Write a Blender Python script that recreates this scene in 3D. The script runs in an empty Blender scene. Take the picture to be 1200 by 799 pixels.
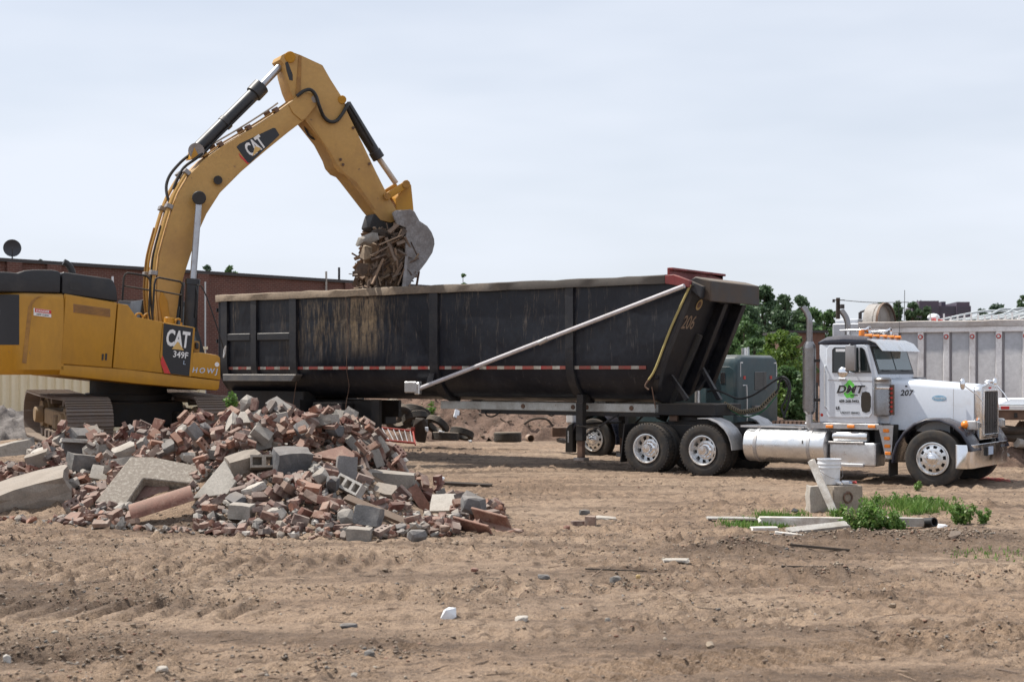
import bpy, bmesh, math, random
import numpy as np
from mathutils import Vector, Matrix, Euler

R = math.radians
S = bpy.context.scene
C = S.collection
random.seed(7)
RNG = np.random.default_rng(11)

# ------------------------------------------------------------------ camera, light, world
F_PX, Y_HOR, CAM_H = 1650.0, 435.0, 2.12          # focal length and horizon in photo pixels, eye height
cam_d = bpy.data.cameras.new("camera")
cam = bpy.data.objects.new("camera", cam_d)
C.objects.link(cam)
cam.location = (0, 0, CAM_H)
cam.rotation_euler = (R(90), 0, 0)
cam_d.sensor_width = 36
cam_d.lens = 36 * F_PX / 1200
cam_d.shift_y = (Y_HOR - 399.5) / 1200
cam_d.clip_start = 0.1
cam_d.clip_end = 6000
cam_d.dof.use_dof = True
cam_d.dof.focus_distance = 24.5
cam_d.dof.aperture_fstop = 2.7
S.camera = cam

SUN_EL, SUN_AZ = 59.0, (-0.94, 0.34)             # sun high, from the left and a little beyond the trucks
sx, sy = SUN_AZ
cl = math.cos(R(SUN_EL))
to_sun = Vector((sx * cl, sy * cl, math.sin(R(SUN_EL))))
sun_d = bpy.data.lights.new("sun", 'SUN')
sun_d.energy = 5.0
sun_d.angle = R(0.6)
sun_d.color = (1.0, 0.95, 0.87)
sun = bpy.data.objects.new("sun", sun_d)
sun.rotation_euler = to_sun.to_track_quat('Z', 'Y').to_euler()
C.objects.link(sun)

W = bpy.data.worlds.new("World")
S.world = W
W.use_nodes = True
wn, wl = W.node_tree.nodes, W.node_tree.links
wn.clear()
w_out = wn.new('ShaderNodeOutputWorld')
w_bg = wn.new('ShaderNodeBackground')
w_bg.inputs[1].default_value = 0.1
w_sky = wn.new('ShaderNodeTexSky')
w_sky.sky_type = 'NISHITA'
w_sky.sun_disc = False
w_sky.sun_elevation = R(SUN_EL)
w_sky.sun_rotation = math.atan2(sx, sy)
w_sky.dust_density = 2.0
w_tc = wn.new('ShaderNodeTexCoord')
w_map = wn.new('ShaderNodeMapping')
w_map.inputs['Scale'].default_value = (1.2, 1.2, 5.5)
w_n = wn.new('ShaderNodeTexNoise')
w_n.inputs['Scale'].default_value = 1.5
w_n.inputs['Detail'].default_value = 4
w_n.inputs['Roughness'].default_value = 0.55
w_r = wn.new('ShaderNodeValToRGB')
w_r.color_ramp.elements[0].position = 0.30
w_r.color_ramp.elements[0].color = (0.60, 0.60, 0.60, 1)
w_r.color_ramp.elements[1].position = 0.66
w_r.color_ramp.elements[1].color = (0.93, 0.93, 0.93, 1)
w_mix = wn.new('ShaderNodeMixRGB')
w_mix.inputs[2].default_value = (7.35, 7.8, 8.65, 1)   # thin white veil of cloud
wl.new(w_tc.outputs['Generated'], w_map.inputs[0])
wl.new(w_map.outputs[0], w_n.inputs['Vector'])
wl.new(w_n.outputs[0], w_r.inputs[0])
wl.new(w_r.outputs[0], w_mix.inputs[0])
wl.new(w_sky.outputs[0], w_mix.inputs[1])
wl.new(w_mix.outputs[0], w_bg.inputs[0])
wl.new(w_bg.outputs[0], w_out.inputs[0])

S.view_settings.view_transform = 'Standard'
S.view_settings.look = 'None'
S.view_settings.exposure = 0.25
S.view_settings.gamma = 1.0

# ------------------------------------------------------------------ noise for terrain
_perm = np.random.default_rng(3).random((256, 256))
def vnoise(x, y):
    xi = np.floor(x).astype(int); yi = np.floor(y).astype(int)
    fx = x - xi; fy = y - yi
    fx = fx * fx * (3 - 2 * fx); fy = fy * fy * (3 - 2 * fy)
    a = _perm[xi % 256, yi % 256]; b = _perm[(xi + 1) % 256, yi % 256]
    c = _perm[xi % 256, (yi + 1) % 256]; d = _perm[(xi + 1) % 256, (yi + 1) % 256]
    return (a * (1 - fx) + b * fx) * (1 - fy) + (c * (1 - fx) + d * fx) * fy
def fbm(x, y, o=4, g=0.5):
    s = 0; a = 1; t = 0
    for i in range(o):
        s = s + a * vnoise(x * 2 ** i + 17.3 * i, y * 2 ** i + 5.1 * i); t += a; a *= g
    return s / t - 0.5
def sstep(a, b, x):
    t = np.clip((x - a) / (b - a), 0, 1)
    return t * t * (3 - 2 * t)

# ------------------------------------------------------------------ materials
MATS = {}
class NT:
    def __init__(s, name):
        m = bpy.data.materials.new(name); m.use_nodes = True
        s.m = m; s.n = m.node_tree.nodes; s.l = m.node_tree.links
        s.b = s.n['Principled BSDF']
    def new(s, t, **k):
        x = s.n.new(t)
        for a, v in k.items():
            if a in x.inputs.keys(): s.put(x.inputs[a], v)
            else: setattr(x, a, v)
        return x
    def put(s, inp, v):
        if hasattr(v, 'is_output') or isinstance(v, bpy.types.NodeSocket): s.l.new(v, inp)
        else: inp.default_value = v
    def coord(s, scale=(1, 1, 1), kind='Object'):
        t = s.new('ShaderNodeTexCoord'); mp = s.new('ShaderNodeMapping')
        mp.inputs['Scale'].default_value = scale
        s.l.new(t.outputs[kind], mp.inputs[0]); return mp.outputs[0]
    def noise(s, vec, scale, detail=4, rough=0.55, dist=0.0):
        x = s.new('ShaderNodeTexNoise'); s.l.new(vec, x.inputs['Vector'])
        x.inputs['Scale'].default_value = scale; x.inputs['Detail'].default_value = detail
        x.inputs['Roughness'].default_value = rough; x.inputs['Distortion'].default_value = dist
        return x.outputs[0]
    def ramp(s, fac, stops, interp='LINEAR'):
        x = s.new('ShaderNodeValToRGB'); e = x.color_ramp.elements; x.color_ramp.interpolation = interp
        while len(e) < len(stops): e.new(0.5)
        for i, (p, c) in enumerate(stops):
            e[i].position = p
            if not isinstance(c, (tuple, list)): c = (c, c, c)
            e[i].color = (*c, 1)
        s.l.new(fac, x.inputs[0]); return x.outputs[0]
    def mix(s, fac, a, b, mode='MIX'):
        x = s.new('ShaderNodeMixRGB'); x.blend_type = mode
        for i, v in enumerate((fac, a, b)):
            if isinstance(v, bpy.types.NodeSocket): s.l.new(v, x.inputs[i])
            elif i == 0: x.inputs[0].default_value = v
            else: x.inputs[i].default_value = (*v, 1) if len(v) == 3 else v
        return x.outputs[0]
    def math(s, op, a, b=0.0):
        x = s.new('ShaderNodeMath'); x.operation = op
        s.put(x.inputs[0], a); s.put(x.inputs[1], b); return x.outputs[0]
    def bump(s, h, strength=0.3, dist=0.02):
        x = s.new('ShaderNodeBump'); x.inputs['Strength'].default_value = strength
        x.inputs['Distance'].default_value = dist
        s.l.new(h, x.inputs['Height']); s.l.new(x.outputs[0], s.b.inputs['Normal'])
    def fin(s, col=None, rough=None, metal=None):
        for k, v in (('Base Color', col), ('Roughness', rough), ('Metallic', metal)):
            if v is None: continue
            if isinstance(v, (tuple, list)): v = (*v, 1)
            s.put(s.b.inputs[k], v)
        return s.m

def worn(name, col, dirt=(0.16, 0.115, 0.08), amount=0.35, rough=0.45, metal=0.0, scale=3.0, dust=0.0, fine=0.12, bump=0.0, streak=1.0, chip=None):
    """A painted or metal surface with patchy dirt, fine grain and dust settled on top."""
    t = NT(name)
    v = t.coord((1, 1, 1.0 / streak))
    n1 = t.noise(v, scale, 6, 0.6)
    n2 = t.noise(v, scale * 9, 4, 0.6)
    var = t.ramp(n2, [(0.3, tuple(c * (1 - fine) for c in col)), (0.7, tuple(min(1, c * (1 + fine)) for c in col))])
    m = t.ramp(n1, [(0.62 - amount * 0.45, 0.0), (0.80, min(1, 0.35 + amount))])
    c = t.mix(m, var, dirt)
    if chip:
        n3 = t.noise(v, scale * 5, 6, 0.7)
        c = t.mix(t.ramp(n3, [(0.66, 0.0), (0.69, 1.0)]), c, chip)
    if dust > 0:
        g = t.new('ShaderNodeNewGeometry'); sp = t.new('ShaderNodeSeparateXYZ')
        t.l.new(g.outputs['Normal'], sp.inputs[0])
        up = t.math('MULTIPLY', t.ramp(sp.outputs[2], [(0.45, 0.0), (0.95, 1.0)]), dust)
        up = t.math('MULTIPLY', up, t.ramp(n2, [(0.25, 0.35), (0.65, 1.0)]))
        c = t.mix(up, c, (0.30, 0.235, 0.175))
    rr = t.ramp(n1, [(0.3, max(0.05, rough - 0.08)), (0.75, min(1, rough + 0.25))])
    if bump: t.bump(n2, bump, 0.01)
    return t.fin(c, rr, metal)

def flat(name, col, rough=0.5, metal=0.0, fine=0.08, scale=20):
    t = NT(name)
    n = t.noise(t.coord(), scale, 3)
    c = t.ramp(n, [(0.3, tuple(x * (1 - fine) for x in col)), (0.7, tuple(min(1, x * (1 + fine)) for x in col))])
    return t.fin(c, rough, metal)

def lump(name, cols, scale=6, rough=0.9, bump=0.5, island=True, speck=None, grain=40):
    """Mineral stuff (brick, concrete): each piece its own tone, mottled."""
    t = NT(name)
    v = t.coord()
    oi = t.new('ShaderNodeObjectInfo'); g = t.new('ShaderNodeNewGeometry')
    r = t.math('FRACT', t.math('ADD', oi.outputs['Random'], g.outputs['Random Per Island'])) if island else oi.outputs['Random']
    k = len(cols)
    base = t.ramp(r, [((i + 0.0) / k, c) for i, c in enumerate(cols)], 'CONSTANT')
    cv = t.new('ShaderNodeCombineXYZ'); t.l.new(t.math('MULTIPLY', r, 37.0), cv.inputs[0])
    ad = t.new('ShaderNodeVectorMath'); ad.operation = 'ADD'
    t.l.new(v, ad.inputs[0]); t.l.new(cv.outputs[0], ad.inputs[1])
    n1 = t.noise(ad.outputs[0], scale, 5, 0.6)
    n2 = t.noise(ad.outputs[0], grain, 4, 0.65)
    c = t.mix(0.8, base, t.ramp(n1, [(0.3, 0.62), (0.7, 1.3)]), 'MULTIPLY')
    c = t.mix(t.ramp(n1, [(0.51, 0.0), (0.66, 0.75)]), c, speck or (0.34, 0.30, 0.26))
    c = t.mix(0.7, c, t.ramp(n2, [(0.3, 0.72), (0.7, 1.22)]), 'MULTIPLY')
    if island:
        sp = t.new('ShaderNodeSeparateXYZ'); t.l.new(g.outputs['Normal'], sp.inputs[0])
        up = t.math('MULTIPLY', t.ramp(sp.outputs[2], [(0.3, 0.0), (0.95, 0.5)]), t.ramp(n1, [(0.35, 1.0), (0.65, 0.25)]))
        c = t.mix(up, c, (0.30, 0.25, 0.205))
    t.bump(n2, bump, 0.012)
    return t.fin(c, rough)

YEL_B = worn('sun_faded_boom_paint', (0.45, 0.262, 0.075), dirt=(0.30, 0.175, 0.08), amount=0.36, rough=0.5, scale=1.3, dust=0.5, fine=0.06, chip=(0.20, 0.12, 0.06))
YEL = worn('machine_yellow_paint', (0.44, 0.212, 0.010), dirt=(0.29, 0.145, 0.03), amount=0.34, rough=0.42, scale=1.6, dust=0.4, fine=0.06, streak=2.2, chip=(0.22, 0.13, 0.06))
YEL_L = worn('line_yellow_paint', (0.50, 0.29, 0.07), dirt=(0.30, 0.18, 0.08), amount=0.3, rough=0.5, scale=5)
YEL_D = worn('dirty_yellow_paint', (0.40, 0.20, 0.035), dirt=(0.16, 0.09, 0.05), amount=0.6, rough=0.6, scale=2.4, dust=0.4, chip=(0.10, 0.05, 0.03))
BLK = worn('black_machine_paint', (0.016, 0.017, 0.021), dirt=(0.07, 0.065, 0.06), amount=0.25, rough=0.36, scale=2, dust=0.35)
BLK_M = worn('black_frame_paint', (0.012, 0.012, 0.014), dirt=(0.055, 0.045, 0.035), amount=0.45, rough=0.6, scale=3, dust=0.5)
BLK_PL = flat('black_decal', (0.012, 0.013, 0.018), 0.35)
RED_DEC = flat('red_decal', (0.55, 0.03, 0.03), 0.4)
WHT_DEC = flat('white_decal', (0.75, 0.75, 0.75), 0.45)
BLUE_DEC = flat('pale_blue_decal', (0.45, 0.55, 0.70), 0.4)
DARK_TXT = flat('dark_lettering', (0.02, 0.02, 0.022), 0.5)
GREEN_DEC = flat('green_decal', (0.12, 0.55, 0.07), 0.45)
TAN_TXT = flat('faded_tan_lettering', (0.22, 0.15, 0.10), 0.7)
GOLD = flat('faded_gold_decal', (0.40, 0.28, 0.12), 0.6)
ROD = worn('hard_chrome_rod', (0.42, 0.43, 0.46), dirt=(0.25, 0.22, 0.2), amount=0.2, rough=0.28, metal=0.8, scale=3, fine=0.05)
CHROME = worn('chrome', (0.80, 0.81, 0.83), dirt=(0.30, 0.27, 0.24), amount=0.12, rough=0.10, metal=1.0, scale=3, fine=0.03)
ALU = worn('polished_aluminium', (0.72, 0.73, 0.74), dirt=(0.32, 0.29, 0.26), amount=0.22, rough=0.28, metal=0.9, scale=4, fine=0.06)
ALU_D = worn('dull_aluminium', (0.46, 0.46, 0.47), dirt=(0.25, 0.22, 0.20), amount=0.4, rough=0.45, metal=0.7, scale=4)
STEEL = worn('worn_steel', (0.30, 0.29, 0.29), dirt=(0.20, 0.16, 0.13), amount=0.5, rough=0.5, metal=0.55, scale=4, dust=0.3)
BUCKET_M = worn('scraped_bucket_steel', (0.24, 0.23, 0.23), dirt=(0.15, 0.125, 0.11), amount=0.55, rough=0.6, metal=0.25, scale=3.2, dust=0.3, fine=0.3, bump=0.3)
TRACK_M = worn('muddy_track_steel', (0.17, 0.14, 0.125), dirt=(0.22, 0.16, 0.115), amount=0.55, rough=0.65, metal=0.3, scale=6, dust=0.6, fine=0.25, bump=0.3)
SPROCKET = worn('muddy_sprocket_paint', (0.30, 0.20, 0.10), dirt=(0.17, 0.125, 0.09), amount=0.7, rough=0.75, scale=5, dust=0.4)
RUB = worn('tyre_rubber', (0.020, 0.020, 0.021), dirt=(0.085, 0.068, 0.052), amount=0.5, rough=0.78, scale=7, dust=0.35, fine=0.2)
RUB_OLD = worn('dusty_old_tyre_rubber', (0.032, 0.031, 0.031), dirt=(0.12, 0.10, 0.08), amount=0.6, rough=0.88, scale=5, dust=0.8, fine=0.2)
HOSE = flat('black_hose_rubber', (0.014, 0.014, 0.015), 0.5)
WHT = worn('white_truck_paint', (0.61, 0.655, 0.725), dirt=(0.40, 0.36, 0.32), amount=0.10, rough=0.22, scale=2.2, fine=0.02)
NAVY = worn('dark_navy_paint', (0.020, 0.023, 0.038), dirt=(0.08, 0.07, 0.065), amount=0.2, rough=0.2, scale=3, dust=0.2)
TEAL = worn('faded_teal_paint', (0.040, 0.072, 0.084), dirt=(0.12, 0.12, 0.115), amount=0.3, rough=0.38, scale=2.5, dust=0.3)
GLASS = NT('dark_tinted_glass'); GLASS.b.inputs['Specular IOR Level'].default_value = 0.8
GLASS = GLASS.fin((0.012, 0.017, 0.019), 0.04)
WSHIELD = NT('windscreen_glass'); WSHIELD.b.inputs['Specular IOR Level'].default_value = 1.0
WSHIELD = WSHIELD.fin((0.05, 0.085, 0.09), 0.03)
MIRROR_M = flat('mirror_back', (0.30, 0.29, 0.29), 0.35, 0.6)
AMBER = flat('amber_lens', (0.80, 0.24, 0.03), 0.25)
REDL = flat('red_lens', (0.45, 0.03, 0.02), 0.3)
LAMP_G = flat('clear_lamp_lens', (0.62, 0.64, 0.66), 0.08, 0.5)
GREYRAIL = worn('pale_grey_rail_paint', (0.46, 0.48, 0.47), dirt=(0.16, 0.13, 0.10), amount=0.45, rough=0.55, scale=3, dust=0.4, chip=(0.15, 0.08, 0.05))
REDPAINT = worn('weathered_red_paint', (0.20, 0.026, 0.026), dirt=(0.06, 0.032, 0.03), amount=0.55, rough=0.55, scale=3, dust=0.4)
RUST = worn('rusty_steel', (0.16, 0.095, 0.065), dirt=(0.08, 0.055, 0.045), amount=0.6, rough=0.85, scale=4, dust=0.4, bump=0.2)
PVC = flat('white_plastic', (0.72, 0.74, 0.77), 0.35)
PVC_G = flat('grey_pipe_plastic', (0.50, 0.53, 0.54), 0.45)
CREAM = worn('cream_metal_siding', (0.74, 0.65, 0.46), dirt=(0.42, 0.34, 0.24), amount=0.2, rough=0.5, scale=1.0, fine=0.04)
COPING = flat('dark_metal_coping', (0.035, 0.032, 0.034), 0.6)
ROPE = flat('yellow_strap', (0.36, 0.30, 0.12), 0.8)

def make_trailer_paint():
    """Black tub paint with streaks of dust run down where loads were spilled over the rim."""
    t = NT('scuffed_black_tub_paint')
    v = t.coord(); vs = t.coord((7.0, 7.0, 0.9))
    n1 = t.noise(v, 0.9, 6, 0.6); ns = t.noise(vs, 1.6, 5, 0.75); nf = t.noise(v, 16, 4, 0.7)
    base = t.ramp(n1, [(0.3, (0.0055, 0.0075, 0.0135)), (0.55, (0.010, 0.0125, 0.020)), (0.75, (0.028, 0.030, 0.036))])
    base = t.mix(t.ramp(ns, [(0.58, 0.0), (0.80, 0.65)]), base, (0.10, 0.10, 0.105))
    sp = t.new('ShaderNodeSeparateXYZ'); t.l.new(v, sp.inputs[0])
    def blob(cx, w, z0, z1):
        a = t.math('DIVIDE', t.math('ABSOLUTE', t.math('SUBTRACT', sp.outputs[0], cx)), w)
        f = t.ramp(a, [(0.35, 1.0), (1.0, 0.0)])
        top = t.ramp(t.math('DIVIDE', t.math('SUBTRACT', sp.outputs[2], z0), z1 - z0), [(0.0, 0.0), (0.35, 0.6), (0.9, 1.0), (0.96, 0.25)])
        return t.math('MULTIPLY', f, top)
    d1 = t.math('MULTIPLY', blob(-1.75, 0.80, 2.40, 3.98), t.ramp(ns, [(0.38, 0.0), (0.56, 1.0)]))
    d2 = t.math('MULTIPLY', blob(-2.6, 2.4, 2.3, 3.95), t.ramp(ns, [(0.47, 0.0), (0.66, 0.75)]))
    d3 = t.math('MULTIPLY', blob(-5.6, 1.4, 2.5, 4.0), t.ramp(ns, [(0.54, 0.0), (0.70, 0.45)]))
    d4 = t.math('MULTIPLY', blob(1.8, 5.5, 2.2, 4.1), t.ramp(ns, [(0.55, 0.0), (0.75, 0.35)]))
    d = t.math('MAXIMUM', t.math('MAXIMUM', t.math('MAXIMUM', d1, d2), d3), d4)
    d = t.math('MULTIPLY', d, t.ramp(nf, [(0.3, 0.45), (0.6, 1.0)]))
    c = t.mix(d, base, (0.34, 0.245, 0.145))
    t.bump(t.noise(t.coord((1.3, 1.3, 0.8)), 1.1, 3, 0.5), 0.5, 0.12)
    t.b.inputs['Specular IOR Level'].default_value = 0.35
    return t.fin(c, t.ramp(n1, [(0.3, 0.30), (0.7, 0.55)]))
TUB = make_trailer_paint()
def make_rail_paint():
    """Top rail: caked with dust toward the tail where loads go in, bare black toward the nose."""
    t = NT('dust_caked_rim_rail'); v = t.coord(); n = t.noise(v, 1.5, 6, 0.65); nf = t.noise(v, 14, 4, 0.7)
    sp = t.new('ShaderNodeSeparateXYZ'); t.l.new(v, sp.inputs[0])
    w = t.math('ADD', sp.outputs[0], t.math('MULTIPLY', t.math('SUBTRACT', n, 0.5), 6.0))
    f = t.ramp(t.math('DIVIDE', t.math('ADD', w, 8.0), 16.0), [(0.40, 1.0), (0.66, 0.12)])
    f = t.math('MULTIPLY', f, t.ramp(nf, [(0.3, 0.6), (0.6, 1.0)]))
    return t.fin(t.mix(f, (0.035, 0.033, 0.033), (0.27, 0.205, 0.145)), 0.8)
RIMRAIL = make_rail_paint()
NOSE = worn('black_nose_paint', (0.007, 0.008, 0.012), dirt=(0.035, 0.03, 0.028), amount=0.35, rough=0.45, scale=2, dust=0.3)
NOSE.node_tree.nodes['Principled BSDF'].inputs['Specular IOR Level'].default_value = 0.3
TUB_RIB = worn('scuffed_black_rib_paint', (0.012, 0.013, 0.018), dirt=(0.06, 0.056, 0.054), amount=0.40, rough=0.5, scale=2.5, dust=0.4, fine=0.25)

BRICK = lump('red_brick', [(0.225, 0.105, 0.078), (0.20, 0.105, 0.083), (0.155, 0.082, 0.066), (0.255, 0.14, 0.10), (0.15, 0.098, 0.085), (0.235, 0.14, 0.112), (0.17, 0.072, 0.058), (0.27, 0.185, 0.145), (0.15, 0.125, 0.115), (0.21, 0.12, 0.092), (0.28, 0.13, 0.085), (0.23, 0.17, 0.15)], speck=(0.33, 0.27, 0.225))
CONC = lump('grey_concrete', [(0.30, 0.275, 0.245), (0.24, 0.225, 0.205), (0.36, 0.335, 0.30), (0.20, 0.19, 0.185), (0.29, 0.25, 0.21)], scale=3, speck=(0.20, 0.18, 0.16))
CONC_L = lump('pale_concrete', [(0.46, 0.43, 0.385), (0.42, 0.39, 0.345), (0.50, 0.475, 0.44)], scale=3, speck=(0.33, 0.30, 0.265))
CONC_D = lump('stained_and_shaded_concrete', [(0.14, 0.135, 0.13), (0.17, 0.165, 0.165), (0.12, 0.12, 0.125)], scale=3, speck=(0.22, 0.205, 0.19))
AGG = lump('exposed_aggregate_concrete', [(0.27, 0.235, 0.195)], scale=22, bump=0.9, speck=(0.42, 0.385, 0.33), grain=70)
CLAY = lump('fired_clay_tile', [(0.245, 0.125, 0.092), (0.215, 0.105, 0.078)], scale=5, bump=0.35, speck=(0.28, 0.20, 0.155))
MORTAR = lump('mortar_lump', [(0.30, 0.235, 0.17)], scale=9, bump=0.9, speck=(0.20, 0.15, 0.11), grain=30)
WOOD = lump('broken_timber', [(0.25, 0.165, 0.11), (0.17, 0.115, 0.08), (0.33, 0.235, 0.16), (0.09, 0.065, 0.05), (0.20, 0.145, 0.11), (0.13, 0.095, 0.075)], scale=9, bump=0.4, speck=(0.16, 0.11, 0.08))
WOOD_W = worn('weathered_white_board', (0.66, 0.63, 0.585), dirt=(0.30, 0.24, 0.185), amount=0.55, rough=0.85, scale=7, fine=0.2, bump=0.3)
WOOD_G = worn('weathered_grey_timber', (0.36, 0.345, 0.32), dirt=(0.20, 0.165, 0.13), amount=0.45, rough=0.85, scale=5, fine=0.2, bump=0.2)
WOOD_D = worn('dark_wet_timber', (0.035, 0.026, 0.020), dirt=(0.10, 0.075, 0.055), amount=0.4, rough=0.85, scale=6, fine=0.2)
BIT = lump('ground_litter', [(0.20, 0.145, 0.10), (0.16, 0.115, 0.08), (0.235, 0.175, 0.125), (0.13, 0.095, 0.07), (0.20, 0.145, 0.105), (0.165, 0.12, 0.085), (0.22, 0.165, 0.12), (0.25, 0.135, 0.09), (0.17, 0.16, 0.15), (0.30, 0.26, 0.21), (0.15, 0.11, 0.08), (0.18, 0.13, 0.095), (0.21, 0.15, 0.105), (0.145, 0.105, 0.075), (0.24, 0.19, 0.14)], scale=10, bump=0.3, speck=(0.20, 0.15, 0.11))

def soil(name, tan, dark, light, damp=()):
    t = NT(name)
    v = t.coord(); vs = t.coord((0.35, 1.6, 1.0))
    a = t.noise(v, 0.22, 5, 0.55, 0.4); b = t.noise(vs, 0.9, 6, 0.65); c_ = t.noise(v, 5, 6, 0.7); d = t.noise(v, 34, 4, 0.7); e = t.noise(v, 110, 3, 0.6)
    col = t.mix(t.ramp(a, [(0.36, 0.0), (0.66, 1.0)]), tan, light)
    col = t.mix(t.ramp(b, [(0.46, 0.0), (0.68, 0.9)]), col, dark)
    w_ = t.noise(t.coord((0.5, 1.3, 1.0)), 0.55, 5, 0.6, 0.6)
    col = t.mix(t.ramp(w_, [(0.54, 0.0), (0.66, 0.6)]), col, dark)
    col = t.mix(t.ramp(c_, [(0.50, 0.0), (0.66, 0.8)]), col, tuple(x * 0.78 for x in dark))
    if damp:                                              # turned, still moist patches of soil
        sp = t.new('ShaderNodeSeparateXYZ'); t.l.new(v, sp.inputs[0]); tot = None
        for (cx, cy, rx, ry, k) in damp:
            a1 = t.math('POWER', t.math('DIVIDE', t.math('SUBTRACT', sp.outputs[0], cx), rx), 2.0)
            a2 = t.math('POWER', t.math('DIVIDE', t.math('SUBTRACT', sp.outputs[1], cy), ry), 2.0)
            f = t.ramp(t.math('ADD', t.math('ADD', a1, a2), t.math('MULTIPLY', t.math('SUBTRACT', c_, 0.5), 1.6)), [(0.15, k), (1.0, 0.0)])
            tot = f if tot is None else t.math('MAXIMUM', tot, f)
        col = t.mix(t.math('MULTIPLY', tot, t.ramp(b, [(0.3, 0.55), (0.6, 1.0)])), col, tuple(x * 0.80 for x in dark))
    col = t.mix(0.75, col, t.ramp(d, [(0.30, 0.55), (0.70, 1.38)]), 'MULTIPLY')
    col = t.mix(0.5, col, t.ramp(e, [(0.3, 0.7), (0.7, 1.25)]), 'MULTIPLY')
    h = t.math('ADD', t.math('MULTIPLY', d, 0.6), t.math('ADD', t.math('MULTIPLY', c_, 1.0), t.math('MULTIPLY', e, 0.25)))
    t.bump(h, 1.0, 0.07)
    return t.fin(col, 0.95)
SOIL = soil('dry_trampled_soil', (0.312, 0.212, 0.140), (0.118, 0.076, 0.050), (0.400, 0.292, 0.206), damp=((4.6, 17.4, 2.6, 1.2, 0.85), (2.5, 16.3, 1.3, 0.8, 0.7), (7.0, 17.8, 1.6, 0.9, 0.7), (3.4, 14.4, 1.5, 0.5, 0.6), (-3.6, 10.7, 1.3, 0.8, 0.9), (-5.0, 13.2, 2.2, 0.9, 0.6), (-1.8, 11.3, 1.4, 0.4, 0.55), (1.5, 25.5, 3.0, 0.7, 0.5), (4.0, 9.9, 3.0, 0.35, 0.6), (-6.0, 16.2, 2.0, 0.7, 0.5), (0.8, 14.6, 0.9, 0.35, 0.5)))
SOIL_R = soil('reddish_fill_soil', (0.225, 0.138, 0.098), (0.10, 0.062, 0.045), (0.275, 0.185, 0.14))
SOIL_G = soil('grey_crushed_stone', (0.25, 0.225, 0.21), (0.13, 0.115, 0.11), (0.33, 0.30, 0.28))

def leafy(name, cols, rough=0.55):
    t = NT(name)
    g = t.new('ShaderNodeNewGeometry'); oi = t.new('ShaderNodeObjectInfo')
    k = len(cols)
    c = t.ramp(g.outputs['Random Per Island'], [(i / (k - 1), x) for i, x in enumerate(cols)])
    t.b.inputs['Subsurface Weight'].default_value = 0.0
    m = t.fin(c, rough)
    tr = t.new('ShaderNodeBsdfTranslucent'); t.l.new(c, tr.inputs[0])
    mx = t.new('ShaderNodeMixShader'); mx.inputs[0].default_value = 0.3
    t.l.new(t.b.outputs[0], mx.inputs[1]); t.l.new(tr.outputs[0], mx.inputs[2])
    t.l.new(mx.outputs[0], t.n['Material Output'].inputs[0])
    return m
LEAF_D = leafy('dark_tree_leaves', [(0.050, 0.090, 0.046), (0.075, 0.132, 0.062), (0.105, 0.170, 0.080)])
LEAF_M = leafy('mid_green_leaves', [(0.058, 0.115, 0.042), (0.085, 0.165, 0.055), (0.125, 0.215, 0.075)])
LEAF_Y = leafy('yellow_green_leaves', [(0.060, 0.120, 0.020), (0.110, 0.190, 0.030), (0.160, 0.240, 0.045)])
LEAF_F = leafy('distant_tree_leaves', [(0.040, 0.075, 0.050), (0.065, 0.115, 0.070)])
WEED = leafy('weed_leaves', [(0.070, 0.150, 0.030), (0.110, 0.220, 0.042), (0.160, 0.285, 0.06), (0.20, 0.23, 0.09)])
GRASS = leafy('grass_blades', [(0.08, 0.18, 0.03), (0.13, 0.25, 0.045), (0.20, 0.28, 0.08)])
BARK = flat('bark', (0.075, 0.055, 0.042), 0.9, 0, 0.3, 9)

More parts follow.
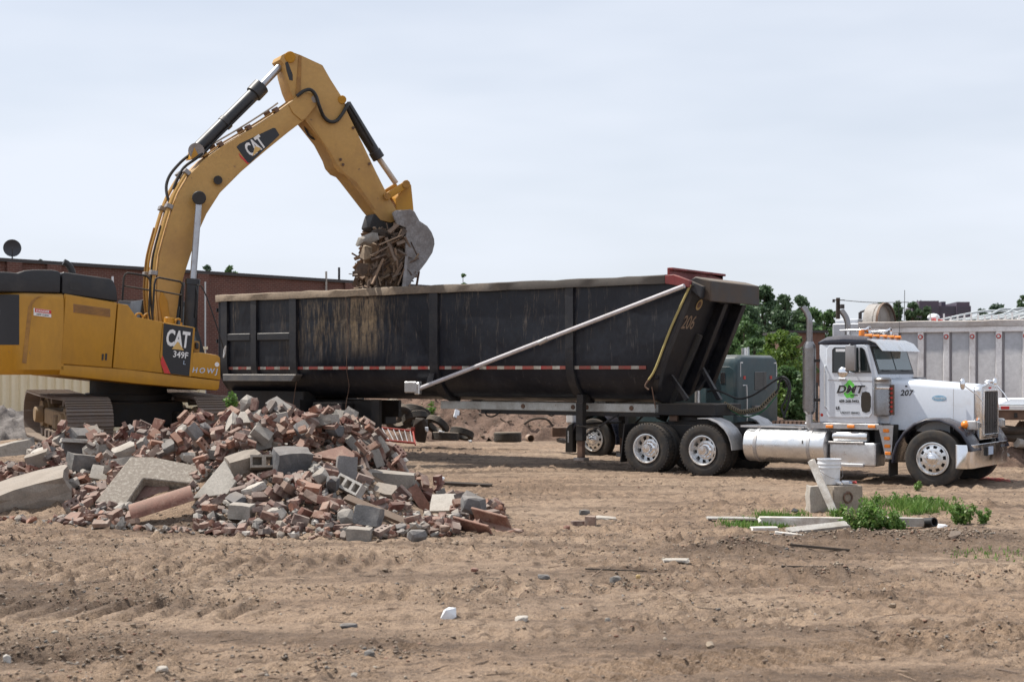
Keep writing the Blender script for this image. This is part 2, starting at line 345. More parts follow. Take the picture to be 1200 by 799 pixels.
# ------------------------------------------------------------------ mesh helpers
class MB:
    def __init__(s): s.v = []; s.f = []
    def add(s, vs, fs):
        o = len(s.v); s.v += [tuple(v) for v in vs]; s.f += [tuple(i + o for i in f) for f in fs]; return s
    def box(s, x0, x1, y0, y1, z0, z1, M=None):
        vs = [Vector((x, y, z)) for x in (x0, x1) for y in (y0, y1) for z in (z0, z1)]
        if M is not None: vs = [M @ v for v in vs]
        return s.add(vs, [(0, 1, 3, 2), (4, 6, 7, 5), (0, 4, 5, 1), (2, 3, 7, 6), (0, 2, 6, 4), (1, 5, 7, 3)])
    def prism(s, poly, lo, hi, axis='y'):
        n = len(poly)
        def mk(a, b, t): return {'y': (a, t, b), 'x': (t, a, b), 'z': (a, b, t)}[axis]
        vs = [mk(a, b, lo) for a, b in poly] + [mk(a, b, hi) for a, b in poly]
        fs = [tuple(range(n)), tuple(range(2 * n - 1, n - 1, -1))] + [(i, (i + 1) % n, n + (i + 1) % n, n + i) for i in range(n)]
        return s.add(vs, fs)
    def loft(s, rings, close=True, caps=True):
        n = len(rings[0]); vs = [v for r in rings for v in r]; fs = []
        for k in range(len(rings) - 1):
            for i in range(n if close else n - 1):
                j = (i + 1) % n
                fs.append((k * n + i, k * n + j, (k + 1) * n + j, (k + 1) * n + i))
        if caps: fs += [tuple(range(n)), tuple(range(len(rings) * n - 1, (len(rings) - 1) * n - 1, -1))]
        return s.add(vs, fs)
    def cyl(s, p0, p1, r0, r1=None, n=16, caps=True):
        p0 = Vector(p0); p1 = Vector(p1); r1 = r0 if r1 is None else r1
        d = (p1 - p0).normalized(); a = d.orthogonal().normalized(); b = d.cross(a)
        ring = lambda p, r: [p + a * (r * math.cos(2 * math.pi * i / n)) + b * (r * math.sin(2 * math.pi * i / n)) for i in range(n)]
        return s.loft([ring(p0, r0), ring(p1, r1)], True, caps)
    def tube(s, pts, r, n=8, smooth=4):
        P = [Vector(p) for p in pts]
        if smooth > 1 and len(P) > 2:
            Q = []
            for i in range(len(P) - 1):
                a, b, c, d = P[max(0, i - 1)], P[i], P[i + 1], P[min(len(P) - 1, i + 2)]
                for k in range(smooth):
                    t = k / smooth
                    Q.append(0.5 * ((2 * b) + (c - a) * t + (2 * a - 5 * b + 4 * c - d) * t * t + (3 * b - a - 3 * c + d) * t ** 3))
            P = Q + [P[-1]]
        rings = []; up = None
        for i, p in enumerate(P):
            d = (P[min(i + 1, len(P) - 1)] - P[max(i - 1, 0)]).normalized()
            a = d.orthogonal().normalized() if up is None else (up - d * up.dot(d)).normalized()
            up = a; b = d.cross(a)
            rings.append([p + a * (r * math.cos(2 * math.pi * k / n)) + b * (r * math.sin(2 * math.pi * k / n)) for k in range(n)])
        return s.loft(rings)
    def lathe(s, prof, o=(0, 0, 0), axis='y', n=32, closed=False):
        """prof: (radius, height along axis)"""
        rings = []
        for r, h in prof:
            ring = []
            for i in range(n):
                c, q = r * math.cos(2 * math.pi * i / n), r * math.sin(2 * math.pi * i / n)
                p = {'y': (c, h, q), 'x': (h, c, q), 'z': (c, q, h)}[axis]
                ring.append((p[0] + o[0], p[1] + o[1], p[2] + o[2]))
            rings.append(ring)
        if closed: rings.append(rings[0])
        return s.loft(rings, True, False)
    def ball(s, c, r, n=10, sq=(1, 1, 1)):
        prof = [(max(1e-4, r * math.sin(math.pi * i / n)), -r * math.cos(math.pi * i / n)) for i in range(n + 1)]
        o = len(s.v); s.lathe(prof, (0, 0, 0), 'z', n * 2)
        s.v[o:] = [(c[0] + v[0] * sq[0], c[1] + v[1] * sq[1], c[2] + v[2] * sq[2]) for v in s.v[o:]]
        return s
    def mesh(s, name, mat, bevel=0.0, seg=1, smooth=True, angle=35):
        bm = bmesh.new()
        vs = [bm.verts.new(v) for v in s.v]
        for f in s.f:
            try: bm.faces.new([vs[i] for i in f])
            except ValueError: pass
        if bevel: bmesh.ops.remove_doubles(bm, verts=bm.verts, dist=1e-5)
        bmesh.ops.recalc_face_normals(bm, faces=bm.faces)
        if bevel:
            ed = [e for e in bm.edges if len(e.link_faces) == 2 and e.calc_face_angle(0) > R(30)]
            bmesh.ops.bevel(bm, geom=ed, offset=bevel, segments=seg, profile=0.6, affect='EDGES', clamp_overlap=True)
        me = bpy.data.meshes.new(name); bm.to_mesh(me); bm.free()
        me.materials.append(mat)
        if smooth:
            me.polygons.foreach_set('use_smooth', [True] * len(me.polygons))
            me.set_sharp_from_angle(angle=R(angle))
        return me
    def build(s, name, mat, parent=None, bevel=0.0, seg=1, smooth=True, label=None, angle=35):
        return put(name, s.mesh(name, mat, bevel, seg, smooth, angle), parent, label)

def put(name, me, parent=None, label=None, loc=None, rot=None):
    o = bpy.data.objects.new(name, me); C.objects.link(o)
    if parent is not None: o.parent = parent
    if label: o['label'] = label
    if loc is not None: o.location = loc
    if rot is not None: o.rotation_euler = rot
    return o
def tag(o, label, cat, group=None, kind=None):
    if label: o['label'] = label
    if cat: o['category'] = cat
    if group: o['group'] = group
    if kind: o['kind'] = kind
    return o
def thing(name, label, cat, loc=(0, 0, 0), rz=0.0, group=None):
    o = bpy.data.objects.new(name, None); C.objects.link(o)
    o.empty_display_size = 0.2
    o.location = loc; o.rotation_euler = (0, 0, rz)
    return tag(o, label, cat, group)
def np_mesh(name, V, Fq, mat, smooth=False):
    me = bpy.data.meshes.new(name)
    V = np.asarray(V, dtype=np.float32); Fq = np.asarray(Fq, dtype=np.int32)
    k = Fq.shape[1]
    me.vertices.add(len(V)); me.vertices.foreach_set('co', V.ravel())
    me.loops.add(Fq.size); me.loops.foreach_set('vertex_index', Fq.ravel())
    me.polygons.add(len(Fq)); me.polygons.foreach_set('loop_start', np.arange(0, Fq.size, k, dtype=np.int32))
    me.polygons.foreach_set('loop_total', np.full(len(Fq), k, dtype=np.int32))
    if smooth: me.polygons.foreach_set('use_smooth', np.ones(len(Fq), dtype=bool))
    me.update(calc_edges=True); me.validate()
    me.materials.append(mat)
    return me
def text(name, s, size, mat, parent, M, bold=0.0, shear=0.0, spacing=1.0, align='CENTER', sx=1.0):
    """Lettering as a thin mesh; M maps text x, y, facing to the parent's space."""
    cu = bpy.data.curves.new(name, 'FONT'); cu.body = s; cu.size = size
    cu.offset = bold * size; cu.shear = shear; cu.space_character = spacing
    cu.align_x = align; cu.align_y = 'CENTER'; cu.extrude = 0.0015; cu.resolution_u = 3
    o = bpy.data.objects.new(name, cu); C.objects.link(o)
    bpy.context.view_layer.update()
    me = bpy.data.meshes.new_from_object(o.evaluated_get(bpy.context.evaluated_depsgraph_get()))
    bpy.data.objects.remove(o); bpy.data.curves.remove(cu)
    me.transform(M @ Matrix.Diagonal((sx, 1, 1, 1)))
    me.materials.clear(); me.materials.append(mat); me.name = name
    return put(name, me, parent)
def side_M(x, y, z, tilt=0.0):        # text read along +x, facing -y
    return Matrix.Translation((x, y, z)) @ Matrix.Rotation(tilt, 4, 'Y') @ Matrix.Rotation(R(90), 4, 'X')

class Frame:
    """A thing's own axes on the ground: x forward, y left, z up, and where a sight line of the photo meets its plane y = const."""
    def __init__(s, ox, oy, th, bz=0.0): s.ox, s.oy, s.th, s.bz = ox, oy, th, bz; s.c, s.s = math.cos(th), math.sin(th)
    def p(s, px, py, yl):
        k = (px - 600) / F_PX
        x = (k * (s.oy + yl * s.c) - s.ox - yl * s.s) / (s.c + k * s.s)
        Y = s.oy - x * s.s + yl * s.c
        return (x, CAM_H + (Y_HOR - py) * Y / F_PX - s.bz)
    def poly(s, pts, yl): return [s.p(a, b, yl) for a, b in pts]
    def p3(s, px, py, yl): x, z = s.p(px, py, yl); return (x, yl, z)
    def thing(s, name, label, cat, group=None): return thing(name, label, cat, (s.ox, s.oy, s.bz), -s.th, group)
    def world(s, x, y): return (s.ox + x * s.c + y * s.s, s.oy - x * s.s + y * s.c)
def spot(px, py, z=0.0):
    """Ground point seen at a photo pixel, at height z."""
    Y = (CAM_H - z) * F_PX / (py - Y_HOR)
    return ((px - 600) / F_PX * Y, Y)

# ------------------------------------------------------------------ the ground
_MX = [-14, -10, -8.5, -7.6, -6.3, -5.1, -3.8, -2.7, -2.0, -1.55, -1.1, -0.5, 0.1]
_MZ = [0.75, 1.05, 1.10, 1.12, 1.16, 1.34, 1.58, 1.48, 1.04, 0.70, 0.42, 0.22, 0.0]
_MR = [27, 26, 26, 26, 25, 23, 22.3, 22.2, 22, 21.5, 21, 20, 19.5]
_MT = [21, 20.5, 20.2, 20, 19.3, 18.7, 18.1, 17.8, 17.75, 17.9, 18.1, 18.3, 18.6]
PAD = (-8.7, 31.9)
def mound(x, y, less=0.55):
    zr = np.maximum(0, np.interp(x, _MX, _MZ) - less); yr = np.interp(x, _MX, _MR); yt = np.interp(x, _MX, _MT)
    t = np.clip((y - yt) / (yr - yt), 0, 1) ** 0.85
    front = t * t * (3 - 2 * t)
    back = 1 - sstep(0.4, 3.4, y - yr)
    return zr * np.where(y < yr, front, back)
def pad(x, y):
    return 0.5 * (1 - sstep(3.3, 4.7, np.hypot(x - PAD[0], y - PAD[1])))
def lane(x, y, a, b, half, period, depth, skew=0.0):
    dx, dy = b[0] - a[0], b[1] - a[1]; L = math.hypot(dx, dy); ux, uy = dx / L, dy / L
    u = (x - a[0]) * ux + (y - a[1]) * uy; v = -(x - a[0]) * uy + (y - a[1]) * ux
    w = (1 - sstep(half * 0.8, half * 1.1, np.abs(v))) * sstep(-0.5, 0.3, u) * (1 - sstep(L - 0.3, L + 0.5, u))
    n = 0.5 + 1.0 * vnoise(x * 1.7 + 9, y * 1.7)
    lug = sstep(-0.25, 0.35, np.sin(2 * np.pi * (u + skew * v + 0.06 * fbm(x * 3, y * 3, 2)) / period))
    return w * (-0.5 * depth + (lug ** 2 - 0.4) * depth * np.clip(n, 0.45, 1.3)) + depth * 0.7 * np.exp(-((np.abs(v) - half * 1.15) / (half * 0.16)) ** 2) * w.clip(0.0) * 0
def ground_z(x, y):
    near = 1 - sstep(26, 60, y)
    patch = sstep(-0.12, 0.14, fbm(x * 0.55 + 3, y * 0.8 + 1, 3))
    z = 0.07 * fbm(x * 0.5, y * 0.5, 3) + 0.040 * fbm(x * 1.6 + 5, y * 1.9, 4, 0.6) * (0.5 + patch)
    rg = 1 - 2 * np.abs(fbm(x * 5.0 + 2, y * 5.5 + 7, 4, 0.62))
    z = z + near * (0.045 + 0.085 * patch) * (rg - 0.75)
    cl = vnoise(x * 13.0, y * 13.0) * vnoise(x * 7 + 3.3, y * 7 + 1.7)
    z = z + near * 0.13 * np.clip(cl - 0.38, 0, 1) * (0.5 + 0.9 * patch)
    z = z + lane(x, y, spot(-60, 672), spot(510, 658), 0.75, 0.30, 0.052, -0.30)
    z = z + lane(x, y, spot(-60, 716), spot(300, 708), 0.50, 0.30, 0.060, -0.35)
    z = z + lane(x, y, spot(540, 690), spot(1260, 668), 0.45, 0.30, 0.045, -0.25)
    z = z + lane(x, y, spot(640, 790), spot(1260, 738), 0.30, 0.19, 0.065, 0.3)
    z = z + lane(x, y, spot(560, 745), spot(1260, 700), 0.28, 0.19, 0.030, -0.3)
    z = z + lane(x, y, spot(560, 575), spot(1300, 600), 0.35, 0.30, 0.030, 0.2)
    z = z - 0.05 * np.exp(-((y - 12.2 - 0.05 * x) / 0.10) ** 2) * sstep(-4, -2, x) * (1 - sstep(5, 7, x))
    def heap(cx, cy, rx, ry, h):
        q = ((x - cx) / rx) ** 2 + ((y - cy) / ry) ** 2
        return h * np.exp(-q) * (0.6 + 1.1 * (fbm(x * 2.6, y * 2.6, 4, 0.65) + 0.5))
    z = z + heap(*spot(1010, 635), 1.5, 0.45, 0.10) + heap(*spot(870, 648), 0.5, 0.3, 0.11) + heap(*spot(1140, 628), 0.9, 0.5, 0.10)
    z = z + heap(*spot(975, 672), 0.5, 0.25, 0.07) + heap(*spot(880, 555), 1.6, 0.5, 0.07) + heap(*spot(860, 580), 1.0, 0.3, 0.07)
    z = z + heap(*spot(60, 765), 0.35, 0.22, -0.14) + heap(*spot(110, 770), 0.30, 0.12, -0.10) + heap(*spot(20, 650), 0.8, 0.5, 0.07)
    return z + mound(x, y) + np.maximum(0, pad(x, y) - mound(x, y))

def make_ground():
    def grow(a, st, k, lim):
        out = []; x = a
        while abs(x) < lim: st *= k; x += st; out.append(x)
        return out
    xs = np.arange(-10.5, 15.0, 0.036)
    xs = np.concatenate([np.array(grow(xs[0], -0.05, 1.14, 3200))[::-1], xs, np.array(grow(xs[-1], 0.05, 1.14, 3200))])
    ys = [7.0]
    while ys[-1] < 46: ys.append(ys[-1] + 0.034 * (ys[-1] / 10) ** 1.7)
    ys = np.array(grow(7.0, -0.05, 1.25, 400)[::-1] + ys + grow(ys[-1], 0.5, 1.16, 4500))
    X, Y = np.meshgrid(xs, ys)
    far = np.clip(np.hypot(X, Y - 20) / 80, 0, 1)
    Z = ground_z(X, Y) * (1 - sstep(0.6, 1.0, far))
    nx, ny = len(xs), len(ys)
    i = np.arange(nx * ny).reshape(ny, nx)
    q = np.stack([i[:-1, :-1], i[:-1, 1:], i[1:, 1:], i[1:, :-1]], -1).reshape(-1, 4)
    o = put('ground', np_mesh('ground', np.stack([X, Y, Z], -1).reshape(-1, 3), q, SOIL, True))
    tag(o, None, None, kind='structure')
make_ground()

def dirt_mound(name, pts, mat, seed, step=0.10):
    """Heap of fill: a ridge through pts (x, y, height, half width)."""
    P = np.array(pts, float)
    x0, x1 = P[:, 0].min() - P[:, 3].max(), P[:, 0].max() + P[:, 3].max()
    y0, y1 = P[:, 1].min() - P[:, 3].max(), P[:, 1].max() + P[:, 3].max()
    X, Y = np.meshgrid(np.arange(x0, x1, step), np.arange(y0, y1, step))
    Z = np.full(X.shape, -9.0)
    for a, b in zip(P[:-1], P[1:]):
        for t in np.linspace(0, 1, 14):
            c = a + (b - a) * t
            d = np.hypot(X - c[0], Y - c[1]) / c[3]
            Z = np.maximum(Z, c[2] * (1 - d ** 1.3))
    Z = Z + 0.55 * fbm(X * 0.9 + seed, Y * 0.9, 4, 0.6) + 0.50 * fbm(X * 3.1 + seed, Y * 3.1, 4, 0.7) + 0.30 * np.clip(vnoise(X * 5 + seed, Y * 5) - 0.5, 0, 1)
    Z = np.where(Z < -0.3, -0.3, Z)
    ny, nx = X.shape
    i = np.arange(nx * ny).reshape(ny, nx)
    q = np.stack([i[:-1, :-1], i[:-1, 1:], i[1:, 1:], i[1:, :-1]], -1).reshape(-1, 4)
    o = put(name, np_mesh(name, np.stack([X, Y, Z], -1).reshape(-1, 3), q, mat, True))
    tag(o, None, None, kind='structure')
    return lambda x, y: float(Z[min(ny - 1, max(0, int((y - y0) / step))), min(nx - 1, max(0, int((x - x0) / step)))])
berm_z = dirt_mound('dirt_mound', [(-8, 47.5, 1.6, 3.4), (-3, 46.5, 1.75, 3.5), (0.5, 46, 1.7, 3.4), (3.5, 46, 1.5, 3.2), (7, 47, 1.2, 3.0)], SOIL_R, 1.0)
heap_z = dirt_mound('dirt_mound', [(11.6, 33.0, 0.75, 1.9), (13.0, 33.3, 1.15, 2.4), (15.5, 34, 1.5, 2.8)], SOIL_R, 4.0, 0.08)
dirt_mound('dirt_mound', [(9.5, 52, 1.2, 3.5), (14, 55, 1.6, 4)], SOIL_R, 8.0, 0.15)
dirt_mound('gravel_heap', [(-16.0, 35.5, 1.1, 2.6), (-13.0, 36.5, 1.15, 2.4), (-11.9, 37.0, 0.8, 1.8)], SOIL_G, 6.0, 0.08)

# ------------------------------------------------------------------ far things: buildings, trees, poles
def brick_building():
    ax, ay, bx, by = -17.45, 48.0, -6.73, 60.0
    dx, dy = bx - ax, by - ay; L = math.hypot(dx, dy)
    root = thing('brick_building', 'long low red brick building with a dark coping behind the excavator', 'building', (ax, ay, 0), math.atan2(dy, dx))
    t = NT('far_brickwork'); v = t.coord()
    rot = t.new('ShaderNodeMapping'); rot.inputs['Rotation'].default_value = (R(90), 0, 0); t.l.new(v, rot.inputs[0])
    b = t.new('ShaderNodeTexBrick'); t.l.new(rot.outputs[0], b.inputs[0])
    b.inputs['Color1'].default_value = (0.125, 0.048, 0.036, 1); b.inputs['Color2'].default_value = (0.095, 0.038, 0.030, 1)
    b.inputs['Mortar'].default_value = (0.17, 0.12, 0.10, 1); b.inputs['Scale'].default_value = 1.0
    b.inputs['Brick Width'].default_value = 0.22; b.inputs['Row Height'].default_value = 0.075; b.inputs['Mortar Size'].default_value = 0.008
    n = t.noise(v, 0.7, 5, 0.6)
    fbrick = t.fin(t.mix(0.7, b.outputs[0], t.ramp(n, [(0.3, 0.7), (0.7, 1.25)]), 'MULTIPLY'), 0.9)
    H = 5.86
    m = MB()
    a, e, cut = -9.0, L + 14, [(-2.8, -1.3, 3.3, 4.6), (2.3, 3.9, 3.5, 4.75), (4.6, 6.2, 3.5, 4.75), (11.1, 13.6, 3.9, 4.9), (20, 22.5, 3.6, 4.8)]
    x = a
    for (c0, c1, z0, z1) in cut:
        m.box(x, c0, 0, 9, 0, H); m.box(c0, c1, 0, 9, 0, z0); m.box(c0, c1, 0, 9, z1, H); x = c1
    m.box(x, e, 0, 9, 0, H)
    m.build('wall', fbrick, root)
    for (c0, c1, z0, z1) in cut:
        w = MB().box(c0 + .05, c1 - .05, 0.14, 0.2, z0 + .05, z1 - .05).build('window', flat('pale_window_pane', (0.12, 0.14, 0.17), 0.2), root)
        f = MB()
        for q in (c0, (c0 + c1) / 2 - .04, c1 - .08): f.box(q, q + .08, 0.06, 0.138, z0, z1)
        f.box(c0, c1, 0.06, 0.135, z0, z0 + .08); f.box(c0, c1, 0.06, 0.135, z1 - .08, z1)
        f.build('frame', flat('window_frame_paint', (0.22, 0.22, 0.23), 0.5), w)
    MB().box(a - .1, e + .1, -0.12, 9.1, H, H + 0.12).build('coping', COPING, root)
    for q in (-5.5, 0.2, 1.7, 8.0, 15.5): MB().box(q, q + .55, -0.12, -0.002, 0, H - .002).build('pilaster', fbrick, root)
    for q, c in ((4.3, PVC), (8.35, PVC_G), (14.45, WOOD_G)):
        MB().cyl((q, -0.1, 0), (q, -0.1, H + 0.42 if q > 10 else H - 0.3), 0.045, n=10).build('downpipe', c, root)
    MB().cyl((16.3, 1.2, H + .2), (16.3, 1.2, H + 0.75), 0.05, n=8).build('vent_pipe', COPING, root)
    # siding wall in front
    root2 = thing('metal_siding_wall', 'cream ribbed metal wall behind the excavator tracks', 'wall', (ax + 0.7, ay - 0.75, 0), math.atan2(dy, dx))
    pts = []; q = -9.0; k = 0
    while q < 7.75:
        d = 0.0 if k % 2 else -0.08
        pts += [(q, d), (q + 0.13, d)]; q += 0.165; k += 1
    poly = [(x_, y_) for x_, y_ in pts] + [(pts[-1][0], 0.06), (pts[0][0], 0.06)]
    MB().prism(poly, 0, 2.95, 'z').build('panel', CREAM, root2, smooth=False)
    MB().box(-9, pts[-1][0] + .05, -0.09, 0.09, 2.95, 3.05).build('cap_trim', CREAM, root2)
    MB().box(-4.05, -3.95, -0.075, -0.05, 0, 2.94).build('joint_strip', RUST, root2)
    # dish
    d = thing('satellite_dish', 'dark round dish on a short pole above the brick roof', 'dish', (-17.25, 48.6, 5.95), R(20))
    prof = [(0.001, 0.10), (0.10, 0.09), (0.20, 0.06), (0.30, 0.0), (0.30, 0.02), (0.20, 0.085), (0.10, 0.115), (0.001, 0.125)]
    o = MB().lathe([(r, h) for r, h in prof], (0, 0, 0.42), 'y', 24).build('reflector', flat('dark_grey_dish', (0.045, 0.047, 0.055), 0.6), d)
    MB().cyl((0, 0.14, -0.1), (0, 0.14, 0.42), 0.022, n=8).build('pole', COPING, d)
    MB().tube([(0, 0.1, 0.2), (0, -0.15, 0.2), (0, -0.28, 0.4)], 0.012).build('feed_arm', COPING, d)
brick_building()

def leaf_cloud(blobs, n, size, seed, squash=0.8):
    """Leaf quads scattered in the shells of many small clumps."""
    g = np.random.default_rng(seed)
    B = np.array(blobs); k = len(B)
    idx = g.integers(0, k, n)
    d = g.normal(size=(n, 3)); d /= np.linalg.norm(d, axis=1)[:, None]
    r = g.random(n) ** 0.5 * (1 + 0.35 * g.random(n) ** 3)
    P = B[idx, :3] + d * r[:, None] * B[idx, 3:4] * np.array([1, 1, squash])
    u = g.normal(size=(n, 3)); u /= np.linalg.norm(u, axis=1)[:, None]
    w = np.cross(u, g.normal(size=(n, 3))); w /= np.linalg.norm(w, axis=1)[:, None]
    s = size * (0.6 + 0.8 * g.random(n))[:, None]
    V = np.stack([P - u * s, P + w * s * 0.55, P + u * s, P - w * s * 0.55], 1).reshape(-1, 3)
    F = np.arange(n * 4).reshape(n, 4)
    return V, F
def tree_blobs(h, w, seed, kind='round', base=0.12):
    g = random.Random(seed); out = []
    for i in range(int(64 if kind == 'round' else 80)):
        t = g.random()
        z = h * (base + (1 - base) * t)
        if kind == 'round': rad = w * 0.5 * math.sqrt(max(0.02, 1 - (2 * t - 0.9) ** 2 * 0.85))
        else: rad = w * 0.5 * (1.02 - t) ** 0.7
        a = g.random() * 6.283; q = rad * (0.35 + 0.65 * g.random() ** 0.5)
        br = w * (0.11 + 0.13 * g.random()) * (1.2 - 0.6 * t)
        out.append((q * math.cos(a), q * math.sin(a), min(z, h - br * 0.6), br))
    return out
def tree(name, label, x, y, h, w, mat, n, size, seed, group, kind='round', base=0.12):
    root = thing(name, label, 'tree', (x, y, 0), random.Random(seed).random() * 6, group)
    bl = tree_blobs(h, w, seed, kind, base)
    V, Fq = leaf_cloud(bl, int(n * 2.6), size, seed, 0.85)
    put('crown', np_mesh('crown', V, Fq, mat), root)
    m = MB(); tr = 0.035 * h * 0.6
    m.tube([(0, 0, -0.2), (0.05 * w * 0.3, 0, h * 0.3), (0, 0.03, h * 0.62), (0, 0, h * 0.85)], tr, 7, 2)
    o0 = len(m.v); H = h * 0.85
    m.v = [(a * (1.1 - 0.8 * min(1, max(0, c / H))), b * (1.1 - 0.8 * min(1, max(0, c / H))), c) for a, b, c in m.v]
    for b in bl[::5]: m.cyl((0, 0, b[2] * 0.7), (b[0] * 0.9, b[1] * 0.9, b[2]), tr * 0.35, tr * 0.1, 5)
    m.build('trunk', BARK, root)
    return root
def px_tree(px, ytop, Y, wpx, mat, label, seed, group, kind='round', n=4200, name='tree', base=0.1):
    h = CAM_H + (Y_HOR - ytop) * Y / F_PX; w = wpx * Y / F_PX
    return tree(name, label, (px - 600) / F_PX * Y, Y, h, w, mat, n, max(0.08, 2.1 * Y / F_PX), seed, group, kind, base)
px_tree(862, 352, 92, 62, LEAF_D, 'dark green tree just right of the black trailer nose', 21, 'trees behind the trucks')
px_tree(893, 336, 95, 52, LEAF_D, 'tallest dark tree with a narrow round top behind the teal cab', 22, 'trees behind the trucks', n=5000)
px_tree(918, 347, 88, 46, LEAF_D, 'dark spiky tree right of the tallest tree', 23, 'trees behind the trucks', 'cone', n=4200)
px_tree(938, 347, 90, 44, LEAF_D, 'dark pointed tree behind the exhaust stack', 24, 'trees behind the trucks', 'cone', n=4000)
px_tree(966, 357, 100, 34, LEAF_M, 'mid green round tree left of the utility pole', 25, 'trees behind the trucks', n=3000)
px_tree(958, 378, 92, 40, LEAF_D, 'low dark tree behind the white cab roof', 29, 'trees behind the trucks', n=2500)
px_tree(914, 388, 70, 58, LEAF_Y, 'bright yellow green bushy tree between the teal cab and the exhaust stack', 26, 'trees behind the trucks', n=5200, base=0.0)
px_tree(884, 398, 76, 50, LEAF_M, 'low mid green tree directly behind the teal cab', 27, 'trees behind the trucks', n=3600, base=0.0)
px_tree(948, 362, 84, 46, LEAF_M, 'mid green tree right behind the exhaust stack of the white cab', 30, 'trees behind the trucks', n=3400, base=0.0)
px_tree(872, 372, 84, 50, LEAF_M, 'mid green tree low between the trailer nose and the teal cab', 31, 'trees behind the trucks', n=3400, base=0.0)
px_tree(906, 362, 99, 50, LEAF_D, 'dark tree filling the gap between the tallest and the spiky tree', 32, 'trees behind the trucks', n=3400, base=0.0)
px_tree(930, 392, 78, 44, LEAF_M, 'low green tree directly left of the exhaust stack', 33, 'trees behind the trucks', n=3000, base=0.0)
px_tree(921, 430, 49, 46, LEAF_M, 'low green bush on the ground between the teal cab and the exhaust stack', 34, None, n=2200, name='bush', base=0.0)
px_tree(906, 446, 48, 30, LEAF_Y, 'small yellow green bush at the rear corner of the teal cab', 35, None, n=900, name='bush', base=0.0)
px_tree(840, 362, 96, 60, LEAF_D, 'dark tree mostly hidden by the black trailer nose', 28, 'trees behind the trucks', n=3000)
for i, (px, yt, wp) in enumerate([(1034, 356, 34), (1052, 353, 26), (1070, 355, 30), (1086, 360, 26)]):
    px_tree(px, yt, 120, wp, LEAF_D, ['dark tree nearest the arched trailer end, in the row above the grey trailer', 'taller dark pointed tree in the row above the grey trailer', 'dark spiky tree third along the row above the grey trailer', 'lowest dark tree at the right end of the row above the grey trailer'][i], 40 + i, 'row of dark trees above the grey trailer', 'cone' if i % 2 else 'round', n=2400)
px_tree(1165, 358, 130, 46, LEAF_F, 'low pale tree over the grey trailer at right', 51, None, n=2200)
px_tree(1199, 347, 125, 22, LEAF_D, 'dark tree top at the right edge above the grey trailer', 52, None, n=1800)
px_tree(1150, 363, 140, 30, LEAF_F, 'small hazy tree top left of the low pale tree', 53, None, n=1200)
px_tree(46, 300, 110, 18, LEAF_F, 'small round tree top above the brick roof at far left', 54, None, n=900)
px_tree(243, 312, 120, 24, LEAF_F, 'pale tree top above the brick roof by the boom cylinder rod', 55, None, n=1000)
px_tree(272, 310, 115, 26, LEAF_M, 'green tree top above the brick roof right of the boom', 56, None, n=1400)
px_tree(22, 306, 140, 8, LEAF_F, 'tiny tree top above the brick roof near the dish', 57, None, n=300)
px_tree(543, 321, 110, 17, LEAF_M, 'small spiky tree top above the trailer rim right of the bucket', 58, None, 'cone', n=700)

def far_building():
    Y = 420.0; k = Y / F_PX
    X = lambda px: (px - 600) * k
    Z = lambda py: CAM_H + (Y_HOR - py) * k
    t = NT('haze_tinted_far_brick'); v = t.coord()
    n = t.noise(v, 0.25, 4)
    fm = t.fin(t.ramp(n, [(0.3, (0.068, 0.058, 0.085)), (0.7, (0.092, 0.078, 0.110))]), 0.9)  # purple tint puts the distance haze into the wall colour
    root = thing('office_building', 'dark haze tinted purple block building on the horizon above the grey trailer', 'building', (X(1106), Y, 0), R(-6))
    L = lambda a: X(a) - X(1106)
    w = MB().box(L(1074), L(1137), 0, 18, 0, Z(358.5)).build('main_block', fm, root)
    MB().box(L(1077.5), L(1100), -0.6, 16, 0, Z(352.5)).build('tower_block', fm, root)
    MB().box(L(1120), L(1135), -0.7, 16, 0, Z(354)).build('tower_block', fm, root)
    MB().box(L(1105.5), L(1110.5), 3, 12, 0, Z(352.8)).build('roof_plant', fm, root)
    gm = flat('far_window_glass', (0.05, 0.055, 0.075), 0.3)
    for j, zz in enumerate((361.5, 364.5, 367.5)):
        MB().box(L(1079), L(1099), -0.72, -0.61, Z(zz), Z(zz - 1.2)).build('window_band', gm, root)
        MB().box(L(1121), L(1134), -0.82, -0.71, Z(zz), Z(zz - 1.2)).build('window_band', gm, root)
        MB().box(L(1101), L(1119), -0.12, -0.01, Z(zz), Z(zz - 1.2)).build('window_band', gm, root)
    for a in (1082.5, 1078.5): MB().box(L(a), L(a + 0.8), 4, 5, Z(352.6), Z(350.8)).build('chimney', fm, root)
far_building()

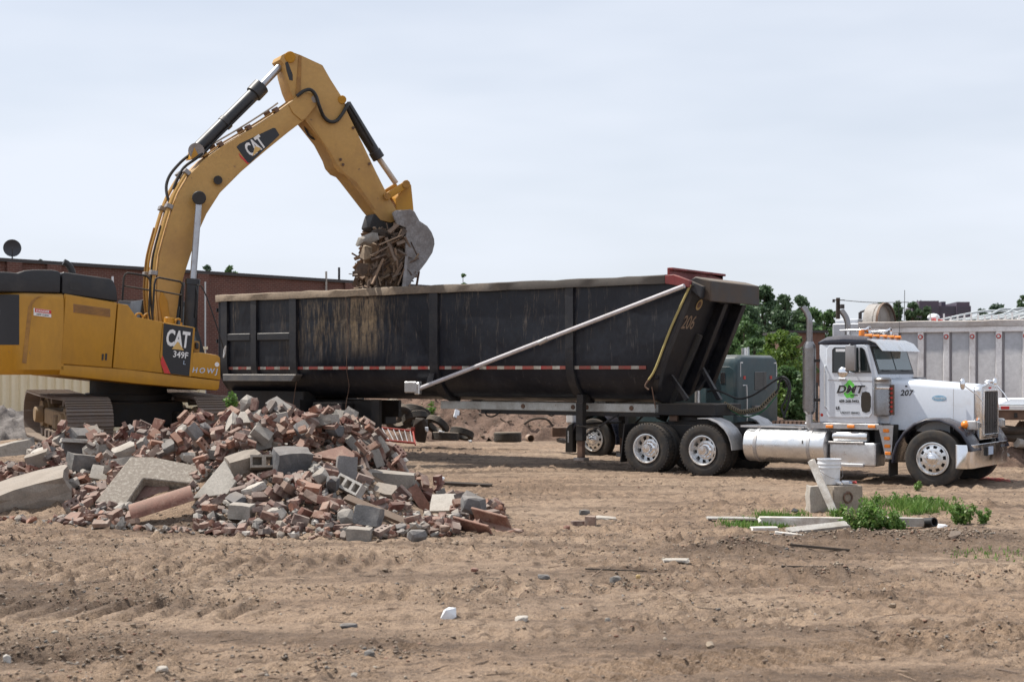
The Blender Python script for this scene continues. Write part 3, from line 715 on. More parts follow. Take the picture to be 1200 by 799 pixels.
def poles():
    Y = 75.0; k = Y / F_PX
    X = lambda px: (px - 600) * k
    Z = lambda py: CAM_H + (Y_HOR - py) * k
    r = thing('utility_pole', 'wooden utility pole with a crossarm behind the white cab', 'pole', (X(982), Y, 0))
    x0 = X(982)
    MB().cyl((0, 0, -.3), (0, 0, Z(349)), 0.16, 0.11, 10).build('pole_shaft', WOOD_D, r)
    MB().cyl((X(976) - x0, -.2, Z(351)), (X(975.9) - x0, -.2, Z(354.5)), 0.07, n=8).build('insulator', COPING, r)
    MB().box(X(975) - x0, X(989) - x0, -.22, -.12, Z(352.4), Z(351.4)).build('crossarm', WOOD_D, r)
    MB().cyl((X(985.5) - x0, -.3, Z(362)), (X(985.5) - x0, -.3, Z(357)), 0.12, n=10).build('transformer', COPING, r)
    w = MB()
    w.tube([(X(985) - x0, -.2, Z(352)), (X(1010) - x0, -2, Z(356.5)), (X(1040) - x0, -4, Z(358.5))], 0.02, 5)
    w.build('wire', COPING, r)
    s = thing('street_lamp', 'dark street lamp with a raking arm left of the utility pole', 'street lamp', (X(964.5), Y - 8, 0))
    k2 = (Y - 8) / F_PX
    Z2 = lambda py: CAM_H + (Y_HOR - py) * k2
    MB().cyl((0, 0, -.2), (0, 0, Z2(366)), 0.085, n=8).build('lamp_post', COPING, s)
    MB().tube([(0, 0, Z2(366)), (0.25, 0, Z2(363.5)), (0.66, 0, Z2(357.5))], 0.05, 6).build('lamp_arm', COPING, s)
    MB().box(0.58, 0.9, -.12, .12, Z2(357.6), Z2(355.8)).build('lamp_head', COPING, s)
    f = thing('antenna_mast', 'thin whip mast rising above the trees over the grey trailer', 'mast', ((1058 - 600) / F_PX * 60, 60, 0))
    MB().cyl((0, 0, 0), (0.08, 0, CAM_H + 95 * 60 / F_PX), 0.035, 0.012, 6).build('mast_rod', COPING, f)
    # a bit of brown brick house behind the pole
    b = thing('brick_house', 'small brown brick building between the trees and the cab', 'building', (X(972.5), 82, 0))
    MB().box(-1.1, 1.3, 0, 6, 0, 4.35).build('wall', flat('brown_brick', (0.14, 0.075, 0.055), 0.9, fine=0.2, scale=3), b)
    MB().box(-1.25, 1.45, -.15, 6.1, 4.35, 4.5).build('roof', COPING, b)
poles()

# ------------------------------------------------------------------ wheels
def tyre_mesh(r, w, rr, name='tyre', mat=None, grooves=4, n=48, lug=0.0):
    h = w / 2
    pr = [(rr, -h * 0.72), (rr + 0.015, -h * 0.84), (rr + (r - rr) * 0.25, -h * 0.95), (rr + (r - rr) * 0.5, -h), (rr + (r - rr) * 0.55, -h * 0.985), (rr + (r - rr) * 0.72, -h * 0.985), (r - 0.035, -h * 0.95), (r - 0.010, -h * 0.88)]
    tw = h * 0.84
    for i in range(grooves + 1):
        a = -tw + 2 * tw * i / (grooves + 1); b = -tw + 2 * tw * (i + 1) / (grooves + 1); g = tw * 0.06
        pr += [(r, a + g), (r, b - g)]
        if i < grooves: pr += [(r - 0.014, b - g + 0.002), (r - 0.014, b + g - 0.002)]
    pr += [(a, -b) for a, b in reversed(pr[:8])]
    m = MB().lathe(pr, n=n, closed=True)
    if lug:
        for i in range(n):
            a = 2 * math.pi * i / n
            M = Matrix.Rotation(a, 4, 'Y')
            for sgn in (-1, 1):
                m.box(r - 0.02, r + 0.006, sgn * h * 0.93 if sgn < 0 else h * 0.45, -h * 0.45 if sgn < 0 else h * 0.93, -0.014, 0.014, M)
    return m.mesh(name, mat or RUB, angle=40)
def holed_rings(m, rings, n, hole_ring, nh, width):
    """Disc through rings (radius, y); one band has nh openings each `width` of n segments."""
    per = n // nh; o = len(m.v)
    for r, y in rings:
        for i in range(n):
            a = 2 * math.pi * (i + 0.5) / n; m.v.append((r * math.cos(a), y, r * math.sin(a)))
    for k in range(len(rings) - 1):
        for i in range(n):
            if k == hole_ring and (i % per) < width: continue
            j = (i + 1) % n
            m.f.append((o + k * n + i, o + k * n + j, o + (k + 1) * n + j, o + (k + 1) * n + i))
_wc = {}
def wheel_parts(kind):
    if kind in _wc: return _wc[kind]
    if kind == 'steer':
        ty = tyre_mesh(0.525, 0.28, 0.30, lug=0.0)
        m = MB()
        holed_rings(m, [(0.302, -0.128), (0.302, -0.150), (0.285, -0.152), (0.262, -0.118), (0.240, -0.128), (0.192, -0.150), (0.165, -0.158), (0.105, -0.160)], 60, 4, 10, 3)
        m.lathe([(0.300, -0.12), (0.27, -0.08), (0.26, 0.12), (0.30, 0.14)], n=40)
        rim = m.mesh('rim', ALU, angle=50)
        hub = MB().lathe([(0.125, -0.155), (0.115, -0.17), (0.085, -0.175), (0.078, -0.215), (0.05, -0.235), (0.001, -0.24)], n=28).mesh('hub_cap', CHROME)
        bk = MB().cyl((0, -0.09, 0), (0, -0.085, 0), 0.262, n=32).mesh('brake_drum', BLK_M)
        nuts = [(0.142, -0.158, -0.195, 10)]
    elif kind == 'drive':
        ty = tyre_mesh(0.525, 0.265, 0.30, lug=1.0)
        m = MB()
        holed_rings(m, [(0.302, -0.115), (0.305, -0.138), (0.288, -0.140), (0.268, -0.110), (0.258, 0.010), (0.245, 0.030), (0.195, 0.005), (0.165, -0.004), (0.10, -0.006)], 60, 5, 10, 3)
        rim = m.mesh('rim', ALU, angle=50)
        hub = MB().lathe([(0.15, 0.0), (0.12, -0.03), (0.10, -0.035), (0.098, -0.125), (0.085, -0.145), (0.001, -0.15)], n=28).mesh('hub_cap', CHROME)
        bk = MB().cyl((0, 0.05, 0), (0, 0.055, 0), 0.26, n=32).mesh('brake_drum', BLK_M)
        nuts = [(0.142, -0.004, -0.045, 10)]
    elif kind == 'dark':
        ty = tyre_mesh(0.51, 0.265, 0.30)
        m = MB()
        holed_rings(m, [(0.302, -0.115), (0.305, -0.138), (0.288, -0.140), (0.262, -0.02), (0.245, 0.02), (0.20, 0.0), (0.15, -0.004), (0.09, -0.006)], 40, 4, 5, 4)
        rim = m.mesh('rim', STEEL, angle=50)
        hub = MB().lathe([(0.13, 0.0), (0.10, -0.04), (0.095, -0.12), (0.001, -0.13)], n=20).mesh('hub_cap', BLK_M)
        bk = MB().cyl((0, 0.05, 0), (0, 0.055, 0), 0.25, n=24).mesh('brake_drum', BLK_M)
        nuts = []
    nm = None
    if nuts:
        q = MB()
        for rr, y0, y1, k in nuts:
            for i in range(k):
                a = 2 * math.pi * i / k
                q.cyl((rr * math.cos(a), y0 + .004, rr * math.sin(a)), (rr * math.cos(a), y1, rr * math.sin(a)), 0.019, 0.014, 6)
        nm = q.mesh('lug_nuts', CHROME)
    _wc[kind] = (ty, rim, hub, bk, nm)
    return _wc[kind]
def wheel(parent, x, y, z, kind, near=True, rot=0.0):
    ty, rim, hub, bk, nm = wheel_parts(kind)
    o = put('wheel', ty, parent, loc=(x, y, z), rot=(0, rot, 0 if near else math.pi))
    put('rim', rim, o); put('hub_cap', hub, o); put('brake_drum', bk, o)
    if nm: put('lug_nuts', nm, o)
    return o

# ------------------------------------------------------------------ the white day-cab tractor
TH = R(35)
T = Frame(7.68 + 1.2 * math.sin(TH), 25.7 + 1.2 * math.cos(TH), TH)
STACK = worn('heat_dulled_stack_chrome', (0.27, 0.265, 0.27), dirt=(0.20, 0.17, 0.15), amount=0.4, rough=0.3, metal=0.9, scale=4)
def white_truck():
    r = T.thing('semi_truck', 'white day cab semi truck with chrome stack coupled to the black trailer', 'truck')
    P = T.poly
    B = lambda name, mb, mat, par=r, bev=0.0, **k: mb.build(name, mat, par, bev, **k)
    Zc = 0.525
    for near in (True, False):
        s = -1 if near else 1
        wheel(r, 0, s * 1.06, Zc, 'steer', near, 0.1)
        for x in (-4.69, -5.99):
            wheel(r, x, s * 1.068, Zc, 'drive', near, 0.35 + x)
            put('inner_tyre', tyre_mesh(0.525, 0.265, 0.30), r, loc=(x, s * 0.74, Zc))
    for x, q in ((0, 0.12), (-4.69, 0.10), (-5.99, 0.10)):
        B('axle', MB().cyl((x, -1.0, Zc), (x, 1.0, Zc), q * 0.8, n=12).ball((x, 0, Zc), 0.22 if x else 0.08), BLK_M)
    # chassis
    for s in (-1, 1):
        B('frame_rail', MB().box(-6.6, 0.60, s * 0.43 - 0.04, s * 0.43 + 0.04, 0.72, 1.0), BLK_M, bev=0.01)
    cm = MB()
    for x in (-6.55, -5.3, -3.4, -1.6, 0.2): cm.box(x, x + .12, -0.39, 0.39, 0.76, 0.96)
    cm.box(-5.9, -4.8, -0.60, 0.60, 0.55, 0.72)
    B('cross_member', cm, BLK_M)
    fw = MB().cyl((-5.35, 0, 1.10), (-5.35, 0, 1.17), 0.48, n=28).box(-5.9, -4.95, -0.42, 0.42, 1.0, 1.10)
    B('fifth_wheel', fw, BLK_M)
    # cab shell: solid body with window recesses laid on its side
    (x_r, zr), (x_d, zd) = T.p(958.5, 497, -1.0), T.p(1024.5, 500, -1.0)
    zb = 1.13; zroof = T.p(985, 402.5, -1.0)[1]
    xr = x_r + 0.02
    xc = T.p(1027.5, 438, -1.0)[0]; zcowl = T.p(1027, 439, -1.0)[1]
    xh = T.p(1017.5, 404, -1.0)[0]
    cab = [(xr, zb), (xc + 0.02, zb), (xc + 0.02, zcowl), (xh, zroof), (xr, zroof)]
    B('cab', MB().prism(cab, -1.0, 1.0), WHT, bev=0.05, seg=3)
    roof = MB()
    def rr_(x, y0, z0, dz): return [(x, -y0, z0), (x, -y0, z0 + dz * .55), (x, -y0 * .86, z0 + dz), (x, 0, z0 + dz * 1.12), (x, y0 * .86, z0 + dz), (x, y0, z0 + dz * .55), (x, y0, z0)]
    roof.loft([rr_(xr - .03, .98, zroof - .02, 0.08), rr_(xr + .12, 1.012, zroof - .02, 0.155), rr_((xr + xh) / 2, 1.02, zroof - .02, 0.19), rr_(xh - .05, 1.012, zroof - .02, 0.15), rr_(xh + .06, .98, zroof - .03, 0.08)])
    B('roof_cap', roof, NAVY, bev=0.015, seg=2)
    # door on both sides
    door_px = [(971, 489), (969, 485), (969, 409), (972, 404.5), (1013, 404), (1017, 407), (1023, 437), (1022.5, 484), (1019, 489)]
    glass_px = [(976.5, 436), (976.5, 410), (979, 407.5), (1010, 407.5), (1013, 410), (1020.5, 436)]
    peep_px = [(1009.5, 465), (1011, 459.5), (1015, 458.5), (1019.5, 460), (1021, 465), (1021, 476), (1019.5, 482), (1015, 483.5), (1011, 482), (1009.5, 476)]
    for s in (-1, 1):
        a, b = (-1.018, -0.99) if s < 0 else (0.99, 1.018)
        d = B('door', MB().prism(P(door_px, -1.0), a, b), WHT, bev=0.008)
        w = B('window', MB().prism(P(glass_px, -1.0), *((-1.022, -1.0) if s < 0 else (1.0, 1.022))), GLASS, d)
        q = MB()
        gp = P(glass_px, -1.0); cx = sum(g[0] for g in gp) / 6; cz = sum(g[1] for g in gp) / 6
        for i in range(6):
            p0, p1 = gp[i], gp[(i + 1) % 6]
            f_ = lambda p, k: (cx + (p[0] - cx) * k, cz + (p[1] - cz) * k)
            q.prism([f_(p0, 1.035), f_(p1, 1.035), f_(p1, 0.985), f_(p0, 0.985)], *((-1.03, -1.0) if s < 0 else (1.0, 1.03)))
        B('window_frame', q, DARK_TXT, d)
        bar = [(1007.3, 436), (1006.6, 407.5), (1008.2, 407.5), (1008.9, 436)]
        B('vent_bar', MB().prism(P(bar, -1.0), *((-1.032, -1.0) if s < 0 else (1.0, 1.032))), ALU, d)
        B('sun_blind', MB().prism(P([(980, 412), (980, 408.6), (991, 408.6), (991, 412)], -1.0), *((-1.026, -1.0) if s < 0 else (1.0, 1.026))), PVC, d)
        B('peep_window', MB().prism(P(peep_px, -1.0), *((-1.024, -1.0) if s < 0 else (1.0, 1.024))), GLASS, d)
        hx, hz = T.p(967.5, 430, -1.0); hx2, hz2 = T.p(968, 476, -1.0)
        y_ = s * 1.055
        B('grab_handle', MB().tube([(hx, s * 1.0, hz + .03), (hx, y_, hz), (hx2, y_, hz2), (hx2, s * 1.0, hz2 - .03)], 0.016, 8, 1), ALU)
        dx, dz = T.p(984, 443.5, -1.0)
        B('door_handle', MB().box(dx, dx + 0.13, min(s * 1.018, s * 1.05), max(s * 1.018, s * 1.05), dz - .02, dz + .015), ALU, d, bev=0.006)
        B('hinge_trim', MB().prism(P([(970.5, 444.6), (1022.5, 446.0), (1022.5, 447.0), (970.5, 445.6)], -1.0), *((-1.0215, -1.0) if s < 0 else (1.0, 1.0215))), ALU_D, d)
    # seam line round the door
    # windscreen: two panes in a black frame on the sloped front
    p_t, p_b = Vector((xh, 0, zroof)), Vector((xc + 0.02, 0, zcowl))
    sl = (p_b - p_t); L = sl.length; sl.normalize(); nx_ = Vector((-sl.z, 0, sl.x)).normalized()
    if nx_.x < 0: nx_ = -nx_
    def slab(y0, y1, t0, t1, off, th):
        vs = []
        for y in (y0, y1):
            for t_ in (t0, t1):
                for o_ in (off, off + th):
                    p = p_t + sl * t_ + nx_ * o_; vs.append((p.x, y, p.z))
        return vs, [(0, 1, 3, 2), (4, 6, 7, 5), (0, 4, 5, 1), (2, 3, 7, 6), (0, 2, 6, 4), (1, 5, 7, 3)]
    fr = B('windscreen_frame', MB().add(*slab(-0.97, 0.97, 0.06, L - 0.01, 0.0, 0.015)), DARK_TXT)
    for s in (-1, 1):
        B('windscreen_pane', MB().add(*slab(min(s * .03, s * .90), max(s * .03, s * .90), 0.12, L - 0.09, 0.014, 0.008)), WSHIELD, fr)
        for k in (0.30,):
            wv = slab(s * k, s * k + .45 * s, L * 0.86, L * 0.885, 0.024, 0.012)
            B('wiper', MB().add(*wv), DARK_TXT, fr)
    # visor over the windscreen
    vx, vz = T.p(1018, 398, -1.03)
    vis = []
    for y, d_ in ((-1.04, 0.0), (-0.5, 0.03), (0, 0.04), (0.5, 0.03), (1.04, 0.0)):
        vis.append([(vx + d_ - .02, y, vz + .02), (vx + 0.15 + d_, y, vz - 0.050), (vx + 0.28 + d_, y, vz - 0.21), (vx + 0.28 + d_ - .012, y, vz - 0.215), (vx + 0.14 + d_, y, vz - 0.065), (vx + d_ - .03, y, vz + .005)])
    B('sun_visor', MB().loft(vis), ALU)
    # roof lights and horns
    for i, y in enumerate((-0.78, -0.40, 0.0, 0.40, 0.78)):
        l = B('marker_lamp', MB().cyl((vx - .16, y, vz + .07), (vx - .02, y, vz + .08), 0.045, 0.034, 12), AMBER)
        B('lamp_base', MB().box(vx - .20, vx - .02, y - .05, y + .05, vz + .0, vz + .03), CHROME, l)
    for s in (-0.58, 0.58):
        h = MB().lathe([(0.02, 0), (0.025, 0.35), (0.04, 0.52), (0.085, 0.60), (0.06, 0.60), (0.02, 0.5)], (vx - .75, s, zroof + .26), 'x', 14)
        B('air_horn', h, CHROME)
        B('horn_bracket', MB().box(vx - .60, vx - .56, s - .015, s + .015, zroof + .15, zroof + .25).box(vx - .32, vx - .28, s - .015, s + .015, zroof + .12, zroof + .25), CHROME)
    B('beacon', MB().cyl((vx - .28, -.66, zroof + .12), (vx - .28, -.66, zroof + .27), 0.06, 0.05, 14), AMBER)
    B('whip_antenna', MB().cyl((vx - .1, .95, zroof), (vx - .15, 1.0, zroof + .9), 0.006, 0.003, 5), DARK_TXT)
    # hood
    hz_r = T.p(1047, 443.5, -0.72)[1]; hz_f = T.p(1147, 452, -0.58)[1]
    x0, x1 = xc - 0.01, 0.55
    def hood_ring(x, w, zt, zb_):
        return [(x, -w, zb_), (x, -w, zt - .10), (x, -w * .95, zt - .035), (x, -w * .80, zt), (x, 0, zt + .025), (x, w * .80, zt), (x, w * .95, zt - .035), (x, w, zt - .10), (x, w, zb_)]
    rings = []
    for k in range(7):
        t_ = k / 6
        rings.append(hood_ring(x0 + (x1 - x0) * t_, 0.80 - 0.24 * t_, hz_r + (hz_f - hz_r) * t_, 1.02 if t_ < .35 else 0.98))
    hood = B('hood', MB().loft(rings), WHT, angle=50)
    B('hood_seam', MB().box(0.20, 0.206, -0.655, -0.645, 1.02, hz_f - .06), ALU_D, hood)
    # cowl between hood and cab
    B('cowl', MB().prism([(xc - .02, zb), (xc + 0.20, zb), (xc + 0.20, hz_r - 0.02), (xc - .02, hz_r + .01)], -0.88, 0.88), WHT, bev=0.03, seg=2)
    # air cleaners
    ax_, az_ = T.p(1034.5, 486, -0.98); az2 = T.p(1034.5, 452, -0.98)[1]
    for s in (-1, 1):
        y = s * 0.98
        a = B('air_cleaner', MB().lathe([(0.12, -0.02), (0.168, 0.0), (0.168, az2 - az_), (0.155, az2 - az_ + .02), (0.155, az2 - az_ + .10), (0.165, az2 - az_ + .12), (0.14, az2 - az_ + .155), (0.001, az2 - az_ + .16)], (ax_, y, az_), 'z', 28), STACK)
        B('clamp_band', MB().lathe([(0.172, az2 - az_ - .02), (0.174, az2 - az_ - .05), (0.172, az2 - az_ - .06)], (ax_, y, az_), 'z', 28), CHROME, a)
        B('intake_screen', MB().lathe([(0.1, 0), (0.162, 0.015), (0.162, .035), (0.1, .05)], (ax_, y, az_ + az2 - az_ + .03), 'z', 28), ALU_D, a)
        lights = MB()
        for k in range(6): lights.cyl((ax_ + .19, s * 1.02, az_ + .07 + k * .085), (ax_ + .19, s * 1.05, az_ + .07 + k * .085), 0.022, n=8)
        B('marker_strip', MB().box(ax_ + .165, ax_ + .215, min(s * .95, s * 1.02), max(s * .95, s * 1.02), az_, az2 + .02), RUST, a)
        B('strip_lamps', lights, REDL, a)
    # grille shell
    g0, g1 = 0.55, 0.68
    zt = T.p(1150, 453, -.55)[1]; zbm = 0.86
    shell = B('grille_shell', MB().prism([(-.56, zbm), (-.56, zt - .05), (-.48, zt + .02), (0, zt + .055), (.48, zt + .02), (.56, zt - .05), (.56, zbm)], g0, g1, 'x'), CHROME, bev=0.03, seg=3)
    B('radiator_screen', MB().box(g1 - .01, g1 + .004, -.42, .42, zbm + .10, zt - .09), DARK_TXT, shell)
    for i in range(8):
        y = -.37 + .74 * i / 7
        B('grille_bar', MB().box(g1 + .004, g1 + .018, y - .008, y + .008, zbm + .10, zt - .09), STACK, shell)
    gf = MB().box(g1, g1 + .03, -.46, -.42, zbm + .08, zt - .07).box(g1, g1 + .03, .42, .46, zbm + .08, zt - .07).box(g1, g1 + .03, -.42, .42, zt - .09, zt - .05).box(g1, g1 + .03, -.42, .42, zbm + .06, zbm + .10)
    B('grille_surround', gf, CHROME, shell, bev=0.006)
    B('hood_ornament', MB().ball((g1 - .02, 0, zt + .09), 0.035, 6, (2.4, 0.6, 1)).box(g1 - .05, g1 - .01, -.01, .01, zt + .03, zt + .08), CHROME, shell)
    B('emblem', MB().box(g1, g1 + .008, -.07, .07, zt - .045, zt - .01), RED_DEC, shell)
    # fenders: swept bands over the steer wheels
    for s in (-1, 1):
        def ring(a_deg, rr_o, dx=0.0, dz=0.0, wi=0.62):
            a = R(a_deg); o = (rr_o * math.cos(a) + dx, rr_o * math.sin(a) + Zc + dz)
            n_ = (math.cos(a), math.sin(a)); i_ = (o[0] - n_[0] * .055, o[1] - n_[1] * .055); c_ = (o[0] - n_[0] * .02, o[1] - n_[1] * .02)
            return [(o[0], s * wi, o[1]), (o[0], s * 1.16, o[1]), (c_[0], s * 1.20, c_[1]), (i_[0], s * 1.20, i_[1]), (i_[0], s * 1.15, i_[1]), (i_[0], s * wi, i_[1])]
        rings = []
        for a_, ro in ((188, 0.80), (176, 0.78), (160, .755), (140, .74), (120, .74), (100, .745), (80, .745), (60, .74), (42, .735), (26, .73), (12, .735)):
            rings.append(ring(a_, ro))
        B('fender', MB().loft(rings), NAVY, bev=0.012, seg=2, angle=55)
        rings = [[(ro * math.cos(R(a_)) * k, s * y, ro * math.sin(R(a_)) * k + Zc) for k, y in ((.998, 1.196), (1.012, 1.19), (1.012, 1.165), (.998, 1.16))] for a_, ro in ((178, .785), (160, .76), (140, .745), (120, .745), (100, .75), (80, .75), (60, .745), (42, .74), (26, .735))]
        B('inner_liner', MB().box(-.70, .55, min(s * .56, s * .62), max(s * .56, s * .62), 0.75, 1.15), BLK_M)
        B('mud_flap', MB().box(-.84, -.82, min(s * .72, s * 1.18), max(s * .72, s * 1.18), 0.17, 0.48), HOSE)
        # headlamp pod
        hx, hz = T.p(1138, 498.5, -1.02); hy = -.90 if s < 0 else .72
        pod = B('headlamp_pod', MB().box(hx - .09, hx + .085, hy - .085, hy + .085, hz - .085, hz + .085), ALU_D, bev=0.03, seg=3)
        B('headlamp', MB().box(hx + .08, hx + .10, hy - .07, hy + .07, hz - .065, hz + .065), LAMP_G, pod, bev=0.01)
        B('turn_lamp', MB().ball((hx - .125, hy + s * .03, hz + .01), 0.085, 8, (1.0, 1.0, .9)), AMBER, pod)
        B('pod_bracket', MB().box(hx - .05, hx + .05, min(s * .55, s * .84), max(s * .55, s * .84), hz - .05, hz + .03), CHROME, pod)
        # fender mirror
        mx, mz = T.p(1128, 450, -1.0)
        mi = B('fender_mirror', MB().ball((mx, s * 1.0, mz), 0.085, 8, (0.55, 1.0, 1.25)), CHROME)
        B('mirror_stalk', MB().tube([(mx + .02, s * .99, mz - .02), (mx + .22, s * .86, mz - .20), (mx + .30, s * .80, mz - .32)], 0.012, 6, 1), CHROME, mi)
        # side mirrors
        m0, m1 = T.p(991.5, 434.5, -1.30), T.p(1002.5, 405, -1.30)
        mir = B('door_mirror', MB().box(m0[0], m1[0], s * 1.30 - .05, s * 1.30 + .05, m0[1], m1[1]), MIRROR_M, bev=0.02, seg=2)
        B('mirror_arm', MB().tube([(m0[0] + .07, s * 1.0, m1[1] + .02), (m0[0] + .07, s * 1.30, m1[1] + .02)], .014, 6, 1).tube([(m0[0] + .07, s * 1.0, m0[1] - .04), (m0[0] + .07, s * 1.30, m0[1] - .02)], .014, 6, 1), CHROME, mir)
        cx_, cz_ = T.p(987.5, 434.5, -1.28)
        B('round_mirror', MB().ball((cx_, s * 1.28, cz_ - .03), 0.105, 8, (1.0, .5, 1.0)), CHROME, mir)
        # exhaust stack
        ex, ey = T.p(948.5, 440, -.98)[0], s * 0.98
        z0, z1, z2 = T.p(948, 482, -.98)[1], T.p(948, 403, -.98)[1], T.p(948, 372, -.98)[1]
        st = B('exhaust_stack', MB().lathe([(0.075, z0 - .05), (0.115, z0), (0.115, z1 - .03), (0.085, z1 + .02), (0.075, z1 + .05)], (ex, ey, 0), 'z', 28), STACK)
        B('heat_shield', MB().loft([[(ex + .127 * math.cos(a), ey + .127 * math.sin(a) , zz) for a in [R(150 + 24 * k) for k in range(11)]] for zz in (z0 + .05, z1 - .08)], close=False, caps=False), STACK, st)
        B('tail_pipe', MB().tube([(ex, ey, z1), (ex, ey, z2 - .25), (ex, ey, z2 - .06), (ex - .04, ey, z2 + .07), (ex - .13, ey, z2 + .20)], 0.060, 14, 5), STACK, st)
        B('pipe_mouth', MB().cyl((ex - .128, ey, z2 + .19), (ex - .138, ey, z2 + .21), 0.058, n=14), DARK_TXT, st)
        B('exhaust_elbow', MB().tube([(ex, ey, z0), (ex, ey, z0 - .22), (ex + .05, ey * .96, z0 - .34), (ex + .25, ey * .86, z0 - .37), (ex + .5, ey * .7, z0 - .36)], 0.066, 12, 4), ALU_D, st)
        B('stack_bracket', MB().box(ex + .10, xr + .02, ey - .03, ey + .03, z1 - .35, z1 - .30).box(ex + .10, xr + .02, ey - .03, ey + .03, z0 + .2, z0 + .25), BLK_M, st)
        # fuel tank with straps
        tx0, tx1 = T.p(868, 520, -1.25)[0], T.p(965.5, 523, -1.25)[0]
        zc_, rad = 0.665, 0.325; yc = s * 0.90
        tk = B('fuel_tank', MB().lathe([(0.001, tx0), (rad * .8, tx0 + .005), (rad * .97, tx0 + .03), (rad, tx0 + .07), (rad, tx1 - .07), (rad * .97, tx1 - .03), (rad * .8, tx1 - .005), (0.001, tx1)], (0, yc, zc_), 'x', 44), ALU)
        for t_ in (0.16, 0.80):
            xx = tx0 + (tx1 - tx0) * t_
            B('tank_strap', MB().lathe([(rad + .002, xx - .035), (rad + .012, xx - .033), (rad + .012, xx + .033), (rad + .002, xx + .035)], (0, yc, zc_), 'x', 44), ALU_D, tk)
        B('filler_cap', MB().cyl((tx0 + 1.1, yc, zc_ + rad - .01), (tx0 + 1.1, yc, zc_ + rad + .05), .05, n=14), CHROME, tk)
        B('tank_label', MB().box(tx0 + 1.28, tx0 + 1.30, s * 1.228 - .002, s * 1.228 + .002, zc_ + .06, zc_ + .13), DARK_TXT, tk)
        # air tank, battery box with step
        a0, a1 = T.p(975.5, 511, -1.0), T.p(1017, 511, -1.0)
        B('air_tank', MB().lathe([(0.001, a0[0]), (.09, a0[0] + .01), (.105, a0[0] + .05), (.105, a1[0] - .05), (.09, a1[0] - .01), (.001, a1[0])], (0, s * .95, a0[1]), 'x', 24), ALU)
        b0, b1 = T.p(966, 545, -1.12), T.p(1012, 519, -1.12)
        bx = B('battery_box', MB().box(b0[0] + .08, b1[0] + .22, min(s * .55, s * 1.08), max(s * .55, s * 1.08), b0[1], b1[1]), ALU, bev=0.05, seg=3)
        B('step_plate', MB().box(b0[0] + .08, b1[0], min(s * 1.06, s * 1.13), max(s * 1.06, s * 1.13), b1[1] - .03, b1[1] + .015), STACK, bx, bev=0.006)
        B('step_plate', MB().box(b0[0] + .08, b1[0], min(s * 1.06, s * 1.15), max(s * 1.06, s * 1.15), b0[1] - .005, b0[1] + .05), ALU_D, bx, bev=0.006)
        # sill strip with amber lamps
        s0, s1 = T.p(943, 497, -1.03), T.p(1030, 503, -1.03)
        si = B('sill_strip', MB().box(s0[0], s1[0], min(s * .90, s * 1.03), max(s * .90, s * 1.03), s1[1] - .01, zb - .002), ALU_D, bev=0.008)
        for px in (972, 997, 1021.5):
            lx, lz = T.p(px, 499.6, -1.04)
            B('side_lamp', MB().box(lx - .075, lx + .075, min(s * 1.03, s * 1.055), max(s * 1.03, s * 1.055), lz - .03, lz + .03), AMBER, si, bev=0.012)
        pp = P([(1029, 498), (1047, 498), (1045, 530), (1043.5, 537), (1038, 537)], -1.08)
        pl = B('lamp_panel', MB().prism(pp, *((-1.085, -1.07) if s < 0 else (1.07, 1.085))), ALU_D)
        for (px, py) in ((1038.5, 504.5), (1039.5, 513.5), (1040, 522.5), (1040.8, 531)):
            lx, lz = T.p(px, py, -1.09)
            B('side_lamp', MB().box(lx - .06, lx + .055, min(s * 1.085, s * 1.105), max(s * 1.085, s * 1.105), lz - .032, lz + .032), AMBER, pl, bev=0.012)
        B('step_frame', MB().box(b1[0] + .1, -.80, min(s * .5, s * .80), max(s * .5, s * .80), 0.55, 1.12), BLK_M)
        # quarter fender ahead of the drive wheels
        qf = []
        for a_ in (100, 80, 60, 42, 28, 14, 2):
            a = R(a_); cx_, cz_ = -4.69, Zc
            o = (cx_ + .66 * math.cos(a), cz_ + .66 * math.sin(a)); i_ = (cx_ + .645 * math.cos(a), cz_ + .645 * math.sin(a))
            qf.append([(o[0], s * .60, o[1]), (o[0], s * 1.20, o[1]), (i_[0], s * 1.20, i_[1]), (i_[0], s * .60, i_[1])])
        B('quarter_fender', MB().loft(qf), ALU_D, angle=60)
        B('mud_flap', MB().prism([(-6.62, 0.22), (-6.60, 0.22), (-6.50, 1.02), (-6.52, 1.02)], min(s * .60, s * 1.2), max(s * .60, s * 1.2)), HOSE)
    # hood side details
    def hood_y(x): return -(0.80 - 0.24 * (x - x0) / (x1 - x0)) - 0.004
    hm = MB()
    lx, lz = T.p(1100, 466.5, -0.68)
    e = [(lx + .13 * math.cos(R(15 * k)), lz + .055 * math.sin(R(15 * k))) for k in range(24)]
    ya = hood_y(lx)
    M = Matrix.Translation((lx, ya, lz)) @ Matrix.Rotation(math.atan2(0.24, x1 - x0), 4, 'Z')
    mk = MB(); mk.add([M @ Vector((a - lx, 0, b - lz)) for a, b in e] + [M @ Vector((a - lx, -.003, b - lz)) for a, b in e], [tuple(range(24)), tuple(range(47, 23, -1))] + [(i, (i + 1) % 24, 24 + (i + 1) % 24, 24 + i) for i in range(24)])
    em = B('oval_emblem', mk, flat('sky_blue_decal', (0.30, 0.52, 0.70), 0.4), hood)
    text('emblem_script', 'Peterbilt', 0.062, WHT_DEC, hood, M @ Matrix.Translation((0, -.0045, 0)) @ Matrix.Rotation(R(90), 4, 'X'), 0.012, 0.25)
    nx2, nz2 = T.p(1061.5, 460.5, -0.76)
    Mn = Matrix.Translation((nx2, hood_y(nx2) - .001, nz2)) @ Matrix.Rotation(math.atan2(0.24, x1 - x0), 4, 'Z') @ Matrix.Rotation(R(90), 4, 'X')
    text('hood_number', '207', 0.15, DARK_TXT, hood, Mn, 0.02, 0.2)
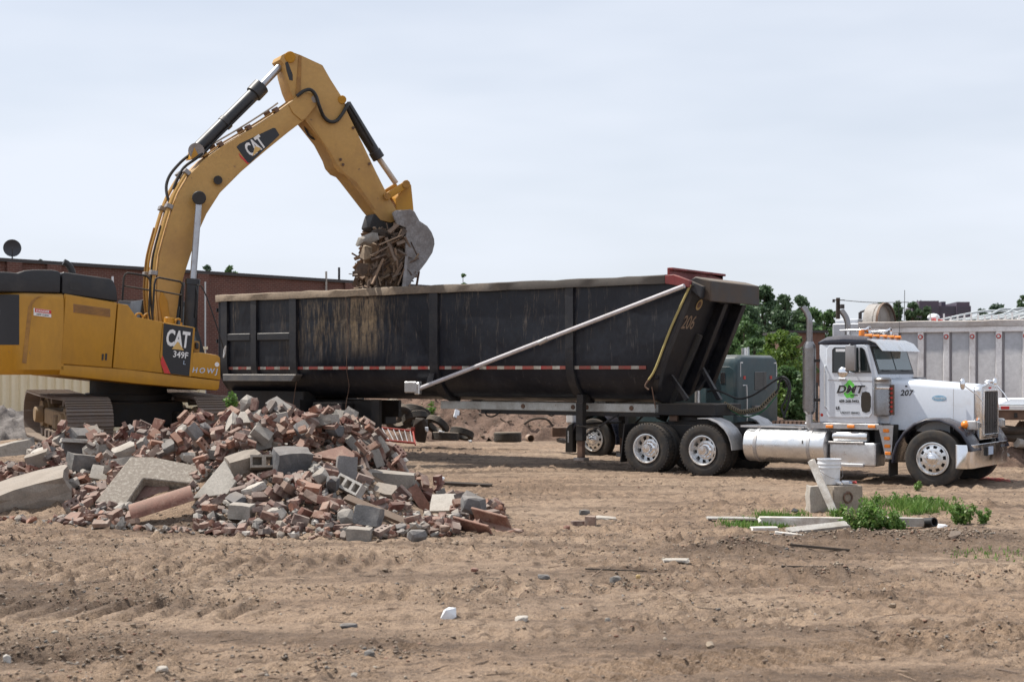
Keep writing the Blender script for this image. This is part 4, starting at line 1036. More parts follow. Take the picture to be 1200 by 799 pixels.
    fx, fz = T.p(1061.5, 452.5, -0.76)
    B('hood_badge', MB().box(fx - .02, fx + .02, hood_y(fx) - .004, hood_y(fx) + .001, fz - .012, fz + .014), DARK_TXT, hood)
    # bumper
    bz0, bz1 = T.p(1135, 549.5, -1.2)[1], T.p(1135, 521.5, -1.2)[1]
    poly = [(.42, -1.22), (.60, -1.22), (.68, -1.14), (.70, -1.0), (.70, 1.0), (.68, 1.14), (.60, 1.22), (.42, 1.22), (.42, 1.19), (.58, 1.19), (.65, 1.1), (.65, -1.1), (.58, -1.19), (.42, -1.19)]
    bp = B('bumper', MB().prism(poly, bz0, bz1, 'z'), CHROME, bev=0.006)
    B('plate', MB().box(.702, .708, -.18, .12, bz0 + .21, bz0 + .36), BLUE_DEC, bp)
    B('tow_hook', MB().box(.70, .74, -.36, -.30, bz0 + .2, bz0 + .36), DARK_TXT, bp)
    # door lettering
    Q = lambda px, py, ang=0.0: side_M(T.p(px, py, -1.018)[0], -1.0225, T.p(px, py, -1.018)[1], ang)
    gx, gz = T.p(995, 456.5, -1.018)
    blobp = [(gx + .01 + (0.115 + .012 * math.sin(7 * a + 1)) * math.cos(a) * 1.05, gz + (0.115 + .014 * math.sin(5 * a)) * math.sin(a) * 1.45) for a in [R(10 * k) for k in range(36)]]
    B('door_logo', MB().prism(blobp, -1.0225, -1.0185), GREEN_DEC)
    text('door_lettering', 'DMT', 0.20, WHT_DEC, r, Q(995.5, 456.5) @ Matrix.Translation((0.006, -.004, 0.001)), 0.055, 0.3, 1.05, sx=1.2)
    text('door_lettering', 'DMT', 0.20, DARK_TXT, r, Q(995.5, 456.5) @ Matrix.Translation((0, 0, 0.004)), 0.035, 0.3, 1.05, sx=1.2)
    text('door_lettering', 'HAULING', 0.036, DARK_TXT, r, Q(1001, 463) @ Matrix.Translation((0, 0, 0.004)), 0.03, 0.25)
    text('door_lettering', '609-268-9492', 0.070, DARK_TXT, r, Q(995, 470), 0.03)
    text('door_lettering', 'LE', 0.075, DARK_TXT, r, Q(981.7, 478), 0.05)
    text('door_lettering', 'USDOT 284463', 0.058, DARK_TXT, r, Q(996, 483.5), 0.01)
    B('side_marker', MB().ball((T.p(963, 486, -1.0)[0], -1.0, T.p(963, 486, -1.0)[1]), .03, 6, (1, .5, 1)), REDL)
    # deck behind the cab, air lines
    dk = MB().box(-3.95, xr - .05, -.55, .55, 1.0, 1.04)
    B('deck_plate', dk, ALU_D, bev=0.005)
    g = MB()
    for k in range(9): g.box(-3.35 + .09 * k, -3.30 + .09 * k, -.8, -.35, 1.08, 1.14)
    B('headache_rack_step', g, RUST)
    B('tool_tray', MB().box(-3.95, -2.6, -.98, -.60, 1.01, 1.045), ALU)
    P3 = lambda px, py, yl=0.0: T.p3(px, py, yl)
    B('air_hose', MB().tube([P3(829, 459), P3(838, 457), P3(850, 461), P3(865, 467), P3(880, 464), P3(895, 455), P3(908, 446), P3(918, 441.5), P3(925, 448), P3(926, 462), P3(922, 478), P3(918, 489)], 0.022, 8, 5), HOSE)
    B('air_hose', MB().tube([P3(845, 474), P3(855, 478), P3(872, 483), P3(890, 478), P3(903, 465), P3(912, 456), P3(913, 448), P3(918, 444), P3(924, 452), P3(922, 466), P3(916, 478), P3(920, 489)], 0.02, 8, 5), HOSE)
    coil = []
    for i in range(200):
        t_ = i / 199; k = t_ * 3
        pts = [P3(849, 473), P3(868, 481), P3(890, 477), P3(910, 459)]
        a, b, u = pts[min(2, int(k))], pts[min(2, int(k)) + 1], k - min(2, int(k))
        u = min(u, 1); p = [a[j] + (b[j] - a[j]) * u for j in range(3)]
        w = 2 * math.pi * t_ * 26
        coil.append((p[0] + .012 * math.cos(w), p[1] + .045 * math.cos(w), p[2] + .045 * math.sin(w) - .1 * math.sin(math.pi * t_) * .4))
    B('coiled_cable', MB().tube(coil, 0.012, 5, 1), flat('tan_coiled_cable', (0.20, 0.16, 0.10), 0.5))
    B('green_hose', MB().tube([P3(850, 475, .1), P3(862, 484, .1), P3(878, 488, .1), P3(896, 480, .1), P3(911, 462, .1)], 0.014, 6, 5), flat('green_hose', (0.05, 0.18, 0.09), 0.5))
    B('hose_tower', MB().cyl((-2.75, 0, 1.04), (-2.75, 0, T.p(922, 448, 0)[1]), .03, n=8), BLK_M)
white_truck()

# ------------------------------------------------------------------ teal sleeper tractor parked behind, facing the other way
def teal_truck():
    th = R(-143)
    yw = 35.5; xw = (695 - 600) / F_PX * yw
    # near side is +y here; put the origin under the middle of the front axle
    ox = xw - 1.15 * math.sin(th); oy = yw - 1.15 * math.cos(th)
    K = Frame(ox, oy, th, -0.12)
    r = K.thing('sleeper_truck', 'teal sleeper truck with polished wheels parked behind the black trailer', 'truck')
    B = lambda name, mb, mat, par=r, bev=0.0, **k: mb.build(name, mat, par, bev, **k)
    for s in (1, -1):
        wheel(r, 0, s * 1.02, .525, 'steer', s < 0, 0.2)
        for x in (-4.3, -5.6): wheel(r, x, s * 1.02, .525, 'drive', s < 0, x)
        B('frame_rail', MB().box(-6.4, .6, s * .42 - .04, s * .42 + .04, .72, .98), BLK_M)
        B('fuel_tank', MB().lathe([(0.001, -3.6), (.25, -3.59), (.31, -3.52), (.31, -2.1), (.25, -2.02), (.001, -2.0)], (0, s * .88, .68), 'x', 28), ALU)
        fr = []
        for a_ in (190, 170, 145, 120, 95, 70, 45, 20, -5):
            a = R(a_); fr.append([(k_ * math.cos(a), s * y, .525 + k_ * math.sin(a)) for k_, y in ((.70, .6), (.70, 1.14), (.66, 1.14), (.66, .6))])
        B('fender', MB().loft(fr), NAVY, bev=.01)
        B('mud_flap', MB().box(-.84, -.82, min(s * .7, s * 1.15), max(s * .7, s * 1.15), .2, .62), HOSE)
        B('headlamp', MB().box(.62, .74, s * .86 - .12, s * .86 + .12, .92, 1.14), LAMP_G, bev=.03)
    for x in (0, -4.3, -5.6): B('axle', MB().cyl((x, -.95, .525), (x, .95, .525), .1, n=10), BLK_M)
    zr = K.p(880, 415.5, 1.0)[1]
    xb = K.p(864.5, 450, 1.05)[0]
    cab_f = -1.15
    # sleeper box with rounded roof edges
    def rg(x, w, z0, z1, rad=.22): return [(x, -w, z0), (x, -w, z1 - rad), (x, -w + rad * .3, z1 - rad * .3), (x, -w + rad, z1), (x, w - rad, z1), (x, w - rad * .3, z1 - rad * .3), (x, w, z1 - rad), (x, w, z0)]
    B('sleeper', MB().loft([rg(xb, 1.03, .95, zr - .06), rg(xb + .10, 1.06, .92, zr), rg(xb + 1.05, 1.06, .92, zr)]), TEAL, bev=.03, seg=2, angle=50)
    B('cab', MB().loft([rg(xb + 1.06, 1.0, .92, zr - .03), rg(cab_f - .55, 1.0, .92, zr - .03), rg(cab_f - .45, .98, .92, zr - .12), rg(cab_f, .96, .92, zr - .75, .05)]), TEAL, bev=.02, angle=50)
    B('hood', MB().loft([rg(cab_f + .005, .74, .9, zr - .74, .12), rg(.60, .55, .9, zr - .86, .12)]), TEAL, bev=.02, angle=50)
    B('grille', MB().box(.602, .68, -.5, .5, .75, zr - .85), CHROME, bev=.02)
    B('bumper', MB().box(.72, .80, -1.15, 1.15, .40, .74), WHT, bev=.02)
    fa, fb = K.p(671, 530, 1.15), K.p(662, 497, 1.15)
    B('bumper_flap', MB().prism([(fa[0], fa[1]), (fb[0], fa[1]), (fb[0] - .02, fb[1] - .12), (fb[0] - .12, fb[1]), (fa[0], fb[1] + .05)], .95, 1.15), HOSE, bev=.02)
    wa, wb = K.p(672, 496, 1.1), K.p(663, 484, 1.1)
    B('corner_guard', MB().box(wa[0], wb[0], .85, 1.1, wa[1], wb[1]), PVC, bev=.03)
    for s in (1, -1):
        a, b = (1.0, 1.012) if s > 0 else (-1.012, -1.0)
        d = B('door', MB().box(cab_f - 1.05, cab_f - .1, a, b, 1.0, zr - .2), TEAL, bev=.004)
        B('window', MB().box(cab_f - .98, cab_f - .35, *((1.012, 1.016) if s > 0 else (-1.016, -1.012)), zr - .70, zr - .28), GLASS, d)
        B('exhaust_stack', MB().cyl((xb + 1.0, s * 1.18, .9), (xb + 1.0, s * 1.18, zr + .2), .07, n=14), ALU)
        px0 = K.p(840, 432, 1.06)[0]
        dl = B('sleeper_door', MB().prism([(xb + .10, 1.05), (xb + .72, 1.05), (xb + .72, zr - .35), (xb + .62, zr - .28), (xb + .20, zr - .28), (xb + .10, zr - .35)], *((1.06, 1.075) if s > 0 else (-1.075, -1.06))), TEAL, bev=.006)
        B('vent_slot', MB().box(xb + .32, xb + .44, *((1.075, 1.082) if s > 0 else (-1.082, -1.075)), zr - .68, zr - .42), CHROME, dl)
        B('vent_screen', MB().box(xb + .34, xb + .42, *((1.082, 1.084) if s > 0 else (-1.084, -1.082)), zr - .66, zr - .44), DARK_TXT, dl)
    B('rear_window', MB().box(xb - .012, xb + .01, -.42, .20, zr - .84, zr - .40), GLASS, bev=.006)
    for y in (-.95, .93):
        B('reflector_strip', MB().box(xb - .012, xb + .01, y - .12 if y > 0 else y, y if y > 0 else y + .12, zr - .20, zr - .17).box(xb - .012, xb + .01, y - .018, y, zr - .52, zr - .20), WHT_DEC)
    for y in (.72, -.66): B('tail_lamp', MB().box(xb - .012, xb + .01, y - .05, y + .05, zr - .58, zr - .50), REDL)
    B('grab_handle', MB().tube([(xb, .80, zr - .72), (xb - .06, .72, zr - .72), (xb - .06, .70, zr - 1.05), (xb - .06, .70, 1.0), (xb, .70, .98)], .016, 6, 1), ALU)
    B('hose_box', MB().box(xb - .10, xb, -.25, .35, 1.35, 1.42), STEEL, bev=.01)
    B('marker_post', MB().cyl((xb + .35, -.15, zr - .01), (xb + .35, -.15, zr + .20), .035, .025, 8), PVC_G)
    B('deck_plate', MB().box(-6.0, xb - .12, -.45, .45, .985, 1.02), BLK_M)
teal_truck()

# ------------------------------------------------------------------ the black half-round dump trailer
def dump_trailer():
    ax, ay = T.world(-12.0, 0)
    D = Frame(ax, ay, TH)
    r = D.thing('dump_trailer', 'long black half round dump trailer with dusty sides and a silver side arm', 'trailer')
    B = lambda name, mb, mat, par=r, bev=0.0, **k: mb.build(name, mat, par, bev, **k)
    rim_z = 3.93; xr = D.p(256, 345, -1.22)[0]
    def xf(z): return 6.02 + (z - 1.6) * 0.44       # sloping front wall
    half = [(1.20, rim_z), (1.20, 3.2), (1.20, 2.42), (1.185, 2.2), (1.14, 2.02), (1.05, 1.84), (.90, 1.67), (.68, 1.54), (.38, 1.47), (0, 1.45)]
    prof = [(-y, z) for y, z in half] + [(y, z) for y, z in reversed(half[:-1])]
    inner = [(y * .955, z + (0.05 if z < 2.2 else 0)) for y, z in prof]
    m = MB()
    m.loft([[(xr, y, z) for y, z in prof], [(-6, y, z) for y, z in prof], [(-2, y, z) for y, z in prof], [(2, y, z) for y, z in prof], [(xf(z), y, z) for y, z in prof]], close=False, caps=False)
    B('tub', m, TUB, angle=28)
    m = MB().loft([[(xr, y, z) for y, z in inner], [(xf(z) - .05, y, z) for y, z in inner]], close=False, caps=False)
    B('tub_lining', m, RUST, angle=28)
    m = MB(); n = len(prof)
    m.add([(xf(z), y, z) for y, z in prof] + [(xf(z) - .05, y, z) for y, z in prof], [tuple(range(n)), tuple(range(2 * n - 1, n - 1, -1))])
    fw = B('front_wall', m, NOSE, smooth=False)
    m = MB().add([(xr - .02, y * 1.0, z) for y, z in prof] + [(xr + .04, y, z) for y, z in prof], [tuple(range(n)), tuple(range(2 * n - 1, n - 1, -1))] + [(i, i + 1, n + i + 1, n + i) for i in range(n - 1)])
    tg = B('tailgate', m, TUB_RIB, smooth=False)
    for y in (-.8, 0, .8): B('tailgate_rib', MB().box(xr - .10, xr - .021, y - .06, y + .06, 1.75, rim_z), TUB_RIB, tg)
    for z_ in (2.1, 2.9, 3.7): B('tailgate_rib', MB().box(xr - .13, xr - .101, -1.18, 1.18, z_ - .05, z_ + .05), TUB_RIB, tg)
    # top rail
    for s in (-1, 1):
        g = random.Random(5 + s)
        rings = []; k = 44
        x1 = xf(rim_z) - .55
        for i in range(k + 1):
            x = xr - .05 + (x1 - xr + .05) * i / k
            j = lambda a: g.uniform(-a, a)
            zt = rim_z + .155 + j(.012); zb_ = rim_z - .02 + j(.008)
            rings.append([(x, s * (1.16 + j(.004)), zb_), (x, s * (1.29 + j(.012)), zb_), (x, s * (1.295 + j(.012)), zt - .02), (x, s * (1.27 + j(.01)), zt), (x, s * 1.16, zt + j(.01))])
        B('top_rail', MB().loft(rings), RIMRAIL, angle=50)
        B('rail_end', MB().prism([(x1 + .005, rim_z - .02), (xf(rim_z) + .02, rim_z - .12), (xf(rim_z) + .02, rim_z + .02), (x1 + .2, rim_z + .16), (x1 + .005, rim_z + .15)], *((-1.29, -1.14) if s < 0 else (1.14, 1.29))), REDPAINT, bev=.01)
        # ribs following the tub section
        hp = [(y, z) for y, z in half]
        def rib(name, x, w, k0, k1, out=.07):
            rings = []
            for (y, z) in hp[k0:k1]:
                nrm = Vector((y if z < 2.4 else 1.0, (z - 2.42) if z < 2.4 else 0)).normalized()
                yo, zo = y + nrm.x * out, z + nrm.y * out
                rings.append([(x - w / 2, s * y, z), (x + w / 2, s * y, z), (x + w / 2, s * yo, zo), (x - w / 2, s * yo, zo)])
            return B(name, MB().loft(rings), TUB_RIB)
        for px, w, k1 in ((262.5, .22, 5), (297, .19, 5), (343, .22, 5), (508, .24, 9), (667, .20, 9)):
            rib('rib', D.p(px, 390, -1.26)[0], w, 0, k1)
        for (pa, pb) in ((266, 293), (301, 339)):
            a, b = D.p(pa, 395, -1.26)[0], D.p(pb, 395, -1.26)[0]
            z0, z1 = D.p(300, 399, -1.26)[1], D.p(300, 390.5, -1.26)[1]
            B('stiffener', MB().box(a, b, min(s * 1.2, s * 1.265), max(s * 1.2, s * 1.265), z0, z1), TUB_RIB, bev=.015)
        # reflective tape
        zt = 2.20
        red, wht = MB(), MB(); x = D.p(263, 431, -1.21)[0]; xe = D.p(757, 433, -1.2)[0]; k = 0
        while x < xe:
            w = .30 if k % 2 == 0 else .19
            (red if k % 2 == 0 else wht).box(x, min(xe, x + w) - .003, min(s * 1.186, s * 1.2015), max(s * 1.186, s * 1.2015), zt - .035, zt + .035); x += w; k += 1
        # tape stands proud of ribs where it crosses them
        B('red_tape', red, worn('red_reflective_tape', (0.27, 0.028, 0.026), amount=.6, rough=.4, scale=6), smooth=False)
        B('white_tape', wht, worn('white_reflective_tape', (0.40, 0.375, 0.34), amount=.6, rough=.4, scale=6), smooth=False)
        # front corner post
        cp = MB()
        rings = []
        for z in (rim_z - .05, 2.42, 2.05, 1.85, 1.70):
            y = 1.22 if z >= 2.4 else float(np.interp(z, [1.45, 1.54, 1.67, 1.84, 2.02, 2.42], [.3, .68, .90, 1.05, 1.14, 1.2])) + .02
            xx = xf(z)
            rings.append([(xx - .02, s * (y - .16), z), (xx + .10, s * (y - .16), z), (xx + .10, s * y, z), (xx - .02, s * y, z)])
        B('corner_post', cp.loft(rings), TUB_RIB, bev=.01)
    B('yellow_strap', MB().tube([(xf(rim_z) + .02, -1.245, rim_z - .06), (xf(3.0) - .02, -1.25, 3.0), (xf(2.2) - .02, -1.24, 2.2), (xf(1.95) - .1, -1.2, 1.95)], .026, 6), ROPE)
    B('strap_hook', MB().tube([(xf(1.95) - .1, -1.2, 1.95), (xf(1.9) - .16, -1.2, 1.82), (xf(1.9) - .08, -1.2, 1.74)], .02, 6).cyl((xf(1.9) - .03, -1.16, 1.8), (xf(1.9) - .03, -1.0, 1.35), .012, n=6), RUST)
    # lugs of rail
    # headboard and cab shield
    hx = xf(rim_z) - .50
    hb = B('headboard', MB().box(hx - .03, hx + .03, -1.22, 1.20, rim_z + .10, rim_z + .31).box(hx + .03, hx + .10, -1.22, 1.20, rim_z + .26, rim_z + .31), REDPAINT, bev=.008)
    B('cab_shield', MB().prism([(xf(rim_z) - .10, rim_z + .06), (xf(rim_z) + .02, rim_z + .12), (xf(rim_z) + .36, rim_z + .02), (xf(rim_z) + .36, rim_z - .40), (xf(rim_z) + .05, rim_z - .30)], -1.02, 1.28), worn('mud_stained_black_shield', (0.028, 0.024, 0.023), dirt=(.10, .068, .045), amount=.5, rough=.6, scale=1.8, dust=.5), bev=.02)
    B('shield_bracket', MB().prism([(xf(rim_z) - .08, rim_z + .05), (xf(rim_z) + .26, rim_z - .10), (xf(rim_z) + .22, rim_z - .34), (xf(rim_z) - .06, rim_z - .12)], -1.20, -1.03), TUB_RIB, bev=.015)
    # front wall bracing, behind which the number is painted
    def wallbox(y0, y1, z0, z1, out):
        return MB().prism([(xf(z0) + .002, z0), (xf(z1) + .002, z1), (xf(z1) + out, z1), (xf(z0) + out, z0)], y0, y1)
    B('front_post', wallbox(.28, .46, 1.62, rim_z - .38, .20), NOSE, bev=.01)
    B('front_post', wallbox(1.02, 1.22, 1.75, rim_z - .38, .26), NOSE, bev=.01)
    B('front_post', wallbox(-1.16, -1.04, 1.95, rim_z - .3, .09), NOSE, bev=.01)
    B('gusset', MB().prism([(xf(2.1) + .01, 2.05), (xf(2.1) + .01, 1.93), (xf(1.6) + .55, 1.50), (xf(1.6) + .62, 1.56)], -.55, -.48), TUB_RIB)
    B('gusset', MB().prism([(xf(2.3) + .01, 2.35), (xf(2.3) + .01, 2.22), (xf(1.6) + .75, 1.50), (xf(1.6) + .85, 1.52)], .50, .60), TUB_RIB)
    tl = math.atan2(0.44, 1)
    def wall_M(y, z):
        up = Vector((math.sin(tl), 0, math.cos(tl))); rt = Vector((0, 1, 0)); nn = rt.cross(up)
        M = Matrix((( rt.x, up.x, nn.x, 0), (rt.y, up.y, nn.y, 0), (rt.z, up.z, nn.z, 0), (0, 0, 0, 1)))
        return Matrix.Translation((xf(z) + .006, y, z)) @ M
    text('unit_number', '206', 0.42, TAN_TXT, fw, wall_M(-.62, 3.12), 0.012, 0, 1.0, sx=0.85)
    e = [(0.12 * math.cos(R(20 * k)), 0.12 * math.sin(R(20 * k))) for k in range(18)]
    ring = MB(); ring.prism(e, .002, .006, 'z')
    ring.v = [tuple(wall_M(-.48, 3.50) @ Vector(v)) for v in ring.v]
    em = B('round_emblem', ring, GOLD, fw)
    inn = MB().prism([(a * .62, b * .62) for a, b in e], .0062, .009, 'z'); inn.v = [tuple(wall_M(-.48, 3.50) @ Vector(v)) for v in inn.v]
    B('emblem_centre', inn, RUST, fw)
    # side arm of the roll tarp
    (a0x, a0z), (a1x, a1z) = D.p(492, 455, -1.36), D.p(802, 335, -1.36)
    arm = B('side_arm', MB().cyl((a0x, -1.36, a0z), (a1x, -1.36, a1z), .048, .045, 14), worn('dull_white_arm_paint', (0.52, 0.50, 0.52), dirt=(.25, .22, .2), amount=.3, rough=.35, scale=5))
    mx, mz = (a0x * .48 + a1x * .52), (a0z * .48 + a1z * .52)
    B('arm_sleeve', MB().cyl((mx - .25, -1.36, mz - .097), (mx - .02, -1.36, mz - .008), .058, n=14), ALU_D, arm)
    q0, q1 = D.p(474, 461, -1.36), D.p(494, 446, -1.36)
    B('arm_motor', MB().box(q0[0] + .05, q1[0] - .1, -1.44, -1.20, q0[1] + .02, q1[1] - .02), ALU_D, arm, bev=.02)
    B('arm_clamp', MB().box(q1[0] - .18, q1[0] - .03, -1.42, -1.30, q0[1] - .02, q1[1] - .04), ALU, arm, bev=.02)
    B('arm_bracket', MB().prism([D.p(500, 450, -1.25), D.p(504, 437, -1.25), D.p(510, 437, -1.25), D.p(507, 452, -1.25)], -1.28, -1.1), TUB_RIB)
    # frame
    (fx0, fz0), (fx1, fz1) = D.p(516, 481.5, -.62), D.p(772, 471, -.62)
    zt_, zb_ = 1.43, 1.245
    for s in (-1, 1):
        ra = B('frame_rail', MB().box(fx0, fx1, min(s * .55, s * .62), max(s * .55, s * .62), zb_, zt_), GREYRAIL, bev=.012)
        for px in (613, 671.5, 687.5, 740):
            x = D.p(px, 475, -.62)[0]
            B('rail_bolt', MB().cyl((x, s * .62, (zb_ + zt_) / 2), (x, s * .645, (zb_ + zt_) / 2), .055, .045, 12), RUST, ra)
        B('lower_beam', MB().box(D.p(563, 484, -.62)[0], D.p(772, 484, -.62)[0], min(s * .50, s * .60), max(s * .50, s * .60), zb_ - .09, zb_ - .003), BLK_M)
        B('subframe', MB().box(xr + .2, D.p(438, 480, -.5)[0], min(s * .45, s * .55), max(s * .45, s * .55), .98, 1.40), BLK_M)
        lx = D.p(681, 500, -.9)[0]
        lg = B('landing_leg', MB().box(lx - .085, lx + .085, s * .90 - .085, s * .90 + .085, .62, 1.44), BLK_M, bev=.01)
        B('inner_leg', MB().box(lx - .065, lx + .065, s * .90 - .065, s * .90 + .065, .26, .619), RUST, lg, bev=.008)
        B('foot_pad', MB().box(lx - .13, lx + .13, s * .90 - .12, s * .90 + .12, .19, .259), STEEL, lg, bev=.01)
        B('leg_brace', MB().cyl((lx + .07, s * .88, .72), (lx + .75, s * .6, 1.2), .022, n=8), BLK_M, lg)
        B('rib_foot', MB().box(lx - .06, lx + .10, min(s * .7, s * .98), max(s * .7, s * .98), 1.44, 1.62), BLK_M)
    B('crank', MB().tube([(lx, -1.0, .95), (lx, -1.10, .95), (lx + .55, -1.10, .92), (lx + .6, -1.10, .88)], .015, 6, 1), BLK_M)
    B('leg_cross_shaft', MB().cyl((lx, -.85, .98), (lx, .85, .98), .025, n=8), BLK_M)
    B('coupler', MB().box(D.p(770, 472, -.5)[0] + .01, D.p(838, 472, -.6)[0], -.62, .62, 1.20, 1.44).box(D.p(775, 480, -.5)[0], D.p(815, 480, -.6)[0], -.45, .45, 1.175, 1.199), BLK_M, bev=.01)
    B('kingpin_bracket', MB().box(D.p(786, 490, -.5)[0], D.p(795, 490, -.5)[0], -.56, -.48, 1.08, 1.199), RUST)
    gh = MB()
    for px in (577, 590): pass
    B('air_line_loop', MB().tube([D.p3(568, 482, -.62), D.p3(571, 487, -.64), D.p3(577, 488, -.64), D.p3(583, 485, -.64), D.p3(586, 481, -.62)], .018, 6), HOSE)
    B('hoist', MB().cyl((fx1 - .3, 0, 1.1), (6.6, 0, 2.9), .14, .10, 14), BLK_M)
    # running gear at the back
    xs = [D.p(px, 480, -1.1)[0] for px in (300, 330)]
    xa = (xs[0] - .2, xs[0] + 1.15)
    for s in (-1, 1):
        for x in xa:
            wheel(r, x, s * 1.06, .51, 'dark', s < 0, x)
            put('inner_tyre', tyre_mesh(.51, .265, .30), r, loc=(x, s * .74, .51))
        f0, f1 = D.p(263, 446.5, -1.35), D.p(344, 438.5, -1.35)
        B('fender_shelf', MB().prism([(f0[0], f1[1]), (f1[0] + .15, f1[1]), (f1[0], f0[1]), (f0[0], f0[1])], *((-1.42, -1.16) if s < 0 else (1.16, 1.42))), worn('dusty_steel_shelf', (0.10, 0.10, 0.105), dirt=(.2, .18, .16), amount=.5, rough=.5, scale=4, dust=.9), bev=.015)
        B('mud_flap', MB().box(f1[0] + .05, f1[0] + .07, min(s * .55, s * 1.2), max(s * .55, s * 1.2), .25, 1.42), HOSE)
        B('flap_chain', MB().cyl((f1[0] + .0, s * 1.25, f0[1]), (f1[0] - .22, s * 1.22, .9), .010, n=5), RUST)
        B('tool_box', MB().box(f1[0] + .35, f1[0] + 1.3, min(s * .6, s * 1.05), max(s * .6, s * 1.05), .78, 1.36), BLK_M, bev=.02)
        if s < 0: B('support_leg', MB().box(D.p(432, 480, -.9)[0], D.p(441, 480, -.9)[0], s * .75 - .05, s * .75 + .05, .6, 1.44), BLK_M)
        B('rear_skirt', MB().box(xr + .1, f1[0], min(s * .56, s * 1.0), max(s * .56, s * 1.0), 1.10, 1.62), BLK_M)
    B('storage_tank', MB().cyl((D.p(400, 480, -.6)[0], -.85, .80), (D.p(440, 480, -.6)[0], -.85, .80), .22, n=18), BLK_M)
    for x in xa: B('axle', MB().cyl((x, -1, .51), (x, 1, .51), .075, n=10), BLK_M)
    B('hanging_chain', MB().tube([D.p3(405, 348, -1.30), D.p3(408, 390, -1.27), D.p3(406, 430, -1.22), D.p3(409, 452, -1.1), D.p3(406, 470, -1.1), D.p3(405, 482, -1.1)], .007, 5), RUST)
    B('hook_loop', MB().tube([D.p3(265, 405, -1.42), D.p3(264, 414, -1.42), D.p3(262, 419, -1.42), D.p3(263, 409, -1.42), D.p3(265, 405, -1.42)], .018, 6), ALU)
dump_trailer()

